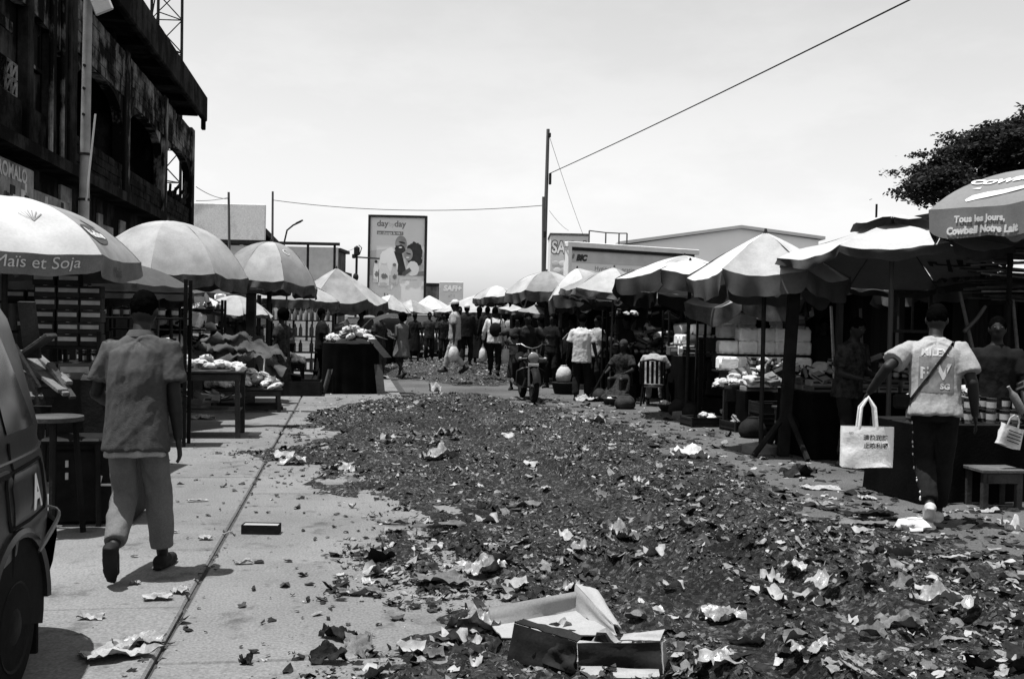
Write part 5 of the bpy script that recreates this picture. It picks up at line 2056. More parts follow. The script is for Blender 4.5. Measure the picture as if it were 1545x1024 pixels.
# bumper wrapping the tail, with a bent strip
q = MB()
bz = [(.30, .0), (.34, .03), (.42, .04), (.54, .042), (.60, .03), (.63, .0)]
nr_ = 72
sel = [k for k in range(nr_) if cring(.5)[k].y > 1.62]
rows_ = [[cring(z, o)[k] for k in sel] for z, o in bz]
q.add([p for r in rows_ for p in r], [(a * len(sel) + i, a * len(sel) + i + 1, (a + 1) * len(sel) + i + 1, (a + 1) * len(sel) + i) for a in range(len(bz) - 1) for i in range(len(sel) - 1)])
q.build('bumper', m_plast, car, True, 60)
q = MB()
q.tube([chull(y, .64, .04) + Vector((.012, 0, -.25 * (1.75 - y) ** 2)) for y in np.linspace(1.22, 1.9, 9)], [.006, .011, .012, .011, .010, .009, .008, .007, .006], 6)
q.build('trim_strip', m_chrome, car, True)
# crease, seams, flap with the letter
q = MB()
q.tube([chull(y, .965 + .01 * (y > 1.6), .004) for y in np.linspace(-1.2, 1.86, 30)], .008, 5)
q.build('belt_crease', m_paint, car, True)
for y in (-.68, .32, 1.06):
    for sx in (1, -1):
        q = MB()
        q.tube([Vector((chull(y + (.05 if z > .9 else 0), z, .001).x * sx, y + (.05 if z > .9 else 0), z)) for z in np.linspace(.27, 1.04, 14)], .006, 4)
        q.build('door_seam', m_black, car)
for sx in (1, -1):
    for y in (.14, .92):
        q = MB()
        q.box(Vector(((chull(y, .93).x + .012) * sx, y, .93)), (.03, .16, .035), ch=.008)
        q.build('door_handle', m_plast, car)
fl = cpatch('fuel_flap', lambda u, v: chull(1.02 + .52 * u - .05 * (1 - v) * (1 if u < .5 else -1) * 0, .70 + .22 * v, .007 - .012 * (max(abs(u - .5), abs(v - .5)) * 2) ** 8), 10, 8, m_paint)
q = MB()
ring = [(1.02, .70), (1.28, .695), (1.52, .70), (1.545, .74), (1.545, .88), (1.52, .925), (1.28, .925), (1.02, .92), (1.0, .88), (1.0, .74), (1.02, .70)]
q.tube([chull(y, z, .002) for y, z in ring], .008, 4)
q.build('flap_seam', m_black, car)
text_part('A', 0.20, lambda u, v: chull(1.30 - u * .0 + u * .95, .735 + v, .014), m_letter, car, offset=.006)
# wheel arches, wheels, mud flaps, lamps
for sx in (1, -1):
    for yw in (1.10, -1.28):
        q = MB()
        q.add([Vector((sx * (chull(yw, .5).x + .004), yw, .3))] + [Vector((sx * (chull(yw, .55).x + .004), yw + .36 * math.cos(t), max(.3 + .36 * math.sin(t), .2))) for t in np.linspace(-.3, math.pi + .3, 22)], [(0, i, i + 1) for i in range(1, 22)])
        q.build('wheel_arch', m_black, car)
        q = MB()
        q.tube([Vector((sx * (chull(yw, .6).x + .006), yw + .37 * math.cos(t), .3 + .37 * math.sin(t))) for t in np.linspace(0.05, math.pi - .05, 20)], .022, 6)
        q.build('arch_lip', m_paint, car, True)
        q = MB()
        q.loft([[Vector((sx * xx, yw + rr_ * math.cos(t), .29 + rr_ * math.sin(t))) for t in np.linspace(0, 2 * math.pi, 33)[:-1]] for xx, rr_ in ((.62, .2), (.62, .27), (.65, .29), (.78, .29), (.815, .27), (.82, .2))])
        wo = q.build('wheel', m_rubber, car, True, 50)
        q = MB()
        q.loft([[Vector((sx * xx, yw + rr_ * math.cos(t), .29 + rr_ * math.sin(t))) for t in np.linspace(0, 2 * math.pi, 25)[:-1]] for xx, rr_ in ((.81, .19), (.825, .185), (.80, .12), (.83, .05))])
        q.build('hub_cap', m_plast, wo, True, 30)
    q = MB()
    q.box((sx * .70, 1.46, .20), (.2, .02, .28), ch=.005)
    q.build('mud_flap', m_rubber, car)
    q = MB()
    q.grid(lambda u, v: Vector((chull(1.80 + .135 * u, .72 + .2 * v, .008).x * sx, 1.80 + .135 * u, .72 + .2 * v)), 6, 4)
    q.build('tail_lamp', M('tail lamp', .05, .2, .2, 5, 0, 30, .5), car, True)
q = MB()
q.box((0, 2.055, .56), (.5, .02, .11), ch=.004)
q.build('number_plate', m_whitewash, car)

# ------------------------------------------------------------------ motorcycle and its rider
mp_ = stand(806, 608)
MRZ = face(171)
moto = thing('motorcycle', 'motorcycle with a round headlamp riding towards us between the stalls', 'motorcycle', mp_ - Matrix.Rotation(MRZ, 3, 'Z') @ Vector((0, .72, 0)), MRZ)


def wheel(y, r, tw, nm='wheel'):
    q = MB()
    n, mS = 28, 8
    q.grid(lambda u, v: Vector((tw * math.cos(2 * math.pi * v), y + (r - tw + tw * math.sin(2 * math.pi * v)) * math.cos(2 * math.pi * u), r + (r - tw + tw * math.sin(2 * math.pi * v)) * math.sin(2 * math.pi * u))), n, mS, wrap=True)
    w = q.build(nm, m_rubber, moto, True, 60)
    q = MB()
    q.tube([(0, y + (r * .76) * math.cos(t), r + (r * .76) * math.sin(t)) for t in np.linspace(0, 2 * math.pi, 25)], .018, 6)
    for k in range(10):
        t = 2 * math.pi * k / 10
        q.tube([(.03 * (-1) ** k, y, r), (0, y + r * .75 * math.cos(t), r + r * .75 * math.sin(t))], .006, 4)
    q.tube([(-.07, y, r), (.07, y, r)], .04, 8)
    q.build('rim', m_chrome, w, True)


wheel(.66, .31, .055)
wheel(-.64, .30, .062)
for sx in (1, -1):
    q = MB()
    q.tube([(sx * .095, .66, .31), (sx * .085, .55, .62)], .030, 8)
    q.tube([(sx * .085, .55, .60), (sx * .08, .42, 1.0)], .020, 8)
    q.build('fork_leg', m_chrome, moto, True, 60)
    q = MB()
    q.tube([(0, .40, 1.02), (sx * .12, .38, 1.05), (sx * .2, .32, 1.10), (sx * .38, .22, 1.08)], .013, 6)
    q.build('handlebar', m_chrome, moto, True)
    q = MB()
    q.cap((sx * .30, .26, 1.09), (sx * .40, .21, 1.08), .02, .02, 8)
    q.build('grip', m_rubber, moto, True)
    q = MB()
    q.tube([(sx * .22, .33, 1.10), (sx * .30, .36, 1.22)], .006, 5)
    q.ell((sx * .32, .36, 1.25), (.065, .015, .045), nu=10, nv=6)
    q.build('mirror', m_plast, moto, True)
    q = MB()
    q.tube([(sx * .08, .46, .84), (sx * .2, .46, .83)], .008, 5)
    q.ell((sx * .24, .47, .83), (.04, .045, .032), nu=10, nv=6)
    q.build('indicator', m_lightglass, moto, True)
    q = MB()
    q.tube([(0, .30, .66), (sx * .16, .28, .64), (sx * .27, .26, .58), (sx * .28, .24, .36), (sx * .2, .22, .28), (0, .22, .26)], .014, 6)
    q.build('crash_bar', m_chrome if sx > 0 else m_plast, moto, True)
    q = MB()
    q.cap((sx * .1, -.1, .31), (sx * .24, -.1, .31), .018, .018, 6)
    q.build('foot_peg', m_rubber, moto, True)
q = MB()
q.ell((0, .50, .85), (.118, .07, .118), nu=18, nv=10)
hl = q.build('headlamp', m_plast, moto, True)
q = MB()
q.ell((0, .545, .85), (.106, .035, .106), nu=18, nv=8)
q.build('lens', m_lightglass, hl, True)
q = MB()
q.box((0, .575, .715), (.20, .012, .055), ch=.004)
q.build('number_plate', m_whitewash, moto)
q = MB()
q.grid(lambda u, v: Vector(((u - .5) * .15, .66 + .345 * math.cos(.25 + 1.9 * v), .31 + .345 * math.sin(.25 + 1.9 * v) + .01 - .09 * (2 * u - 1) ** 2 * .5)), 6, 12)
q.build('mudguard', m_plast, moto, True)
for sx in (1, -1):
    q = MB()
    q.grid(lambda u, v: Vector((sx * (.06 + .20 * u), .25 - .05 * u, .30 + .33 * v - .03 * u * v)), 4, 4)
    q.build('dark_panel', m_plast, moto, True)  # panel added to darken the space inside the crash bars
q = MB()
q.ell((0, .12, .82), (.135, .26, .13), nu=16, nv=8)
q.build('fuel_tank', m_paint, moto, True)
q = MB()
q.loft([ering(Vector((0, y, z)), Vector((1, 0, 0)), Vector((0, 0, 1)), w, h, 14) for y, z, w, h in ((-.05, .80, .10, .05), (-.3, .79, .15, .06), (-.6, .82, .15, .055), (-.85, .86, .12, .04))])
q.build('saddle', m_rubber, moto, True)
q = MB()
q.box((0, .12, .42), (.26, .36, .26), ch=.05)
q.box((0, .2, .58), (.2, .2, .18), Matrix.Rotation(.4, 3, 'X'), ch=.03)
for k in range(5):
    q.box((0, .2, .5 + k * .035), (.27, .24, .012))
q.build('engine', m_iron, moto)
q = MB()
q.tube([(.1, .32, .45), (.15, .30, .28), (.17, 0, .26), (.19, -.5, .3), (.19, -.8, .34)], [.02, .022, .025, .04, .045], 8)
q.build('exhaust', m_chrome, moto, True)
q = MB()
q.tube([(0, .38, .98), (0, .05, .62), (0, -.05, .32)], .028, 6)
q.tube([(0, .35, .92), (0, -.35, .72), (0, -.85, .76)], .022, 6)
q.tube([(.08, -.64, .30), (.08, -.05, .34)], .022, 6)
q.tube([(-.08, -.64, .30), (-.08, -.05, .34)], .022, 6)
q.tube([(.12, -.6, .34), (.12, -.5, .74)], .028, 6)
q.tube([(-.12, -.6, .34), (-.12, -.5, .74)], .028, 6)
q.build('chassis', m_plast, moto, True)
mpos = moto.location
rid = person('motorcycle rider in a dark shirt leaning to the handlebars', (mpos.x, mpos.y, mpos.z), MRZ, 1.70, seat=.93, lean=10, shirt=c_dark, sleeve='short', trousers=c_black,
             feet=(Vector((.24, .16, .30)), Vector((-.24, .16, .30))), hands=(Vector((.36, .30, 1.12)), Vector((-.36, .30, 1.12))), headp=(-4, 0), vox=.016, knee_out=.35)
for ch in (rid,):
    ch.location = mpos + Matrix.Rotation(MRZ, 3, 'Z') @ Vector((0, -.24, 0))

# ------------------------------------------------------------------ cars at the far end
m_carpale = M('pale car paint', .35, .35, .1, 3, 0, 30, .5)


def far_car(label, at, rz, paint, L=4.1, h=1.45):
    r = thing('parked_car', label, 'car', at, rz)
    q = MB()
    secs = []
    for y, w, z0, z1 in ((-L / 2, .6, .4, .62), (-L / 2 + .12, .78, .25, .78), (-L / 2 + 1.0, .83, .22, .92), (0, .84, .22, .95), (L / 2 - .8, .83, .22, .95), (L / 2 - .12, .78, .25, .88), (L / 2, .65, .4, .7)):
        secs.append([Vector((x * w, y, z)) for x, z in ((-1, z0 + .1), (-.9, z0), (.9, z0), (1, z0 + .1), (1, z1 - .15), (.9, z1), (-.9, z1), (-1, z1 - .15))])
    q.loft(secs)
    q.build('body', paint, r, True, 35)
    q = MB()
    secs = []
    for y, z, w in ((-1.1, .93, .74), (-.35, h, .60), (1.05, h + .01, .60), (1.55, .94, .72)):
        secs.append([Vector((-w, y, .90)), Vector((w, y, .90)), Vector((w * .96, y, z)), Vector((-w * .96, y, z))])
    q.loft(secs)
    q.build('cabin', m_glass, r, True, 30)
    q = MB()
    q.box((0, .35, h + .01), (1.14, 1.45, .05), ch=.02)
    q.build('roof', paint, r)
    for sx in (-1, 1):
        for y in (-L / 2 + .75, L / 2 - .75):
            q = MB()
            q.loft([[Vector((sx * xx, y + r_ * math.cos(t), .31 + r_ * math.sin(t))) for t in np.linspace(0, 2 * math.pi, 25)[:-1]] for xx, r_ in ((.66, .28), (.7, .31), (.83, .31), (.86, .26))])
            w = q.build('wheel', m_rubber, r, True, 40)
            q = MB()
            for k in range(5):
                a = 2 * math.pi * k / 5
                q.box((sx * .87, y + .12 * math.cos(a), .31 + .12 * math.sin(a)), (.03, .17, .06), Matrix.Rotation(a, 3, 'X'))
            q.ell((sx * .87, y, .31), (.03, .06, .06), nu=8, nv=6)
            q.build('rim', m_letter, w)
        q = MB()
        q.box((sx * .55, L / 2 - .02, .66), (.28, .08, .14), ch=.02)
        q.box((sx * .55, -L / 2 + .02, .60), (.26, .08, .13), ch=.02)
        q.build('lamp', m_lightglass, r)
    return r


p = G(598, 543)
far_car('dark parked car with a pale alloy wheel past the draped cart', (p.x - .6, p.y + .4, 0), STREET_RZ + 2.1, m_paint)
p = G(636, 538)
far_car('pale parked car end-on past the woman in the grey dress', (p.x, p.y + 2.0, 0), STREET_RZ + .1, m_carpale, 3.9, 1.6)

# ------------------------------------------------------------------ stall furniture and goods
m_wood = M('stall wood', 0.04, 0.9, 0.45, 4, 0.3, 40, 0.1, stretch=(1, 1, 1), orand=.35, fine=.2)
m_woodp = M('pale stall wood', 0.11, 0.9, 0.35, 4, 0.3, 40, 0.1, orand=.3, fine=.2)
m_wooddk = M('dark stall wood', 0.012, 0.9, 0.5, 4, 0.3, 40, 0.1, orand=.4)
m_drape = M('black drape', 0.004, 0.95, 0.4, 4, 0.2)
m_tarp = M('grey tarpaulin', 0.06, 0.75, 0.4, 3, 0.25, 30)
m_card = M('cardboard', 0.11, 0.9, 0.25, 3, 0.1, 60, orand=.4, fine=.1)
m_carddk = M('dark carton', 0.025, 0.8, 0.4, 3, 0.1, orand=.5)
m_lab = M('pale label print', 0.34, 0.7, 0.25, 9, 0, orand=.15)
m_pack = M('white wrapped pack', 0.85, 0.5, 0.15, 9, 0.2, 30, orand=.15)
m_packg = M('grey wrapped pack', 0.14, 0.5, 0.3, 9, 0.2, 30, orand=.5)
m_bag = M('white plastic bag', 0.56, 0.6, 0.15, 9, 0.3, 22, trans=0.15)
m_tin = M('dark tin', 0.03, 0.4, 0.4, 6, 0.05, orand=.7)
m_crate = M('dark plastic crate', 0.018, 0.6, 0.3, 6, 0.05, orand=.5)


def table(label, at, w, dp, h, rz, mat=None, drape=False, planks=5, rail=False, shelf=False, name='market_table'):
    mat = mat or m_wood
    r = thing(name, label, 'table', at, rz)
    pw = dp / planks
    for k in range(planks):
        q = MB()
        q.box((RNG.uniform(-.015, .015), -dp / 2 + (k + .5) * pw, h - .015 + RNG.uniform(-.004, .004)), (w, pw - .012, .028), ch=.005)
        q.build('plank', mat, r)
    for sx in (-1, 1):
        for sy in (-1, 1):
            q = MB()
            q.box((sx * (w / 2 - .06), sy * (dp / 2 - .05), (h - .03) / 2), (.06, .06, h - .03), Matrix.Rotation(RNG.uniform(-.03, .03), 3, 'Y'), ch=.006)
            q.build('leg', mat, r)
    for sy in (-1, 1):
        q = MB()
        q.box((0, sy * (dp / 2 - .03), h - .08), (w - .05, .03, .08), ch=.004)
        q.build('apron', mat, r)
    if rail:
        for sy in (-1, 1):
            q = MB()
            q.box((0, sy * (dp / 2 - .09), .06), (w + .02, .05, .06), ch=.006)
            q.build('ground_rail', mat, r)
    if shelf:
        q = MB()
        q.box((0, 0, h * .4), (w - .1, dp - .1, .03), ch=.004)
        q.build('shelf', mat, r)
    if drape:  # black skirt to the ground, added to darken the space under tables
        q = MB()
        per = 2 * (w + dp)

        def pt(u, v):
            s_ = u * per
            if s_ < w:
                x, y, n = -w / 2 + s_, -dp / 2, (0, -1)
            elif s_ < w + dp:
                x, y, n = w / 2, -dp / 2 + s_ - w, (1, 0)
            elif s_ < 2 * w + dp:
                x, y, n = w / 2 - (s_ - w - dp), dp / 2, (0, 1)
            else:
                x, y, n = -w / 2, dp / 2 - (s_ - 2 * w - dp), (-1, 0)
            o = .02 + .022 * v * (1 + math.sin(s_ * 19 + 2.5 * math.sin(s_ * 4.3))) + .02 * math.sin(s_ * 3.1) * v
            return Vector((x + n[0] * o, y + n[1] * o, (h - .02) * (1 - v) + .015))
        q.grid(pt, int(per * 20), 5, wrap=True)
        q.build('dark_skirt', m_drape if drape is True else drape, r, True, 60)
    return r


def sack_mesh(name, w, h, dp, seed, mats, handles=True, lump=.14):
    q = MB()
    rr = random.Random(seed)
    rings = []
    for t, k in ((0, .55), (.06, .85), (.25, 1.0), (.5, .98), (.72, .82), (.88, .55), (.97, .36), (1.0, .40)):
        rings.append([Vector((w / 2 * k * math.cos(a) * (1 + lump * mnoise.noise(Vector((math.cos(a) * 2.6, math.sin(a) * 2.6, t * 4 + seed)))), dp / 2 * k * math.sin(a) * (1 + 1.2 * lump * mnoise.noise(Vector((math.cos(a) * 2.6, 5 + math.sin(a) * 2.6, t * 4 + seed)))), h * t)) for a in np.linspace(0, 2 * math.pi, 25)[:-1]])
    q.loft(rings)
    if handles:
        for sx in (-1, 1):
            q.tube([(sx * w * .12, 0, h * .95), (sx * w * .10, .01, h * 1.12), (0, 0, h * 1.25)], [.02, .014, .012], 6, flat=.4)
    return q.mesh(name, mats, True, 70)


def carton_mesh(w, dp, h, mats=(None, None), lab=True):
    q = MB()
    q.box((0, 0, h / 2), (w, dp, h), ch=.006)
    if lab:
        for sy in (-1, 1):
            q.box((0, sy * (dp / 2 + .001), h * .62), (w * .86, .004, h * .34), mat=1)
        q.box((0, 0, h + .001), (w * .16, dp, .003), mat=1)
    return q.mesh('carton', list(mats))


def roll_pack_mesh():
    """A clear-wrapped block of rolls."""
    q = MB()
    for i in range(3):
        for j in range(2):
            for k in range(2):
                q.tube([((i - 1) * .105, (j - .5) * .105, k * .1), ((i - 1) * .105, (j - .5) * .105, k * .1 + .096)], [.052, .052], 10)
    q.box((0, 0, .1), (.322, .218, .205), ch=.03)
    return q.mesh('roll_pack', [m_pack], True, 40)


def bottle_mesh():
    q = MB()
    q.tube([(0, 0, 0), (0, 0, .16), (0, 0, .2), (0, 0, .215), (0, 0, .25)], [.035, .035, .016, .013, .013], 10)
    return q.mesh('bottle', [m_packg], True, 40)


def tin_mesh():
    q = MB()
    q.tube([(0, 0, 0), (0, 0, .012), (0, 0, .10), (0, 0, .11)], [.042, .038, .038, .042], 12)
    q.tube([(0, 0, .03), (0, 0, .08)], [.0395, .0395], 12, cap=False, mat=1)
    return q.mesh('tin', [m_tin, m_lab], True, 40)


def crate_obj(label, at, rz, w=.5, dp=.34, h=.28, mat=None, group=None):
    r = thing('plastic_crate', label, 'crate', at, rz, group)
    mat = mat or m_crate
    q = MB()
    q.box((0, 0, .015), (w, dp, .025))
    q.build('base', mat, r)
    for sx, sy, L, ry in ((0, -1, w, 0), (0, 1, w, 0), (-1, 0, dp, 1), (1, 0, dp, 1)):
        for k in range(4):
            q = MB()
            c = (sx * w / 2, sy * dp / 2, .05 + k * (h - .08) / 3)
            q.box(c, (.018, L, .038) if ry else (L, .018, .038), ch=.003)
            q.build('slat', mat, r)
    for sx in (-1, 1):
        for sy in (-1, 1):
            q = MB()
            q.box((sx * w / 2, sy * dp / 2, h / 2), (.032, .032, h), ch=.004)
            q.build('corner_post', mat, r)
    return r


def proto(me, name):
    return me


carton_a = carton_mesh(.20, .16, .115, (m_carddk, m_lab))
carton_b = carton_mesh(.30, .22, .16, (m_card, m_lab))
carton_c = carton_mesh(.26, .20, .07, (m_packg, m_carddk))
packm, bottlem, tinm = roll_pack_mesh(), bottle_mesh(), tin_mesh()
small_bag = sack_mesh('plastic_bag', .20, .10, .17, 3, [m_bag], False, .55)
small_bag2 = sack_mesh('plastic_bag', .24, .09, .16, 8, [m_bag], False, .6)


def put(me, name, at, rz, label, cat, group, sc=1.0, rot=None):
    o = link(name, me, None, at, rz)
    if rot:
        o.rotation_euler = (rot[0], rot[1], rz)
    if sc != 1.0:
        o.scale = (sc,) * 3
    return tag(o, label, cat, group)


def local(root, x, y, z):
    return root.location + Matrix.Rotation(root.rotation_euler.z, 3, 'Z') @ Vector((x, y, z))


def rows(me, name, root, x0, y0, z0, nx, ny, nz, dx, dy, dz, label, cat, group, jit=.01, skip=.05, seed=1, sc=1.0, step=None):
    """Goods set out in rows and layers on a table or shelf (each one an object)."""
    rr = random.Random(seed)
    ht = {}
    for k in range(nz):
        for j in range(ny):
            for i in range(nx):
                if k and not ht.get((i, j, k - 1)):
                    continue
                if rr.random() < skip * (1 + k):
                    continue
                ht[(i, j, k)] = True
                p = local(root, x0 + i * dx + rr.uniform(-jit, jit), y0 + j * dy + rr.uniform(-jit, jit), z0 + k * dz + (step or 0) * j)
                put(me, name, p, root.rotation_euler.z + rr.uniform(-.12, .12), label, cat, group, sc)


def shelf_rack(label, at, w, dp, hs, rz, mat=None):
    r = thing('shelf_rack', label, 'shelf', at, rz)
    mat = mat or m_wooddk
    for z in hs:
        q = MB()
        q.box((0, 0, z - .012), (w, dp, .024), ch=.004)
        q.build('shelf', mat, r)
    for sx in (-1, 1):
        for sy in (-1, 1):
            q = MB()
            q.box((sx * (w / 2 + .022), sy * (dp / 2 - .02), (max(hs) + .15) / 2), (.04, .04, max(hs) + .15), ch=.004)
            q.build('post', mat, r)
    return r


def heap(root, me_list, name, n, x0, x1, y0, y1, z0, zh, label, cat, group, seed, sc=(.8, 1.15)):
    """A heaped pile: pieces on a mound, tilted as they lie."""
    rr = random.Random(seed)
    for k in range(n):
        u, v = rr.uniform(-1, 1), rr.uniform(-1, 1)
        x, y = (x0 + x1) / 2 + u * (x1 - x0) / 2, (y0 + y1) / 2 + v * (y1 - y0) / 2
        z = z0 + zh * max(0, 1 - u * u) * max(0, 1 - v * v) * rr.uniform(.4, 1)
        me = rr.choice(me_list)
        put(me, me.name.split('.')[0] if name == 'ware' else name, local(root, x, y, z), rr.uniform(0, 6.3), label, cat, group, rr.uniform(*sc), (rr.uniform(-.5, .5), rr.uniform(-.5, .5)))


# ---------------- left: rack of boxes under the near parasol
p = AT(98, 600, 9.7)
rk = shelf_rack('dark rack of stacked boxes under the near white parasol', (p.x, p.y, .03), 0.66, .4, (.45, .9, 1.22), STREET_RZ)
for c, (x, nz) in enumerate(((-.16, 6), (.06, 6), (.26, 5))):
    for k in range(nz):
        put(carton_a, 'carton', local(rk, x + RNG.uniform(-.01, .01), -.06, 1.222 + k * .117), STREET_RZ + RNG.uniform(-.06, .06), 'small dark carton with a pale band, in the tall stacks under the near white parasol', 'carton', 'boxes stacked under the near parasol')
rows(carton_b, 'carton', rk, -.2, -.05, .902, 2, 1, 1, .33, .2, .165, 'plain carton on the middle shelf of the dark rack', 'carton', 'cartons on the dark rack', seed=3)
p = AT(45, 600, 10.3)
rk2 = shelf_rack('half-empty dark rack left of the stacked boxes', (p.x, p.y, .03), 0.55, .4, (.5, 1.0, 1.35, 1.65), STREET_RZ)
for x, z in ((-.12, 1.65), (.1, 1.65), (.0, 1.35), (.14, 1.35), (.05, 1.0)):
    put(carton_a, 'carton', local(rk2, x, -.05, z + .002), STREET_RZ, 'small carton standing on the half-empty rack', 'carton', 'boxes on the half-empty rack')
p = AT(120, 600, 9.0)
tb0 = table('narrow table with parcels in front of the stacked boxes', (p.x, p.y, .03), .7, .4, .92, STREET_RZ, m_wooddk)
heap(tb0, [small_bag, carton_c], 'parcel', 9, -.25, .3, -.12, .12, .925, .10, 'pale parcel on the narrow table in front of the boxes', 'parcel', 'parcels on the narrow table', 4, (.6, .8))
p = AT(205, 600, 11.6)
rk3 = shelf_rack('dark rack of small goods behind the walking man', (p.x, p.y, .03), 1.1, .4, (.4, .8, 1.15, 1.5, 1.8), STREET_RZ)
for z in (.8, 1.15, 1.5):
    rows(tinm, 'tin', rk3, -.48, -.08, z + .002, 8, 1, 1, .13, .1, .1, 'small tin in rows on the dark rack behind the walking man', 'tin', 'tins on the dark rack', skip=.25, seed=int(z * 10))

# scrap timber leaning by the car
pl_me = []
for L, w in ((1.25, .13), (1.0, .10), (.8, .075), (1.1, .05)):
    q = MB()
    q.box((0, 0, L / 2), (w, .028, L), ch=.004)
    pl_me.append(q.mesh('plank', [m_wood]))
    q = MB()
    q.box((0, 0, L / 2), (w, .03, L), ch=.004)
    pl_me.append(q.mesh('plank', [m_woodp]))
timber = thing('timber_heap', 'heap of broken planks leaning beside the rear of the parked car', 'timber heap', AT(50, 640, 7.6) * Vector((1, 1, 0)) if False else (AT(50, 640, 7.6).x, AT(50, 640, 7.6).y, .03), 0)
rp = random.Random(21)
specs = [(40, 455, 50, 540, 0, 1), (8, 555, 78, 505, 0, 0), (-10, 495, 18, 530, 5, 1), (0, 505, 25, 545, 7, 1), (55, 535, 105, 578, 7, 2), (20, 520, 60, 585, 4, 1), (45, 550, 95, 590, 5, 1), (30, 560, 55, 600, 3, 0), (65, 560, 100, 595, 7, 2), (35, 530, 70, 560, 1, 0),
         (10, 575, 60, 600, 6, 1), (50, 570, 62, 610, 2, 1), (75, 548, 110, 600, 6, 0), (5, 540, 40, 610, 0, 1)]
for a_, b_, c_, d_, mi, dd in specs:
    A, B = AT(a_, b_, 7.4 + .12 * dd + rp.uniform(-.2, .2)), AT(c_, d_, 7.4 + rp.uniform(-.2, .2))
    L = (B - A).length
    o = link('plank', pl_me[mi], timber)
    v = (A - B).normalized()
    o.rotation_mode = 'QUATERNION'
    o.rotation_quaternion = (v.to_track_quat('Z', 'Y'))
    o.location = B - timber.location
    ml = (1.25, 1.25, 1.0, 1.0, .8, .8, 1.1, 1.1)[mi]
    o.scale = (1, 1, L / ml)
q = MB()                                                       # the trestle that carries the planks
for x in (-.45, .45):
    q.box((x, .1, .4), (.06, .06, .8))
q.box((0, .1, .8), (1.1, .08, .06))
q.build('trestle', m_wooddk, timber)

p = G(82, 780, .03)
p = AT(80, 700, 7.0)
rt = thing('round_table', 'round dark stool table with a pale rim beside the parked car', 'table', (p.x, p.y, .03))
q = MB()
q.tube([(0, 0, .80), (0, 0, .83)], [.20, .20], 28)
q.build('tabletop', m_wood, rt, True, 40)
for k in range(4):
    a = k * math.pi / 2 + .4
    q = MB()
    q.tube([(.14 * math.cos(a), .14 * math.sin(a), .80), (.2 * math.cos(a), .2 * math.sin(a), 0)], .022, 6)
    q.build('leg', m_wooddk, rt)
ch_ = thing('chair', 'dark round-backed chair behind the round stool table', 'chair', (p.x - .02, p.y + .42, .03), .2)
q = MB()
q.box((0, 0, .62), (.42, .4, .04), ch=.015)
q.build('seat', m_plast, ch_)
q = MB()
q.grid(lambda u, v: Vector(((u - .5) * .46 * math.sqrt(max(0.02, 1 - (v * .9) ** 2.4)), .2 + .03 * v - .06 * (2 * u - 1) ** 2, .64 + .40 * v)), 10, 10)
q.grid(lambda u, v: Vector(((u - .5) * .46 * math.sqrt(max(0.02, 1 - (v * .9) ** 2.4)), .225 + .03 * v - .06 * (2 * u - 1) ** 2, .64 + .40 * v)), 10, 10)
q.build('backrest', m_plast, ch_, True)
for sx in (-1, 1):
    for sy in (-1, 1):
        q = MB()
        q.tube([(sx * .18, sy * .17, .61), (sx * .2, sy * .19, 0)], .02, 6)
        q.build('leg', m_plast, ch_)

p = G(128, 792, .03)
cb = thing('cool_box', 'large black chest with a pale handle beside the walking man', 'chest', (p.x, p.y + .28, .03), STREET_RZ)
q = MB()
q.box((0, 0, .28), (.58, .5, .55), ch=.02)
q.build('body', m_plast, cb)
q = MB()
q.box((0, 0, .585), (.62, .54, .06), ch=.02)
q.build('lid', m_plast, cb)
q = MB()
q.tube([(.06, -.255, .36), (.06, -.29, .30), (.22, -.29, .30), (.22, -.255, .36)], .010, 6)
q.build('handle', m_whitewash, cb, True)
for z in (.36, .45):
    q = MB()
    q.box((-.18, -.256, z), (.02, .012, .05))
    q.build('latch', m_whitewash, cb)

p = G(290, 664, .03)
tb1 = table('wooden trestle table of pale wares right behind the walking man', (p.x - .15, p.y + .45, .03), 1.3, .7, .84, STREET_RZ, m_wood, shelf=True)
heap(tb1, [small_bag, small_bag2], 'plastic_bag', 30, -.6, .6, -.28, .28, .845, .14, 'small white bag heaped on the trestle table behind the walking man', 'bag', 'white bags on the trestle table', 5, (.7, 1.0))
heap(tb1, [carton_c], 'carton', 6, -.5, .5, -.2, .2, .46, .05, 'flat carton on the lower shelf of the trestle table', 'carton', 'cartons under the trestle table', 6)
q = MB()
q.grid(lambda u, v: Vector(((u - .5) * 1.5, .15 + .2 * mnoise.noise(Vector((u * 5, v * 4, 1))), .90 + .34 * math.sin(math.pi * u) * (1 - v) + .22 * abs(mnoise.noise(Vector((u * 6, v * 4, 3)))) + .10 * abs(mnoise.noise(Vector((u * 15, v * 9, 5)))))) + Vector((0, v * -.35, 0)), 44, 18)
cv = q.build('cloth_bundle', m_tarp, None, True, 179, local(tb1, .35, 1.1, 0), STREET_RZ)
tag(cv, 'crumpled pale cloth cover bunched above the white wares', 'cloth')

p = G(362, 622, .03)
tb2 = table('low pallet table heaped with white bags near the street', (p.x, p.y + .4, .03), 1.10, .8, .37, STREET_RZ + .1, m_wood, rail=True)
heap(tb2, [small_bag, small_bag2], 'plastic_bag', 46, -.5, .5, -.34, .34, .375, .24, 'white bag in the bright heap on the low pallet table', 'bag', 'white bags on the low pallet table', 9, (.75, 1.05))
q = MB()
for (x, z) in ((.25, .9),):
    q.tube([(x, .1, .37), (x + .02, .1, z)], .012, 6)
    q.ell((x + .03, .1, z + .04), (.075, .075, .075), nu=12, nv=8)
st_ = q.build('ball_stick', m_pack, None, True, 60, tb2.location, tb2.rotation_euler.z)
tag(st_, 'white ball on a thin stick standing in the low pallet table', 'stick')

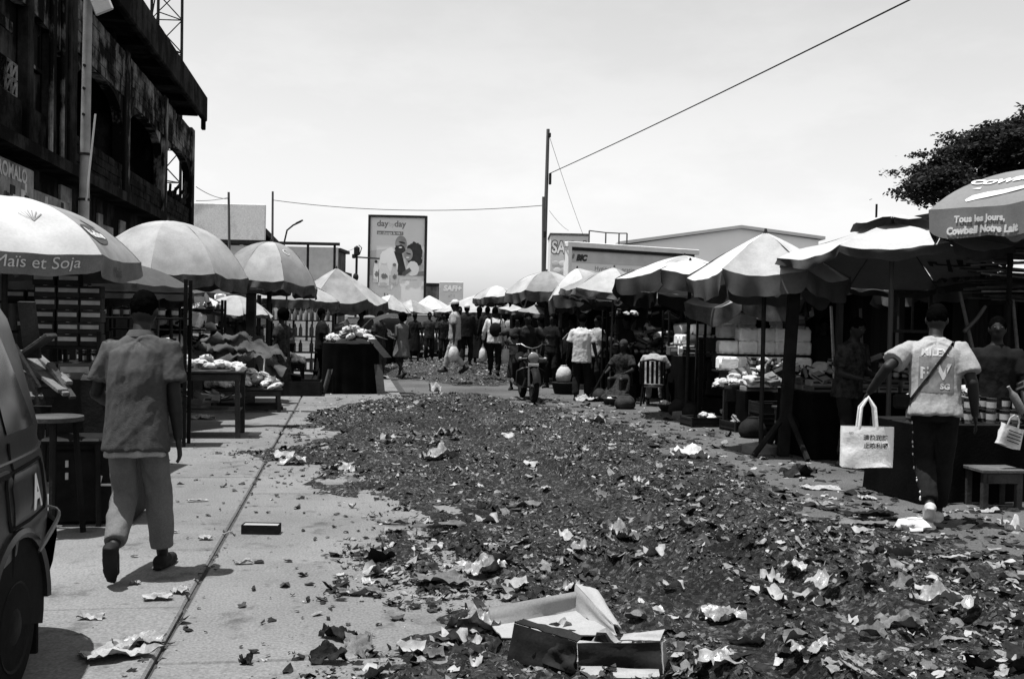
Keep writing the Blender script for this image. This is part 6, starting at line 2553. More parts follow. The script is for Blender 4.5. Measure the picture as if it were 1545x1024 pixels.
# black post and the tarpaulin hung from it
p = AT(377, 600, 16.9)
bp = thing('awning_post', 'thick black wooden post in front of the grey tarpaulin', 'post', (p.x, p.y, .03))
q = MB()
q.box((0, 0, (2.0) / 2), (.15, .13, 2.0), ch=.01)
q.build('shaft', m_wooddk, bp)
q = MB()
q.box((-.05, 0, 1.93), (.5, .2, .08), ch=.01)
q.build('cross_piece', m_wooddk, bp)
a, b, c, e = AT(336, 488, 17.6), AT(372, 490, 17.9), AT(440, 566, 17.3), AT(375, 566, 16.9)
q = MB()


def tarp(u, v):
    P_ = a.lerp(b, u).lerp(e.lerp(c, u), v)
    return P_ + Vector((0, -.10 * math.sin(u * 14 + v * 3) * (.3 + v) + .1 * v, -.12 * math.sin(math.pi * v) + .04 * math.sin(u * 22) + .16 * mnoise.noise(Vector((u * 4, v * 3, 2))) + .06 * mnoise.noise(Vector((u * 12, v * 8, 6)))))


q.grid(tarp, 40, 28)
tp_ = q.build('tarpaulin', m_tarp, None, True, 179)
tag(tp_, 'grey tarpaulin draped down from a pole beside the black post', 'tarpaulin')
q = MB()
q.tube([AT(330, 486, 17.7), AT(378, 489, 17.9)], .025, 6)
q.tube([AT(334, 486, 17.75), AT(334, 486, 17.75) * Vector((1, 1, 0)) if False else Vector((AT(334, 486, 17.75).x, 17.75, 0))], .025, 6)
tag(q.build('pole_trestle', m_wooddk), 'pole frame that holds up the grey tarpaulin', 'frame')

# dark trays and boxes
p = G(440, 600)
tr = thing('display_tray', 'large dark tilted tray with a board, on the ground before the draped cart', 'tray', (p.x, p.y + .35, 0), STREET_RZ)
q = MB()
q.box((0, 0, .02), (.95, .7, .03))
for sx in (-1, 1):
    q.box((sx * .48, 0, .16), (.025, .7, .30))
    q.box((0, sx * .35, .16), (.94, .025, .30))
q.build('tray', m_wooddk, tr)
q = MB()
q.box((-.35, .1, .42), (.9, .6, .03), Matrix.Rotation(.18, 3, 'Y') @ Matrix.Rotation(-.25, 3, 'X'), ch=.004)
q.build('board', m_tarp, tr)

# rack of bottles and jars in the middle left
p = AT(452, 600, 22)
rk4 = shelf_rack('dark stepped rack of bottles and jars left of the draped cart', (p.x, p.y, 0), 1.35, .45, (.35, .75, 1.1, 1.45), STREET_RZ)
for z in (.35, .75, 1.1, 1.45):
    rows(bottlem, 'bottle', rk4, -.6, -.12, z + .002, 11, 2, 1, .12, .14, .1, 'small bottle in rows on the stepped rack left of the draped cart', 'bottle', 'bottles on the stepped rack', skip=.2, seed=int(z * 10), sc=1.05)
p = AT(418, 600, 20)
tb3 = table('low table of white packets behind the grey tarpaulin', (p.x, p.y, 0), 1.1, .7, .62, STREET_RZ, m_wooddk)
heap(tb3, [small_bag, small_bag2], 'plastic_bag', 28, -.5, .5, -.3, .3, .625, .16, 'white packet heaped on the low table behind the tarpaulin', 'bag', 'white packets behind the tarpaulin', 15)
p = AT(408, 600, 21.5)
tb4 = table('table of boxes behind the low packets on the left', (p.x, p.y, 0), 1.0, .6, .95, STREET_RZ, m_wooddk)
rows(carton_b, 'carton', tb4, -.3, -.1, .952, 3, 1, 2, .32, .3, .162, 'grey carton piled on the table behind the white packets', 'carton', 'cartons behind the white packets', seed=6)

# the draped cart heaped with goods
p = G(521, 597)
crt = thing('draped_cart', 'tall black-draped cart heaped with pale bundles beside the muck', 'cart', (p.x, p.y + .55, 0), STREET_RZ + .1)
q = MB()


def drp(u, v):
    a_ = u * 2 * math.pi
    e_ = 3.2
    x = math.copysign(abs(math.cos(a_)) ** (2 / e_), math.cos(a_)) * .55
    y = math.copysign(abs(math.sin(a_)) ** (2 / e_), math.sin(a_)) * .5
    f = 1 + .07 * v + .05 * v * math.sin(u * 70 + 3 * math.sin(u * 17))
    return Vector((x * f, y * f, 1.03 - 1.015 * v))


q.grid(drp, 90, 8, wrap=True)
q.build('drape', m_drape, crt, True, 70)
q = MB()
q.ell((0, 0, 1.02), (.56, .52, .12), nu=20, nv=8)
q.build('cart_top', m_wooddk, crt, True)
for x0, w_ in ((-.44, .10), (.50, .16)):
    q = MB()
    q.grid(lambda u, v: Vector((x0 + w_ * (u - .5) + .12 * v * (1 if x0 > 0 else -1), -.5 - .09 * v - .03 * math.sin(u * 6), .52 - .45 * v) if x0 < 0 else (x0 + w_ * (u - .5) + .06 * v, -.44 - .10 * v, .62 - .58 * v)), 6, 6)
    q.build('cloth_corner', m_tarp, crt, True)
q = MB()
q.grid(lambda u, v: Vector((.38 + .30 * v + .16 * (u - .5), -.40 - .1 * v, 1.12 - .36 * v)), 5, 6)
q.build('cloth_corner', m_tarp, crt, True)
heap(crt, [small_bag, small_bag2, carton_c], 'bundle', 26, -.42, .42, -.38, .3, 1.06, .26, 'pale bundle heaped on top of the black-draped cart', 'bundle', 'bundles on the draped cart', 22, (.85, 1.3))
q = MB()
q.tube([(.05, .3, 1.1), (.42, .2, 1.5), (.72, .1, 1.62)], .02, 6)
q.grid(lambda u, v: Vector((.45 + .5 * u, -.1 + .4 * v, 1.56 + .12 * u - .08 * (2 * v - 1) ** 2 - .05 * (2 * u - 1) ** 2)), 8, 6)
q.build('shade_flap', m_udark, crt, True)

# a few more things hanging and standing at the back of the left stalls
p = AT(300, 600, 19.5)
rk5 = shelf_rack('dark back rack hung with clothes behind the white bags', (p.x, p.y, 0), 2.2, .5, (.6, 1.2, 1.8), STREET_RZ)
rows(carton_c, 'carton', rk5, -.9, 0, .602, 6, 1, 3, .33, .3, .072, 'flat carton on the back rack behind the white bags', 'carton', 'cartons on the back rack', seed=17)
for k in range(7):
    q = MB()
    w_, h_ = .32, RNG.uniform(.4, .6)
    q.grid(lambda u, v: Vector(((u - .5) * w_ * (1 - .1 * v), .03 * math.sin(u * 9 + k) * (1 + v), -h_ * v)), 8, 6)
    o = q.build('hanging_cloth', (m_tarp, m_carddk, c_print, c_pale)[k % 4], None, True, 179, local(rk5, -.9 + k * .3, -.28, 1.78), STREET_RZ)
    tag(o, 'garment hanging from the back rack at the left', 'garment', 'garments on the back rack')
q = MB()
p = AT(180, 600, 12)
tb5 = table('dark table in the shade left of the walking man', (p.x - .1, p.y, .03), 1.2, .6, .95, STREET_RZ, m_wooddk)
rows(tinm, 'tin', tb5, -.5, -.2, .952, 9, 3, 2, .12, .14, .112, 'tin piled on the dark table in the left shade', 'tin', 'tins on the shaded left table', skip=.2, seed=31)
for k, (px, d_, l_) in enumerate(((235, 14.5, 'thin pale pole beside the domed parasol'), (268, 15.5, 'thin dark prop pole under the domed parasol edge'), (428, 20.0, 'thin grey pole before the bottle rack'))):
    p = AT(px, 600, d_)
    q = MB()
    q.tube([(0, 0, 0), (.03, 0, 1.95)], .018, 6)
    tag(q.build('prop_pole', m_pole_wd if k != 1 else m_pole_dk, None, True, 60, (p.x, p.y, .0)), l_, 'pole')

# ---------------- right stalls, near to far
def rtable(label, px, d, w, dp, h, **kw):
    return table(label, (X(px, d), d, 0), w, dp, h, STREET_RZ + math.pi / 2 * 0, **kw)


# under the branded parasol: long draped table, hanging bag, stool
t7 = rtable('long black-draped table under the branded parasol', 1490, 9.6, 1.9, .8, .72, drape=True, mat=m_wooddk)
rows(tinm, 'tin', t7, -.85, -.25, .722, 14, 3, 2, .125, .15, .112, 'dark tin in rows on the draped table under the branded parasol', 'tin', 'tins under the branded parasol', skip=.15, seed=41, sc=1.1)
rows(carton_c, 'carton', t7, .1, .2, .722, 3, 1, 4, .28, .2, .072, 'flat packet stacked at the back of the draped table', 'carton', 'packets on the draped table', seed=42)
p = AT(1520, 655, 8.9)
hq = MB()
hw2, hh2 = .125, .19


def hbp(u, v):
    a_ = u * 2 * math.pi
    x = math.copysign(abs(math.cos(a_)) ** .4, math.cos(a_)) * hw2 * (1 - .12 * v)
    y = math.copysign(abs(math.sin(a_)) ** .4, math.sin(a_)) * .035
    n_ = mnoise.noise(Vector((x * 11, y * 11, v * 3 + 4)))
    return Vector((x, y * (1 + .5 * n_) + .012 * n_, hh2 * v + .015 * n_))


hq.grid(hbp, 40, 8, wrap=True)
hq.add([hbp(i / 20, 0) for i in range(20)], [tuple(range(20))])
for sx in (-1, 1):
    hq.tube([(sx * .06, .0, hh2 - .01), (sx * .05, .0, hh2 + .06), (sx * .015, 0, hh2 + .10)], .010, 6, flat=.4)
hb1 = hq.build('hanging_bag', m_bag, None, True, 60, (p.x, p.y, p.z - .11), .25)
hb1.rotation_euler = (0, .30, .25)
tag(hb1, 'printed white bag hanging at the front of the draped table', 'bag')
for k in range(4):
    hq = MB()
    hq.box((0, -.052, .14 - k * .03), (.15 - .02 * (k % 2), .004, .008))
    hq.build('printed_line', m_carddk, hb1)
p = G(1512, 770)
stl = thing('stool', 'low wooden stool with pale top at the right edge', 'stool', (p.x, p.y + .18, 0), .1)
for k in range(3):
    q = MB()
    q.box((0, -.12 + k * .12, .345), (.42, .114, .03), ch=.005)
    q.build('plank', m_woodp, stl)
for sx in (-1, 1):
    for sy in (-1, 1):
        q = MB()
        q.box((sx * .16, sy * .13, .165), (.055, .05, .33), ch=.005)
        q.build('leg', m_wood, stl)
    q = MB()
    q.box((0, sx * .15, .28), (.3, .025, .09), ch=.004)
    q.build('apron', m_wood, stl)
# bundle of sticks up on the stall frame
p = AT(1530, 420, 10.9)
q = MB()
rs_ = random.Random(4)
bun = thing('stick_bundle', 'bundle of long thin sticks laid on a frame at the right edge', 'stick bundle', (p.x, p.y, 0))
for k in range(34):
    z = p.z - .25 + rs_.uniform(0, .55)
    y = rs_.uniform(-.25, .25)
    q = MB()
    q.tube([(-.45 + rs_.uniform(-.12, .2), y, z + rs_.uniform(-.05, .05)), (1.3, y + rs_.uniform(-.1, .1), z + rs_.uniform(-.1, .16))], .011, 5)
    q.build('stick', m_woodp if k % 3 == 0 else m_wood, bun)
for x in (-.2, 1.1):
    for y in (-.3, .3):
        q = MB()
        q.tube([(x, y, 0), (x, y, p.z + .25)], .03, 6)
        q.build('post', m_wooddk, bun)
    q = MB()
    q.tube([(x, -.35, p.z - .27), (x, .35, p.z - .27)], .025, 6)
    q.build('bearer', m_wooddk, bun)
# crooked timber props and an empty window frame behind the second walker
for k, (a_, b_, l_) in enumerate((((1470, 545, 11.0), (1448, 440, 11.0), 'crooked pole left of the stick bundle'), ((1455, 500, 10.8), (1487, 462, 10.9), 'forked branch prop behind the man with the strap'), ((1536, 560, 10.6), (1528, 452, 10.6), 'pale pole at the right edge behind the table'),
                                  ((1300, 560, 12.8), (1298, 465, 12.8), 'thin pale prop behind the dark-patterned shopper'), ((1256, 545, 13.0), (1254, 462, 13.0), 'pale upright post under the left side of the largest parasol'))):
    A, B = AT(*a_), AT(*b_)
    q = MB()
    v = (A - B)
    A2 = A + v * (A.z / max(B.z - A.z, .1)) if k != 1 and k != 5 else A
    q.tube([A2, A2.lerp(B, .5) + Vector((.02, 0, 0)), B], [.024, .022, .02], 6)
    tag(q.build('prop_pole', m_woodp if k % 2 == 0 else m_pole_wd, None, True, 60), l_, 'pole')
p = AT(1377, 470, 12.6)
wf_ = thing('window_frame', 'empty wooden window frame hung behind the man with the strap', 'frame', p)
for nm, c, s_ in (('jamb', (-.22, 0, 0), (.04, .04, .5)), ('jamb', (.22, 0, 0), (.04, .04, .5)), ('rail', (0, 0, -.25), (.48, .045, .04)), ('rail', (0, 0, .25), (.48, .045, .04)), ('mullion', (0, 0, 0), (.025, .035, .46))):
    q = MB()
    q.box(c, s_, ch=.003)
    q.build(nm, m_wood, wf_)

# under the largest parasol
t6 = rtable('long table of wares behind the dark-patterned shopper', 1310, 12.4, 1.9, .9, .80, mat=m_wooddk, drape=True)
rows(carton_c, 'carton', t6, -.8, -.3, .802, 6, 2, 2, .29, .26, .072, 'grey packet set out on the table behind the shopper', 'carton', 'packets behind the shopper', skip=.1, seed=51)
rows(bottlem, 'bottle', t6, -.85, .25, .802, 14, 1, 1, .125, .1, .1, 'bottle in the back row behind the shopper', 'bottle', 'bottles behind the shopper', skip=.15, seed=52)
rows(tinm, 'tin', t6, .2, -.1, .95, 5, 2, 2, .13, .13, .112, 'tin stacked on the packets behind the shopper', 'tin', 'tins behind the shopper', seed=53)
p = G(1205, 640)
bn = table('low bench with paper packets left of the shopper', (X(1228, 13.6), 13.6, 0), 1.0, .35, .48, STREET_RZ, m_wood, planks=2, name='bench')
put(carton_b, 'carton', local(bn, -.15, 0, .482), STREET_RZ, 'lower carton on the low bench beside the thick black post', 'carton', None, .8)
put(carton_b, 'carton', local(bn, -.13, 0, .482 + .16 * .8), STREET_RZ + .1, 'upper carton on the low bench beside the thick black post', 'carton', None, .75)
p = G(1190, 690)
pp = thing('awning_post', 'thick black post with splayed feet below the ridged parasol', 'post', (p.x, p.y + .1, 0))
q = MB()
q.box((0, 0, 1.05), (.13, .12, 2.1), Matrix.Rotation(.04, 3, 'Y'), ch=.01)
q.build('shaft', m_wooddk, pp)
for k in range(4):
    a_ = k * math.pi / 2 + .3
    q = MB()
    q.tube([(0, 0, .55), (.45 * math.cos(a_), .45 * math.sin(a_), .02)], .035, 6)
    q.build('foot', m_wooddk, pp)

# the stepped display of white packs
d = 15.6
sd_ = thing('stepped_display', 'stepped wooden display stand loaded with white wrapped packs', 'display stand', (X(1150, d), d, 0), STREET_RZ)
for k in range(4):
    q = MB()
    q.box((0, -.45 + k * .3, .62 + k * .24), (1.65, .30, .03), ch=.005)
    q.build('shelf', m_wooddk, sd_)
    q = MB()
    q.box((0, -.595 + k * .3, .52 + k * .24), (1.62, .02, .2), ch=.003)
    q.build('riser', m_wooddk, sd_)
for sx in (-1, 1):
    for y, h in ((-.55, .6), (.55, 1.33)):
        q = MB()
        q.box((sx * .8, y, h / 2), (.06, .06, h))
        q.build('leg', m_wooddk, sd_)
for k, (nx, nz, me, nm, lb, x0) in enumerate(((7, 1, carton_c, 'carton', 'grey packet on the lowest step of the display', -.72), (5, 1, packm, 'roll_pack', 'white roll pack in the bright stepped display', -.62), (5, 2, packm, 'roll_pack', 'white roll pack in the bright stepped display', -.5), (5, 2, packm, 'roll_pack', 'white roll pack in the bright stepped display', -.4))):
    rows(me, nm, sd_, x0, -.45 + k * .3, .637 + k * .24, nx, 1, nz, .30 if me is packm else .25, .2, .205 if me is packm else .072, lb, 'pack' if me is packm else 'carton', 'white packs on the stepped display' if me is packm else 'packets on the lowest step', skip=.08, seed=60 + k)
rows(carton_b, 'carton', sd_, .62, .2, 1.12, 1, 1, 4, .3, .2, .162, 'carton in the column at the right end of the stepped display', 'carton', 'cartons beside the white packs', seed=66, skip=0)
heap(sd_, [small_bag, small_bag2], 'plastic_bag', 14, -.8, -.2, -.55, -.2, .65, .12, 'loose white bag at the left end of the stepped display', 'bag', 'loose bags on the stepped display', 67)
d = 15.0
t5 = rtable('dark table with trays in front of the white packs', 1166, d, 1.1, .6, .60, mat=m_wooddk, drape=True)
rows(carton_c, 'carton', t5, -.4, -.15, .602, 4, 2, 2, .3, .28, .072, 'shallow packet on the table in front of the white packs', 'carton', 'shallow packets before the white packs', skip=.2, seed=71)
rows(carton_b, 'carton', t5, .0, .1, .602, 2, 1, 2, .33, .2, .162, 'plain carton stacked before the white packs', 'carton', 'plain cartons before the white packs', seed=72)
q = MB()
for x, z, a_ in ((-.35, .74, .2),):
    q.box((x, -.25, z), (.34, .28, .10), Matrix.Rotation(a_, 3, 'X'), ch=.01)
tag(q.build('white_carton', m_pack, None, False, 40, t5.location, STREET_RZ), 'bright white carton tilted on the dark table of trays', 'carton')
p = G(1168, 658)
cr1 = crate_obj('dark plastic crate on the ground by the thick black post', (p.x, p.y + .2, 0), STREET_RZ)
cr2 = crate_obj('second dark crate stacked with packets on top of the first', (p.x, p.y + .2, .285), STREET_RZ + .08, h=.2)
heap(cr2, [carton_c], 'carton', 6, -.15, .15, -.08, .08, .45, .05, 'packet lying on the stacked dark crates', 'carton', 'packets on the crates', 75, (.8, 1.0))
for k, (px, py) in enumerate(((1105, 640), (1065, 645), (1128, 652))):
    p = G(px, py)
    cr = crate_obj(('low dark tray crate in front of the vendor with headband', 'low dark crate left of the vendor with headband', 'low dark crate next to the stacked crates')[k], (p.x, p.y + .25, 0), STREET_RZ + .1 * k, .55, .4, .16)
    heap(cr, [carton_c, small_bag], 'parcel', 5, -.15, .15, -.1, .1, .1, .08, 'small parcel in a low crate before the vendor with headband', 'parcel', 'parcels in the low crates', 80 + k, (.6, .9))
# low awning strip glowing behind
a, b = AT(1052, 462, 20.5), AT(1236, 462, 20.5)
aw = thing('awning', 'pale low awning strip stretched behind the stepped display', 'awning', ((a.x + b.x) / 2, 20.5, 0))
q = MB()
hw = (b.x - a.x) / 2
q.grid(lambda u, v: Vector((-hw + 2 * hw * u, 1.8 * v, a.z - .12 + .32 * v - .05 * math.sin(u * math.pi * 3) ** 2)), 18, 5)
q.build('cloth', m_uwhite, aw, True)
for x in (-hw + .05, 0, hw - .05):
    for y, z in ((0.02, a.z - .14), (1.78, a.z + .18)):
        q = MB()
        q.tube([(x, y, 0), (x, y, z)], .025, 6)
        q.build('post', m_pole_wd, aw)

# third stall: pyramid of pale packs, chair
d = 19.0
t4 = rtable('table with added dark skirt and a peaked pile of white packs', 1064, d, 1.2, .9, .95, mat=m_wooddk, drape=True)
for k, (x, z, n) in enumerate(((-.35, .952, 1), (-.05, .952, 1), (.25, .952, 1))):
    rows(packm, 'roll_pack', t4, x, 0, z, 1, 2, (2, 3, 2)[k], .3, .24, .205, 'white pack in the peaked pile on the table with added dark skirt', 'pack', 'white packs in the peaked pile', skip=0, seed=90 + k, sc=.95)
rows(carton_c, 'carton', t4, -.48, -.35, .952, 4, 1, 2, .29, .2, .072, 'packet along the front of the table with added dark skirt', 'carton', 'packets before the peaked pile', skip=.1, seed=93)
put(carton_b, 'carton', local(t4, -.5, .25, .952), STREET_RZ, 'plain carton left of the peaked white packs', 'carton', None)
d = 21.0
t3 = rtable('dark table with small goods beside the seated pale vendor', 990, d, 1.3, .8, .9, mat=m_wooddk, drape=True)
rows(tinm, 'tin', t3, -.5, -.25, .902, 8, 3, 2, .14, .16, .112, 'tin on the table beside the seated pale vendor', 'tin', 'tins beside the pale vendor', skip=.2, seed=95, sc=1.1)
rows(carton_b, 'carton', t3, -.4, .25, .902, 3, 1, 3, .34, .2, .162, 'carton piled at the back of the pale vendor table', 'carton', 'cartons beside the pale vendor', skip=.1, seed=96)
# plastic chair of the seated vendor
p = sea.location
pc = thing('plastic_chair', 'dark plastic chair under the seated vendor in the pale top', 'chair', (p.x, p.y, 0), sea.rotation_euler.z)
q = MB()
q.box((0, .06, .40), (.42, .44, .035), ch=.012)
q.build('seat', m_plast, pc)
q = MB()
for x in np.linspace(-.17, .17, 5):
    q.box((x, -.20 - .02, .64), (.05, .02, .42), Matrix.Rotation(.12, 3, 'X'))
q.tube([(-.22, -.15, .42), (-.22, -.24, .84), (0, -.27, .88), (.22, -.24, .84), (.22, -.15, .42)], .02, 6)
q.build('backrest', m_plast, pc)
for sx in (-1, 1):
    for sy in (-.16, .26):
        q = MB()
        q.tube([(sx * .18, sy, .39), (sx * .21, sy * 1.12, 0)], .02, 6)
        q.build('leg', m_plast, pc)
    q = MB()
    q.tube([(sx * .22, -.2, .62), (sx * .23, .2, .60), (sx * .21, .24, .40)], .018, 6)
    q.build('arm', m_plast, pc)
for who, lb in ((seb, 'low box seat under the vendor with the white headband'), (sec, 'box seat under the vendor in the printed wrap'), (see, 'crate seat under the bowed vendor at the left')):
    h = .36 if who is not see else .5
    q = MB()
    q.box((0, 0, h / 2), (.4, .36, h), ch=.01)
    tag(q.build('wooden_crate', m_wooddk, None, False, 40, (who.location.x, who.location.y, 0), who.rotation_euler.z), lb, 'box')
q = MB()
hb_ = Vector((0, 0, 0))
# white headband
q.tube([Vector((.094 * math.cos(t), .108 * math.sin(t), 0)) for t in np.linspace(0, 2 * math.pi, 20)], .016, 6)
hbo = q.build('headband', c_white, seb, True)
hbo.location = (0, .27, 1.27)
hbo.rotation_euler = (-.45, 0, 0)

# far right stalls, dark tables with heaps
for k, (px, d, lb) in enumerate(((905, 23.5, 'dark-draped table under the conical parasol'), (870, 26.5, 'table with added dark skirt under the torn white parasol'), (838, 30.0, 'table with added dark skirt far along the right row'))):
    t = rtable(lb, px, d, 1.5, .9, .88, mat=m_wooddk, drape=True)
    heap(t, [small_bag, carton_b, carton_c], 'parcel', 16, -.65, .65, -.35, .35, .885, .3, 'mixed parcel heaped on the ' + lb, 'parcel', 'parcels on far table ' + ('one', 'two', 'three')[k], 100 + k)
for k, (px, d, lb) in enumerate(((525, 26, 'table with added dark skirt behind the black cart'), (556, 31, 'table with added dark skirt under the peaked tent parasol'), (585, 40, 'small table with added dark skirt far along the left row'))):
    t = rtable(lb, px, d, 1.6, .9, .9, mat=m_wooddk, drape=True)
    heap(t, [small_bag2, carton_b, carton_c], 'parcel', 16, -.65, .65, -.35, .35, .905, .35, 'mixed parcel heaped on the ' + lb, 'parcel', 'parcels on far left table ' + ('one', 'two', 'three')[k], 110 + k)

# ---------------- bags carried and set down
def hang(p, i, me, name, label, dz, rz=0.0, dy=0.0):
    v = p.matrix_basis @ Vector(p['hands_at'][i])
    return tag(link(name, me, None, (v.x, v.y + dy, v.z - dz), rz), label, 'bag')


bag_me = sack_mesh('plastic_bag', .26, .36, .20, 33, [m_bag])
bpy.context.view_layer.update()
hang(ped, 0, bag_me, 'plastic_bag', 'white bag in the right hand of the pedestrian with the backpack', .53, .3)
hang(ped, 1, bag_me, 'plastic_bag', 'white bag in the left hand of the pedestrian with the backpack', .53, 1.2)
hang(capm, 1, bag_me, 'plastic_bag', 'white bag carried by the walker in the white cap', .53, .5)
q = MB()
q.ell((0, 0, 0), (.15, .08, .18), nu=14, nv=10)
q.tube([(-.1, .05, .1), (-.13, .1, .3), (-.12, .22, .36)], .015, 6)
q.tube([(.1, .05, .1), (.13, .1, .3), (.12, .22, .36)], .015, 6)
bk = q.build('backpack', c_black, None, True, 60, (ped.location.x + .02, ped.location.y - .23, ped.location.z + 1.13), ped.rotation_euler.z)
tag(bk, 'round black backpack on the white-shirted pedestrian', 'backpack')

# tote bag with printed characters in the second walker's left hand
v = man2.matrix_basis @ Vector(man2['hands_at'][1])
fdv = Vector((-.05, 0, -.085))
m_tote = M('white tote cloth', .95, .7, .08, 8, .2, 30, .1, trans=.25)
tote = thing('tote_bag', 'white tote bag printed with dark characters held by the man with the strap', 'bag', (v.x - .02, v.y - .02, v.z - .62), -.06)
q = MB()
W_, H_, D_ = .42, .33, .11


def tp2(u, v):
    a_ = u * 2 * math.pi
    e_ = 5
    x = math.copysign(abs(math.cos(a_)) ** (2 / e_), math.cos(a_)) * W_ / 2
    y = math.copysign(abs(math.sin(a_)) ** (2 / e_), math.sin(a_)) * D_ / 2 * (1 - .35 * v)
    n = mnoise.noise(Vector((x * 7, y * 7, v * 3)))
    return Vector((x * (1 + .02 * v), y * (1 + .25 * n), H_ * v + (.02 * n if v < .9 else 0) + .02 * x * 2 * (1 - v)))


q.grid(tp2, 48, 10, wrap=True)
q.add([tp2(i / 24, 0) for i in range(24)], [tuple(range(24))])
q.build('sack', m_tote, tote, True, 60)
for sy in (-1, 1):
    q = MB()
    q.tube([(-.075, sy * .035, H_ - .02), (-.06, sy * .03, H_ + .16), (0, sy * .012, H_ + .245), (.05, sy * .03, H_ + .16), (.07, sy * .035, H_ - .02)], .013, 8, flat=.35)
    q.build('handle', m_tote, tote, True)
def tsurf(u, v):
    k = v / H_
    return Vector((u, -D_ / 2 * (1 - .35 * k) - .012, v))
text_part('清热润肺', .050, lambda u, v: tsurf(-.045 + u * 1.0, .225 + v), m_carddk, tote, offset=.001)
text_part('止咳利咽', .050, lambda u, v: tsurf(-.043 + u * 1.0, .160 + v), m_carddk, tote, offset=.001)
text_part('SJD', .025, lambda u, v: tsurf(-.16 + u, .27 + v), m_tarp, tote)
# the pale sack round his feet
p = on(1378, 798)
q = MB()
sk = sack_mesh('cloth_sack', .36, .10, .22, 71, [m_film if 'm_film' in globals() else m_bag], False, .75)
tag(link('cloth_sack', sk, None, (p.x, p.y, p.z - .01), .5), 'pale crumpled sack lying at the feet of the man with the strap', 'sack')
p = on(850, 594)
tag(link('white_sack', sack_mesh('white_sack', .34, .36, .3, 77, [m_bag], False), None, (p.x, p.y, .25), .2), 'round white sack on a dark basin by the white-shirted man', 'sack')
q = MB()
q.tube([(0, 0, 0), (0, 0, .02), (0, 0, .24), (0, 0, .25)], [.18, .2, .26, .25], 20)
tag(q.build('basin', m_plast, None, True, 40, (p.x, p.y, 0)), 'dark basin under the round white sack', 'basin')
# small bum bag of the second walker
q = MB()
q.box((0, 0, 0), (.16, .07, .12), ch=.02)
fb = q.build('hip_bag', c_black, None, False, 40, man2.matrix_basis @ Vector((-.24, -.02, 1.0)), man2.rotation_euler.z)
tag(fb, 'small black bag at the hip of the man with the strap', 'bag')

# ---------------- things lying in the foreground
# pale cardboard tray, opened, and the dark carton in front of it
def sheet(mb, pts, th=.006, mat=None, n=8, warp=.012, seed=1):
    """A thick bent sheet from four corners."""
    a, b, c, d = [Vector(p) for p in pts]
    nrm = (b - a).cross(d - a).normalized()

    def f(u, v, s):
        P_ = a.lerp(b, u).lerp(d.lerp(c, u), v)
        return P_ + nrm * (s * th / 2 + warp * mnoise.noise(Vector((u * 2.3 + seed, v * 2.1, seed))) + .3 * warp * mnoise.noise(Vector((u * 7 + seed, v * 7, 3))))
    mb.grid(lambda u, v: f(u, v, 1), n, n, mat)
    mb.grid(lambda u, v: f(v, u, -1), n, n, mat)
    edges = [[(t / n, 0) for t in range(n + 1)], [(1, t / n) for t in range(n + 1)], [(1 - t / n, 1) for t in range(n + 1)], [(0, 1 - t / n) for t in range(n + 1)]]
    for e_ in edges:
        vs = [f(u, v, 1) for u, v in e_] + [f(u, v, -1) for u, v in e_]
        m_ = n + 1
        mb.add(vs, [(i + 1, i, m_ + i, m_ + i + 1) for i in range(n)], mat)
    return mb


m_cardin = M('pale cardboard inside', 0.28, .9, .12, 6, .08, 70, fine=.08)
m_cardout = M('shaded carton outside', 0.018, .75, .4, 5, .1, 60, fine=.15)  # shade on the upright box sides put into this dark colour
ZM = .07
c1 = thing('cardboard_tray', 'pale opened cardboard tray lying on the muck in the foreground', 'cardboard box', on(830, 950))
o = c1.location


def L(px, py, z):
    return G(px, py, o.z + z) - o


floor_ = [L(757, 962, .01), L(930, 958, .01), L(868, 922, .01), L(742, 944, .01)]
q = MB()
sheet(q, floor_, seed=2)
q.build('bottom', m_cardin, c1, True, 50)
bk0, bk1 = floor_[3], floor_[2]
q = MB()
sheet(q, [bk0, bk1, bk1 + Vector((.01, .03, .10)), bk0 + Vector((-.02, .03, .085))], seed=4)
q.build('back_wall', m_cardin, c1, True, 50)
q = MB()
rt0, rt1 = floor_[2], floor_[1]
sheet(q, [rt1, rt0, rt0 + Vector((.0, .05, .13)), rt1 + Vector((-.02, .08, .04))], seed=6)
sheet(q, [rt0 + Vector((.0, .05, .13)), rt0 + Vector((.12, .03, .11)), rt1 + Vector((.03, .05, .02)), rt1 + Vector((-.02, .08, .04))], seed=7)
q.build('side_flap', m_cardin, c1, True, 50)
c2 = thing('cardboard_box', 'crushed dark carton with torn flaps in front of the pale tray', 'cardboard box', on(885, 1000))
o = c2.location
q = MB()
A, B = L(765, 998, .0), L(870, 1014, .0)
sheet(q, [A, B, B + Vector((.0, -.0, .135)), A + Vector((.03, .04, .165))], seed=12, warp=.02)
q.build('front_wall', m_cardout, c2, True, 50)
C_ = L(1000, 1016, .0)
q = MB()
sheet(q, [B + Vector((.01, 0, 0)), C_, C_ + Vector((-.01, .04, .13)), B + Vector((.0, .0, .13))], seed=13, warp=.02)
q.build('side_wall', m_cardout, c2, True, 50)
q = MB()
sheet(q, [A + Vector((.03, .045, .168)), B + Vector((.0, .0, .138)), B + Vector((.03, .05, .150)), A + Vector((.07, .08, .172))], seed=14, warp=.02)
q.build('top_flap', m_cardout, c2, True, 50)
q = MB()
sheet(q, [C_ + Vector((-.19, .03, .135)), C_ + Vector((-.01, .045, .132)), C_ + Vector((.02, .10, .165)), C_ + Vector((-.17, .07, .15))], seed=15, warp=.01)
q.build('torn_flap', m_cardin, c2, True, 50)
q = MB()
sheet(q, [C_ + Vector((0, .0, 0)), C_ + Vector((.035, .12, .02)), C_ + Vector((.03, .13, .11)), C_ + Vector((.0, .04, .13))], seed=16, warp=.01)
q.build('end_wall', m_cardin, c2, True, 50)
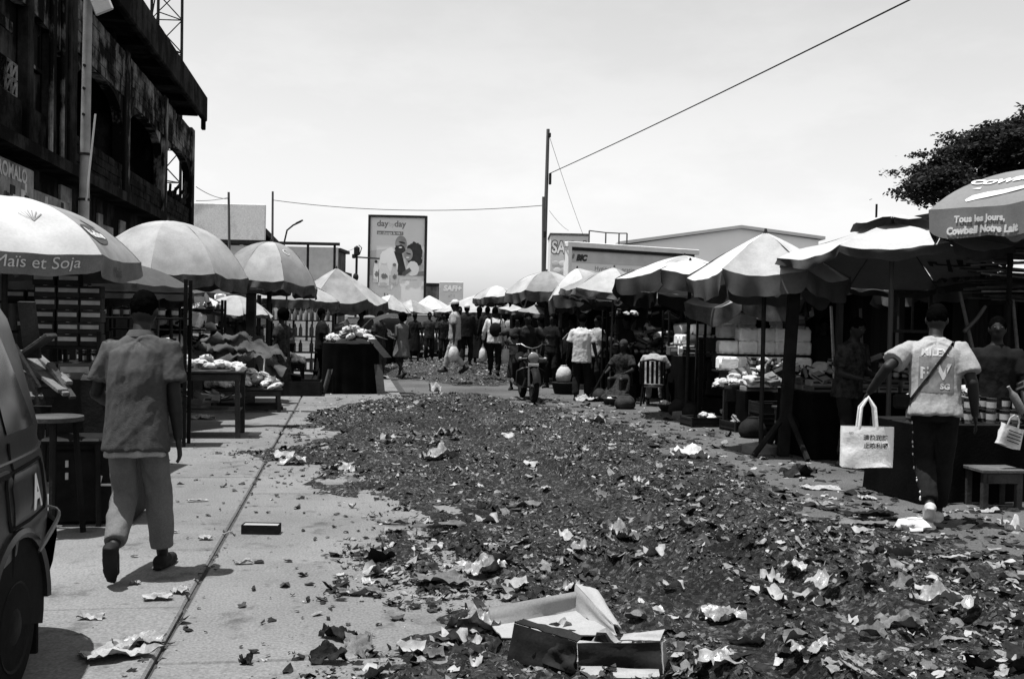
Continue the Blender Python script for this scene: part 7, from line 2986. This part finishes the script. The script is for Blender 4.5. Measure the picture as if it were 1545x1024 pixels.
q = MB()
sheet(q, [A + Vector((.02, .06, .03)), C_ + Vector((-.02, .05, .03)), C_ + Vector((-.02, .22, .05)), A + Vector((.06, .22, .05))], seed=17, warp=.02)
q.build('bottom', m_cardin, c2, True, 50)
q = MB()
sheet(q, [A + Vector((.16, -.06, .02)), B + Vector((-.01, -.06, .01)), B + Vector((-.02, -.01, .12)), A + Vector((.17, -.02, .11))], seed=18, warp=.03)
q.build('lower_flap', m_cardout, c2, True, 50)
q = MB()
sheet(q, [B + Vector((.0, -.08, .005)), C_ + Vector((-.02, -.06, .005)), C_ + Vector((-.02, -.01, .02)), B + Vector((.02, -.01, .03))], seed=19)
q.build('pale_flap', m_cardin, c2, True, 50)

p = on(391, 806)
bx = thing('open_box', 'black shallow box with a pale inside on the bare pavement', 'box', (p.x, p.y + .06, p.z), .02)
q = MB()
w_, d_, h_ = .265, .10, .065
q.box((0, -d_ / 2, h_ / 2), (w_, .006, h_))
q.box((0, d_ / 2, h_ / 2), (w_, .006, h_))
for sx in (-1, 1):
    q.box((sx * (w_ / 2 - .003), 0, h_ / 2), (.006, d_ - .007, h_))
q.build('wall', m_cardout, bx)
q = MB()
q.box((0, 0, h_ - .012), (w_ - .014, d_ - .008, .012))
q.build('filling', m_cardin, bx)

# conspicuous pieces of litter, each by itself
def scrap(label, px, py, w, dp, mat, seed, curl=.03, tilt=(0, 0), rz=0.0, name='paper_scrap', cat='litter', group=None, lift=.012, n=16, edge=.3):
    p = on(px, py)
    q = MB()
    rr = random.Random(seed)
    ph = rr.uniform(0, 9)

    def f(u, v, s=0):
        x, y = (u - .5), (v - .5)
        k = .86 + .02 + edge * mnoise.noise(Vector((x * 5 + ph, y * 5, 7)))
        z = .18 * min(w, dp) * (abs(mnoise.noise(Vector((x * 9 + ph, y * 9, ph)))) + .5 * abs(mnoise.noise(Vector((x * 19 + ph, y * 17, ph)))) - .15) + curl * .5 * (mnoise.noise(Vector((x * 2.4 + ph, y * 2.4, ph))) * 1.6 + .7 * mnoise.noise(Vector((x * 6 + ph, y * 6, ph))) + .5) + s
        return Vector((x * w * k, y * dp * k, max(z, .002 + s)))
    q.grid(lambda u, v: f(u, v, .0025), n, n)
    q.grid(lambda u, v: f(v, u, 0), n, n)
    me = q.mesh(name, [mat], True, 70)
    o = link(name, me, None, (p.x, p.y, p.z + lift * .3))
    o.rotation_euler = (tilt[0], tilt[1], rz)
    return tag(o, label, cat, group)


m_paper = M('litter paper', 0.28, .85, .4, 14, .1, 60, fine=.15)
m_cardl = M('litter cardboard', 0.12, .9, .3, 9, .1, 60, fine=.2)
m_film = M('dirty plastic film', 0.22, .35, .35, 12, .3, 40, .5, fine=.2)
m_dkl = M('dark wet litter', 0.016, .6, .5, 9, .3)
S_ = scrap
S_('crumpled white sheet over the pavement joint at the bottom left', 180, 990, .34, .2, m_paper, 1, .07, rz=.5)
S_('second torn sheet beside the crumpled one at the bottom left', 205, 975, .26, .16, m_film, 2, .06, rz=.8)
S_('flat pale card near the walking man on the joint', 238, 903, .17, .07, m_paper, 3, .03, rz=.2)
S_('small white card leaning on the pavement joint', 272, 893, .10, .08, m_paper, 4, .03, rz=-.2)
S_('small torn paper lying left of the joint', 138, 934, .14, .07, m_paper, 5, .03)
S_('tiny pale paper by the walking man shoe', 203, 880, .06, .05, m_paper, 6, .02)
S_('white strip lying beyond the walking man foot', 256, 803, .13, .035, m_paper, 7, .03)
S_('white scrap on the joint beyond the walking man', 310, 813, .10, .06, m_paper, 8, .03)
S_('pale strip lying on the pavement near the black box', 368, 850, .13, .04, m_paper, 9, .03, rz=.25)
S_('thin pale strip far left of the black box', 298, 756, .18, .04, m_paper, 10, .02, rz=.3)
S_('curved dark-edged cardboard strip at the muck edge', 545, 897, .30, .07, m_cardl, 11, .05, name='cardboard_scrap', rz=-.1)
S_('flat grey cardboard piece standing at the bottom centre edge', 540, 980, .15, .2, m_cardl, 12, .03, tilt=(.35, 0), name='cardboard_scrap')
S_('black shiny crumpled film at the bottom centre', 495, 1000, .18, .09, m_dkl, 13, .09, name='plastic_film')
S_('dark stone-like lump at the bottom of the pavement', 371, 1002, .065, .05, m_dkl, 14, .07, name='lump')
S_('dark tattered wrapper left of the grey cardboard piece', 510, 962, .2, .10, m_dkl, 15, .07, rz=-.5, name='plastic_film')
S_('long dark curled strip at the left muck border', 590, 790, .26, .05, m_cardl, 16, .05, name='cardboard_scrap')
S_('pale flat card in the upper muck', 773, 660, .26, .2, m_paper, 17, .05, rz=.3, tilt=(.1, .1))
S_('pale crumpled card on the heap left of centre', 672, 656, .22, .2, m_paper, 18, .1)
S_('large crumpled white film on the heap', 660, 692, .42, .3, m_film, 19, .16, rz=.5, name='plastic_film')
S_('white tilted card in the middle of the muck', 798, 703, .24, .2, m_paper, 20, .05, rz=-.6, tilt=(.2, 0))
S_('white paper at the foot of the heap', 695, 712, .17, .14, m_paper, 21, .06)
S_('pale sheet near the heap bottom', 793, 764, .3, .12, m_cardl, 22, .05, name='cardboard_scrap')
S_('long pale cardboard strip in the left muck', 660, 797, .38, .10, m_cardl, 23, .06, name='cardboard_scrap', rz=.1)
S_('small bright paper above the long strip', 648, 790, .11, .08, m_paper, 24, .04)
S_('white curved peel in the left muck', 650, 829, .17, .07, m_paper, 25, .05)
S_('tangled pale film beside the tyre rut', 884, 838, .2, .17, m_film, 26, .12, name='plastic_film')
S_('pale torn cloth right of the tangled film', 930, 810, .22, .22, m_film, 27, .13, name='cloth_scrap', rz=.7)
S_('broad crushed carton left of the pale tray', 665, 878, .32, .13, m_cardl, 28, .07, name='cardboard_scrap')
S_('rumpled pale film above the pale tray', 730, 862, .28, .18, m_film, 29, .10, name='plastic_film', rz=.6)
S_('white film heap left of the dark carton', 725, 945, .26, .2, m_film, 30, .11, name='plastic_film', rz=-.5)
S_('bright white bag flattened at the right road edge', 1040, 690, .48, .3, m_bag, 31, .17, name='plastic_bag', cat='bag')
S_('flat white paper lying right of the road', 1240, 738, .42, .16, m_paper, 32, .03)
S_('small white scrap right of the flat paper', 1308, 753, .16, .12, m_paper, 33, .03)
S_('dark crumpled rag below the largest parasol shade', 1203, 718, .34, .22, m_dkl, 34, .13, name='rag', rz=.2)
S_('long dark plank-like strip before the studded trousers', 1310, 778, .48, .10, m_dkl, 35, .05, name='cardboard_scrap')
S_('second dark strip lying below the long one', 1300, 792, .42, .16, m_cardl, 36, .05, name='cardboard_scrap', rz=-.1)
S_('crumpled tin-like pale wad at the right', 1408, 908, .26, .16, m_film, 37, .12, name='plastic_film')
S_('dark sheet under the pale wad at the right', 1400, 925, .34, .1, m_dkl, 38, .04, name='plastic_film')
S_('pale square paper in the right muck', 1144, 830, .16, .14, m_paper, 39, .04, tilt=(.3, 0))
S_('white strip near the right edge', 1440, 842, .22, .05, m_paper, 40, .02)
S_('white paper near the right edge beyond the stool', 1490, 772, .26, .14, m_paper, 41, .03)
S_('pale small bag near the right edge', 1525, 800, .16, .12, m_bag, 42, .13, name='plastic_bag', cat='bag')
S_('white wad on the far road beside the muck', 656, 590, .28, .22, m_paper, 43, .22)
S_('pale bag piece beside the motorcycle path', 896, 637, .4, .25, m_film, 44, .16, name='plastic_film')
S_('pale paper left of the seated vendor', 885, 605, .5, .3, m_paper, 45, .1)
S_('bright wad in the right foreground muck', 1090, 935, .22, .15, m_film, 46, .1, name='plastic_film')
S_('pale crumpled paper low in the right muck', 1220, 985, .2, .14, m_film, 47, .08, name='plastic_film')
S_('torn pale carton edge in the right muck', 1360, 945, .24, .12, m_cardl, 48, .08, name='cardboard_scrap')
S_('white wad by the pavement joint far ahead', 428, 690, .26, .14, m_paper, 49, .08)
S_('pale flattened bag at the near edge of the heap', 440, 700, .3, .2, m_film, 50, .08, name='plastic_film')
S_('white paper on the pavement before the low pallet', 305, 632, .4, .2, m_paper, 51, .06)

# scattered loose pieces of a few kinds, too alike to tell apart
rs2 = random.Random(77)
kinds = []
for k in range(10):
    mt = (m_paper, m_cardl, m_film, m_dkl, m_cardl)[k % 5]
    o = S_('tmp', 900, 900, rs2.uniform(.07, .16), rs2.uniform(.04, .10), mt, 200 + k, rs2.uniform(.03, .09), n=6, name=('paper_scrap', 'cardboard_scrap', 'plastic_film', 'rag', 'cardboard_scrap')[k % 5])
    kinds.append(o.data)
    bpy.data.objects.remove(o)
names = ('paper_scrap', 'cardboard_scrap', 'plastic_film', 'rag', 'cardboard_scrap')
lbs = ('small pale paper scrap trodden into the street muck', 'small cardboard scrap trodden into the street muck', 'small wad of dirty film trodden into the street muck', 'small dark wet rag trodden into the street muck', 'small cardboard scrap trodden into the street muck')
for k in range(200):
    px = rs2.uniform(420, 1560)
    py = 612 + 410 * rs2.random() ** .8
    p = G(px, py)
    h_, kk = muck_h(np.array([p.x]), np.array([p.y]))
    if kk[0] < .3:
        continue
    j = rs2.randrange(10)
    p = on(px, py)
    put(kinds[j], names[j % 5], p, rs2.uniform(0, 6.3), lbs[j % 5], 'litter', 'litter trodden into the muck: ' + names[j % 5].replace('_', ' '), rs2.uniform(.7, 1.5), (rs2.uniform(-.16, .16), rs2.uniform(-.16, .16)))

# the mass of small litter nobody could count: bent leaves, shreds and chips, by tone
nr = np.random.RandomState(12)


def litter(name, n, mats, wts, size, lift, area, seed, keep):
    r = np.random.RandomState(seed)
    ys = area[2] + (area[3] - area[2]) * r.rand(n * 7) ** 1.5
    xs = area[0] + (area[1] - area[0]) * r.rand(n * 7)
    ok = keep(xs, ys, r)
    xs, ys = xs[ok][:n], ys[ok][:n]
    n = len(xs)
    h, k = muck_h(xs, ys)
    z = np.maximum(h, 0.0)
    s_ = xs * STREET.x + ys * STREET.y
    l_ = xs * SIDE.x + ys * SIDE.y
    z = np.where((l_ > l_mid - 3.3) & (l_ < l_mid + 1.9) & (s_ < 36), np.maximum(z, PAVE_Z + .002), z)
    a = r.uniform(0, 2 * np.pi, n)
    sz = size[0] + (size[1] - size[0]) * r.rand(n) ** 2.6
    asp = r.uniform(.18, 1.0, n)
    tx, ty = r.normal(0, lift, n), r.normal(0, lift, n)
    curl = r.normal(0, .35, n)
    K = 8
    th = 2 * np.pi * np.arange(K) / K
    r2 = np.clip(r.normal(.5, .13, (n, K)), .2, .85)
    r1 = r2 * r.uniform(.35, .65, (n, K))
    t2 = th[None] + r.normal(0, .12, (n, K))
    X0 = np.concatenate([np.zeros((n, 1)), r1 * np.cos(t2), r2 * np.cos(t2)], 1) * sz[:, None]
    Y0 = np.concatenate([np.zeros((n, 1)), r1 * np.sin(t2), r2 * np.sin(t2)], 1) * (sz * asp)[:, None]
    m = 1 + 2 * K
    Z0 = r.normal(0, .085, (n, m)) * (sz * (.4 + .6 * asp))[:, None] + curl[:, None] * (X0 ** 2) / sz[:, None] * 1.4
    Z0 = Z0 + X0 * np.tan(np.clip(tx, -1.1, 1.1))[:, None] + Y0 * np.tan(np.clip(ty, -1.1, 1.1))[:, None]
    Z0 = Z0 - Z0.min(1)[:, None] * .30
    ca, sa = np.cos(a)[:, None], np.sin(a)[:, None]
    vs = np.stack([xs[:, None] + X0 * ca - Y0 * sa, ys[:, None] + X0 * sa + Y0 * ca, z[:, None] + Z0 + .002], -1).reshape(-1, 3)
    g = []
    for k in range(K):
        k2 = (k + 1) % K
        g += [(0, 1 + k, 1 + k2), (1 + k, 1 + K + k, 1 + K + k2), (1 + k, 1 + K + k2, 1 + k2)]
    g = np.array(g)
    fs = (g[None] + (np.arange(n) * m)[:, None, None]).reshape(-1, 3)
    mi = np.repeat(r.choice(len(mats), n, p=np.array(wts) / sum(wts)), len(g))
    o = link(name, np_mesh(name, vs, fs, mats, mi, True))
    return tag(o, kind='stuff')


def keep_muck(x, y, r):
    h, k = muck_h(x, y)
    return (k > .2) & (r.rand(len(x)) < .15 + 1.3 * fbm(x * .9, y * .9, 71, 3) ** 1.5) & (fbm(x * 1.6, y * 1.6, 75, 4) > .38) & (rut_d(x, y, (0, 2, 3)) > .10 + .05 * r.rand(len(x)))


def keep_edge(x, y, r):
    d = sd_poly(x, y, near_xy)
    h, k = muck_h(x, y)
    return (k < .25) & (r.rand(len(x)) < np.exp(np.minimum(d, 0) / .42) * .9 + .10 * (x > .5))


m_l1 = M('litter leaf dark', 0.018, .7, .6, 30, 0)
m_l2 = M('litter leaf mid', 0.045, .8, .5, 30, 0)
m_l3 = M('litter shred pale', 0.17, .7, .5, 30, 0)
m_l4 = M('litter shred white', 0.30, .7, .2, 30, 0)
litter('street_litter', 27000, [m_l1, m_l2, m_l3, m_l4], [.40, .27, .26, .07], (.012, .10), .24, (-4.2, 9.5, 2.3, 36), 3, keep_muck)
litter('street_litter', 38000, [m_l1, m_l2, m_l3], [.45, .28, .27], (.005, .036), .4, (-4.2, 9.5, 2.3, 24), 4, keep_muck)
litter('loose_litter', 4800, [m_l1, m_l2, m_l3, m_l4], [.55, .25, .15, .05], (.005, .075), .10, (-5, 9.5, 2.6, 30), 5, keep_edge)


def keep_right(x, y, r):
    d = sd_poly(x, y, near_xy)
    h, k = muck_h(x, y)
    return (k < .3) & (x > .3) & (d < .1) & (r.rand(len(x)) < np.exp(np.minimum(d, 0) / 1.3) * 1.2 * fbm(x * 1.2, y * 1.2, 81, 3))


litter('loose_litter', 5200, [m_l1, m_l2, m_l3, m_l4], [.50, .27, .17, .06], (.02, .17), .07, (0, 9.5, 4.5, 30), 15, keep_right)
nr2 = np.random.RandomState(9)


def keep_joint(x, y, r):
    l_ = x * SIDE.x + y * SIDE.y
    return np.abs(l_ - l_mid + r.normal(0, .05, len(x))) < .07


litter('joint_litter', 900, [m_l1, m_l2, m_l3], [.6, .25, .15], (.008, .06), .25, (-4.5, -.5, 2.6, 16), 6, keep_joint)

# ---------------- clutter along the foot of the right stalls
sackd = sack_mesh('dark_sack', .42, .34, .5, 91, [M('dark sackcloth', .03, .95, .5, 6, .3, orand=.5)], False)
bowl_q = MB()
bowl_q.tube([(0, 0, 0), (0, 0, .015), (0, 0, .12), (0, 0, .13)], [.12, .14, .22, .215], 18)
bowl_me = bowl_q.mesh('basin', [m_crate], True, 40)
foot = [(905, 612, 'sack'), (928, 618, 'basin'), (945, 624, 'sack'), (1012, 628, 'basin'), (1030, 634, 'sack'), (1048, 640, 'sack'), (1140, 668, 'sack'), (1225, 690, 'basin'), (1330, 705, 'sack'), (1352, 708, 'sack'), (1440, 742, 'sack'), (1468, 748, 'basin'), (1305, 702, 'basin')]
wh_ = {905: 'by the man in the white tee', 928: 'under the conical parasol', 945: 'left of the seated pale vendor', 1012: 'right of the seated pale vendor', 1030: 'below the peaked white packs', 1048: 'beside the low dark crate', 1140: 'in front of the stacked crates',
       1225: 'below the low bench', 1330: 'behind the tote bag', 1352: 'just right of the tote bag', 1440: 'left of the wooden stool', 1468: 'close to the wooden stool', 1305: 'at the feet of the dark-patterned shopper'}
for px, py, kd in foot:
    p = G(px, py - 6)
    if kd == 'sack':
        put(sackd, 'dark_sack', (p.x, p.y + .2, 0), RNG.uniform(0, 6), 'slumped dark sack on the ground ' + wh_[px], 'sack', None, RNG.uniform(.75, 1.0))
    else:
        put(bowl_me, 'basin', (p.x, p.y + .2, 0), 0, 'dark basin of parcels on the ground ' + wh_[px], 'basin', None)
        for k in range(4):
            put(RNG.choice([small_bag, carton_c]), 'parcel', (p.x + RNG.uniform(-.08, .08), p.y + .2 + RNG.uniform(-.08, .08), .07 + k * .02), RNG.uniform(0, 6), 'parcel in the dark basin ' + wh_[px], 'parcel', 'parcels in the basin ' + wh_[px], .7)

# ---------------- dense small wares on the right-hand tables and more people in their shade
mix = [carton_a, carton_c, small_bag, tinm, bottlem, packm]
for tb, lb, n, w_, z_, hh, sd in ((t6, 'table behind the dark-patterned shopper', 34, .85, .95, .25, 201), (t7, 'long table under the branded parasol', 34, .85, .82, .25, 202), (t5, 'dark table with trays', 40, .5, .74, .35, 203), (t4, 'table of peaked white packs', 34, .55, 1.06, .25, 204), (t3, 'table beside the seated pale vendor', 40, .6, 1.0, .4, 205)):
    heap(tb, mix[:5], 'ware', n, -w_, w_, -.35, .38, z_, hh, 'small ware in the jumbled goods on the ' + lb, 'ware', 'jumbled goods on the ' + lb, sd, (.6, 1.15))
for k, (px, d, lb) in enumerate(((1180, 17.2, 'right of the stepped display'), (1120, 17.8, 'left of the stepped display'), (965, 21.5, 'behind the seated pale vendor table'), (1060, 20.0, 'behind the peaked white packs'))):
    rk_ = shelf_rack('tall dark rack crowded with wares ' + lb, (X(px, d), d, 0), 1.5, .45, (.5, .9, 1.3, 1.65), STREET_RZ)
    for z in (.5, .9, 1.3, 1.65):
        heap(rk_, mix, 'ware', 9, -.7, .7, -.15, .15, z + .01, .12, 'ware crammed on the tall dark rack ' + lb, 'ware', 'wares on the rack ' + lb, 300 + int(z * 10) + 20 * k, (.6, 1.2))
for k, (px, d, lb) in enumerate(((250, 16.5, 'behind the domed parasol'), (340, 21.0, 'behind the low pallet table'))):
    rk_ = shelf_rack('dark rack crowded with wares ' + lb, (X(px, d), d, 0), 1.8, .45, (.5, .9, 1.3, 1.65), STREET_RZ)
    for z in (.5, .9, 1.3, 1.65):
        heap(rk_, mix, 'ware', 10, -.8, .8, -.15, .15, z + .01, .12, 'ware crammed on the dark rack ' + lb, 'ware', 'wares on the rack ' + lb, 400 + int(z * 10) + 20 * k, (.6, 1.2))
shade = [('shaded shopper leaning by the rack left of the stepped display', 1100, 16.6, 2.6), ('shaded vendor standing behind the white packs', 1165, 17.0, 3.3), ('shaded vendor behind the table of peaked packs', 1045, 19.4, 3.0), ('shaded figure beside the rack of the pale vendor', 945, 21.0, 2.0),
         ('shaded figure under the grey domed parasol', 815, 24.0, 1.0), ('shaded figure far along under the torn parasol', 862, 25.4, 2.4), ('shaded figure at the bottle rack on the left', 485, 21.5, -1.2), ('shaded figure under the peaked tent parasol', 545, 26.5, 2.0), ('shaded figure behind the tarpaulin on the left', 425, 19.0, 1.2)]
for k, (lb, px, d, rz_) in enumerate(shade):
    c = dup(crowd[(0, 5, 3)[k % 3]], (X(px, d), d, 0), (0, 0, rz_), RNG.uniform(.95, 1.04), lb)
    del c['group']
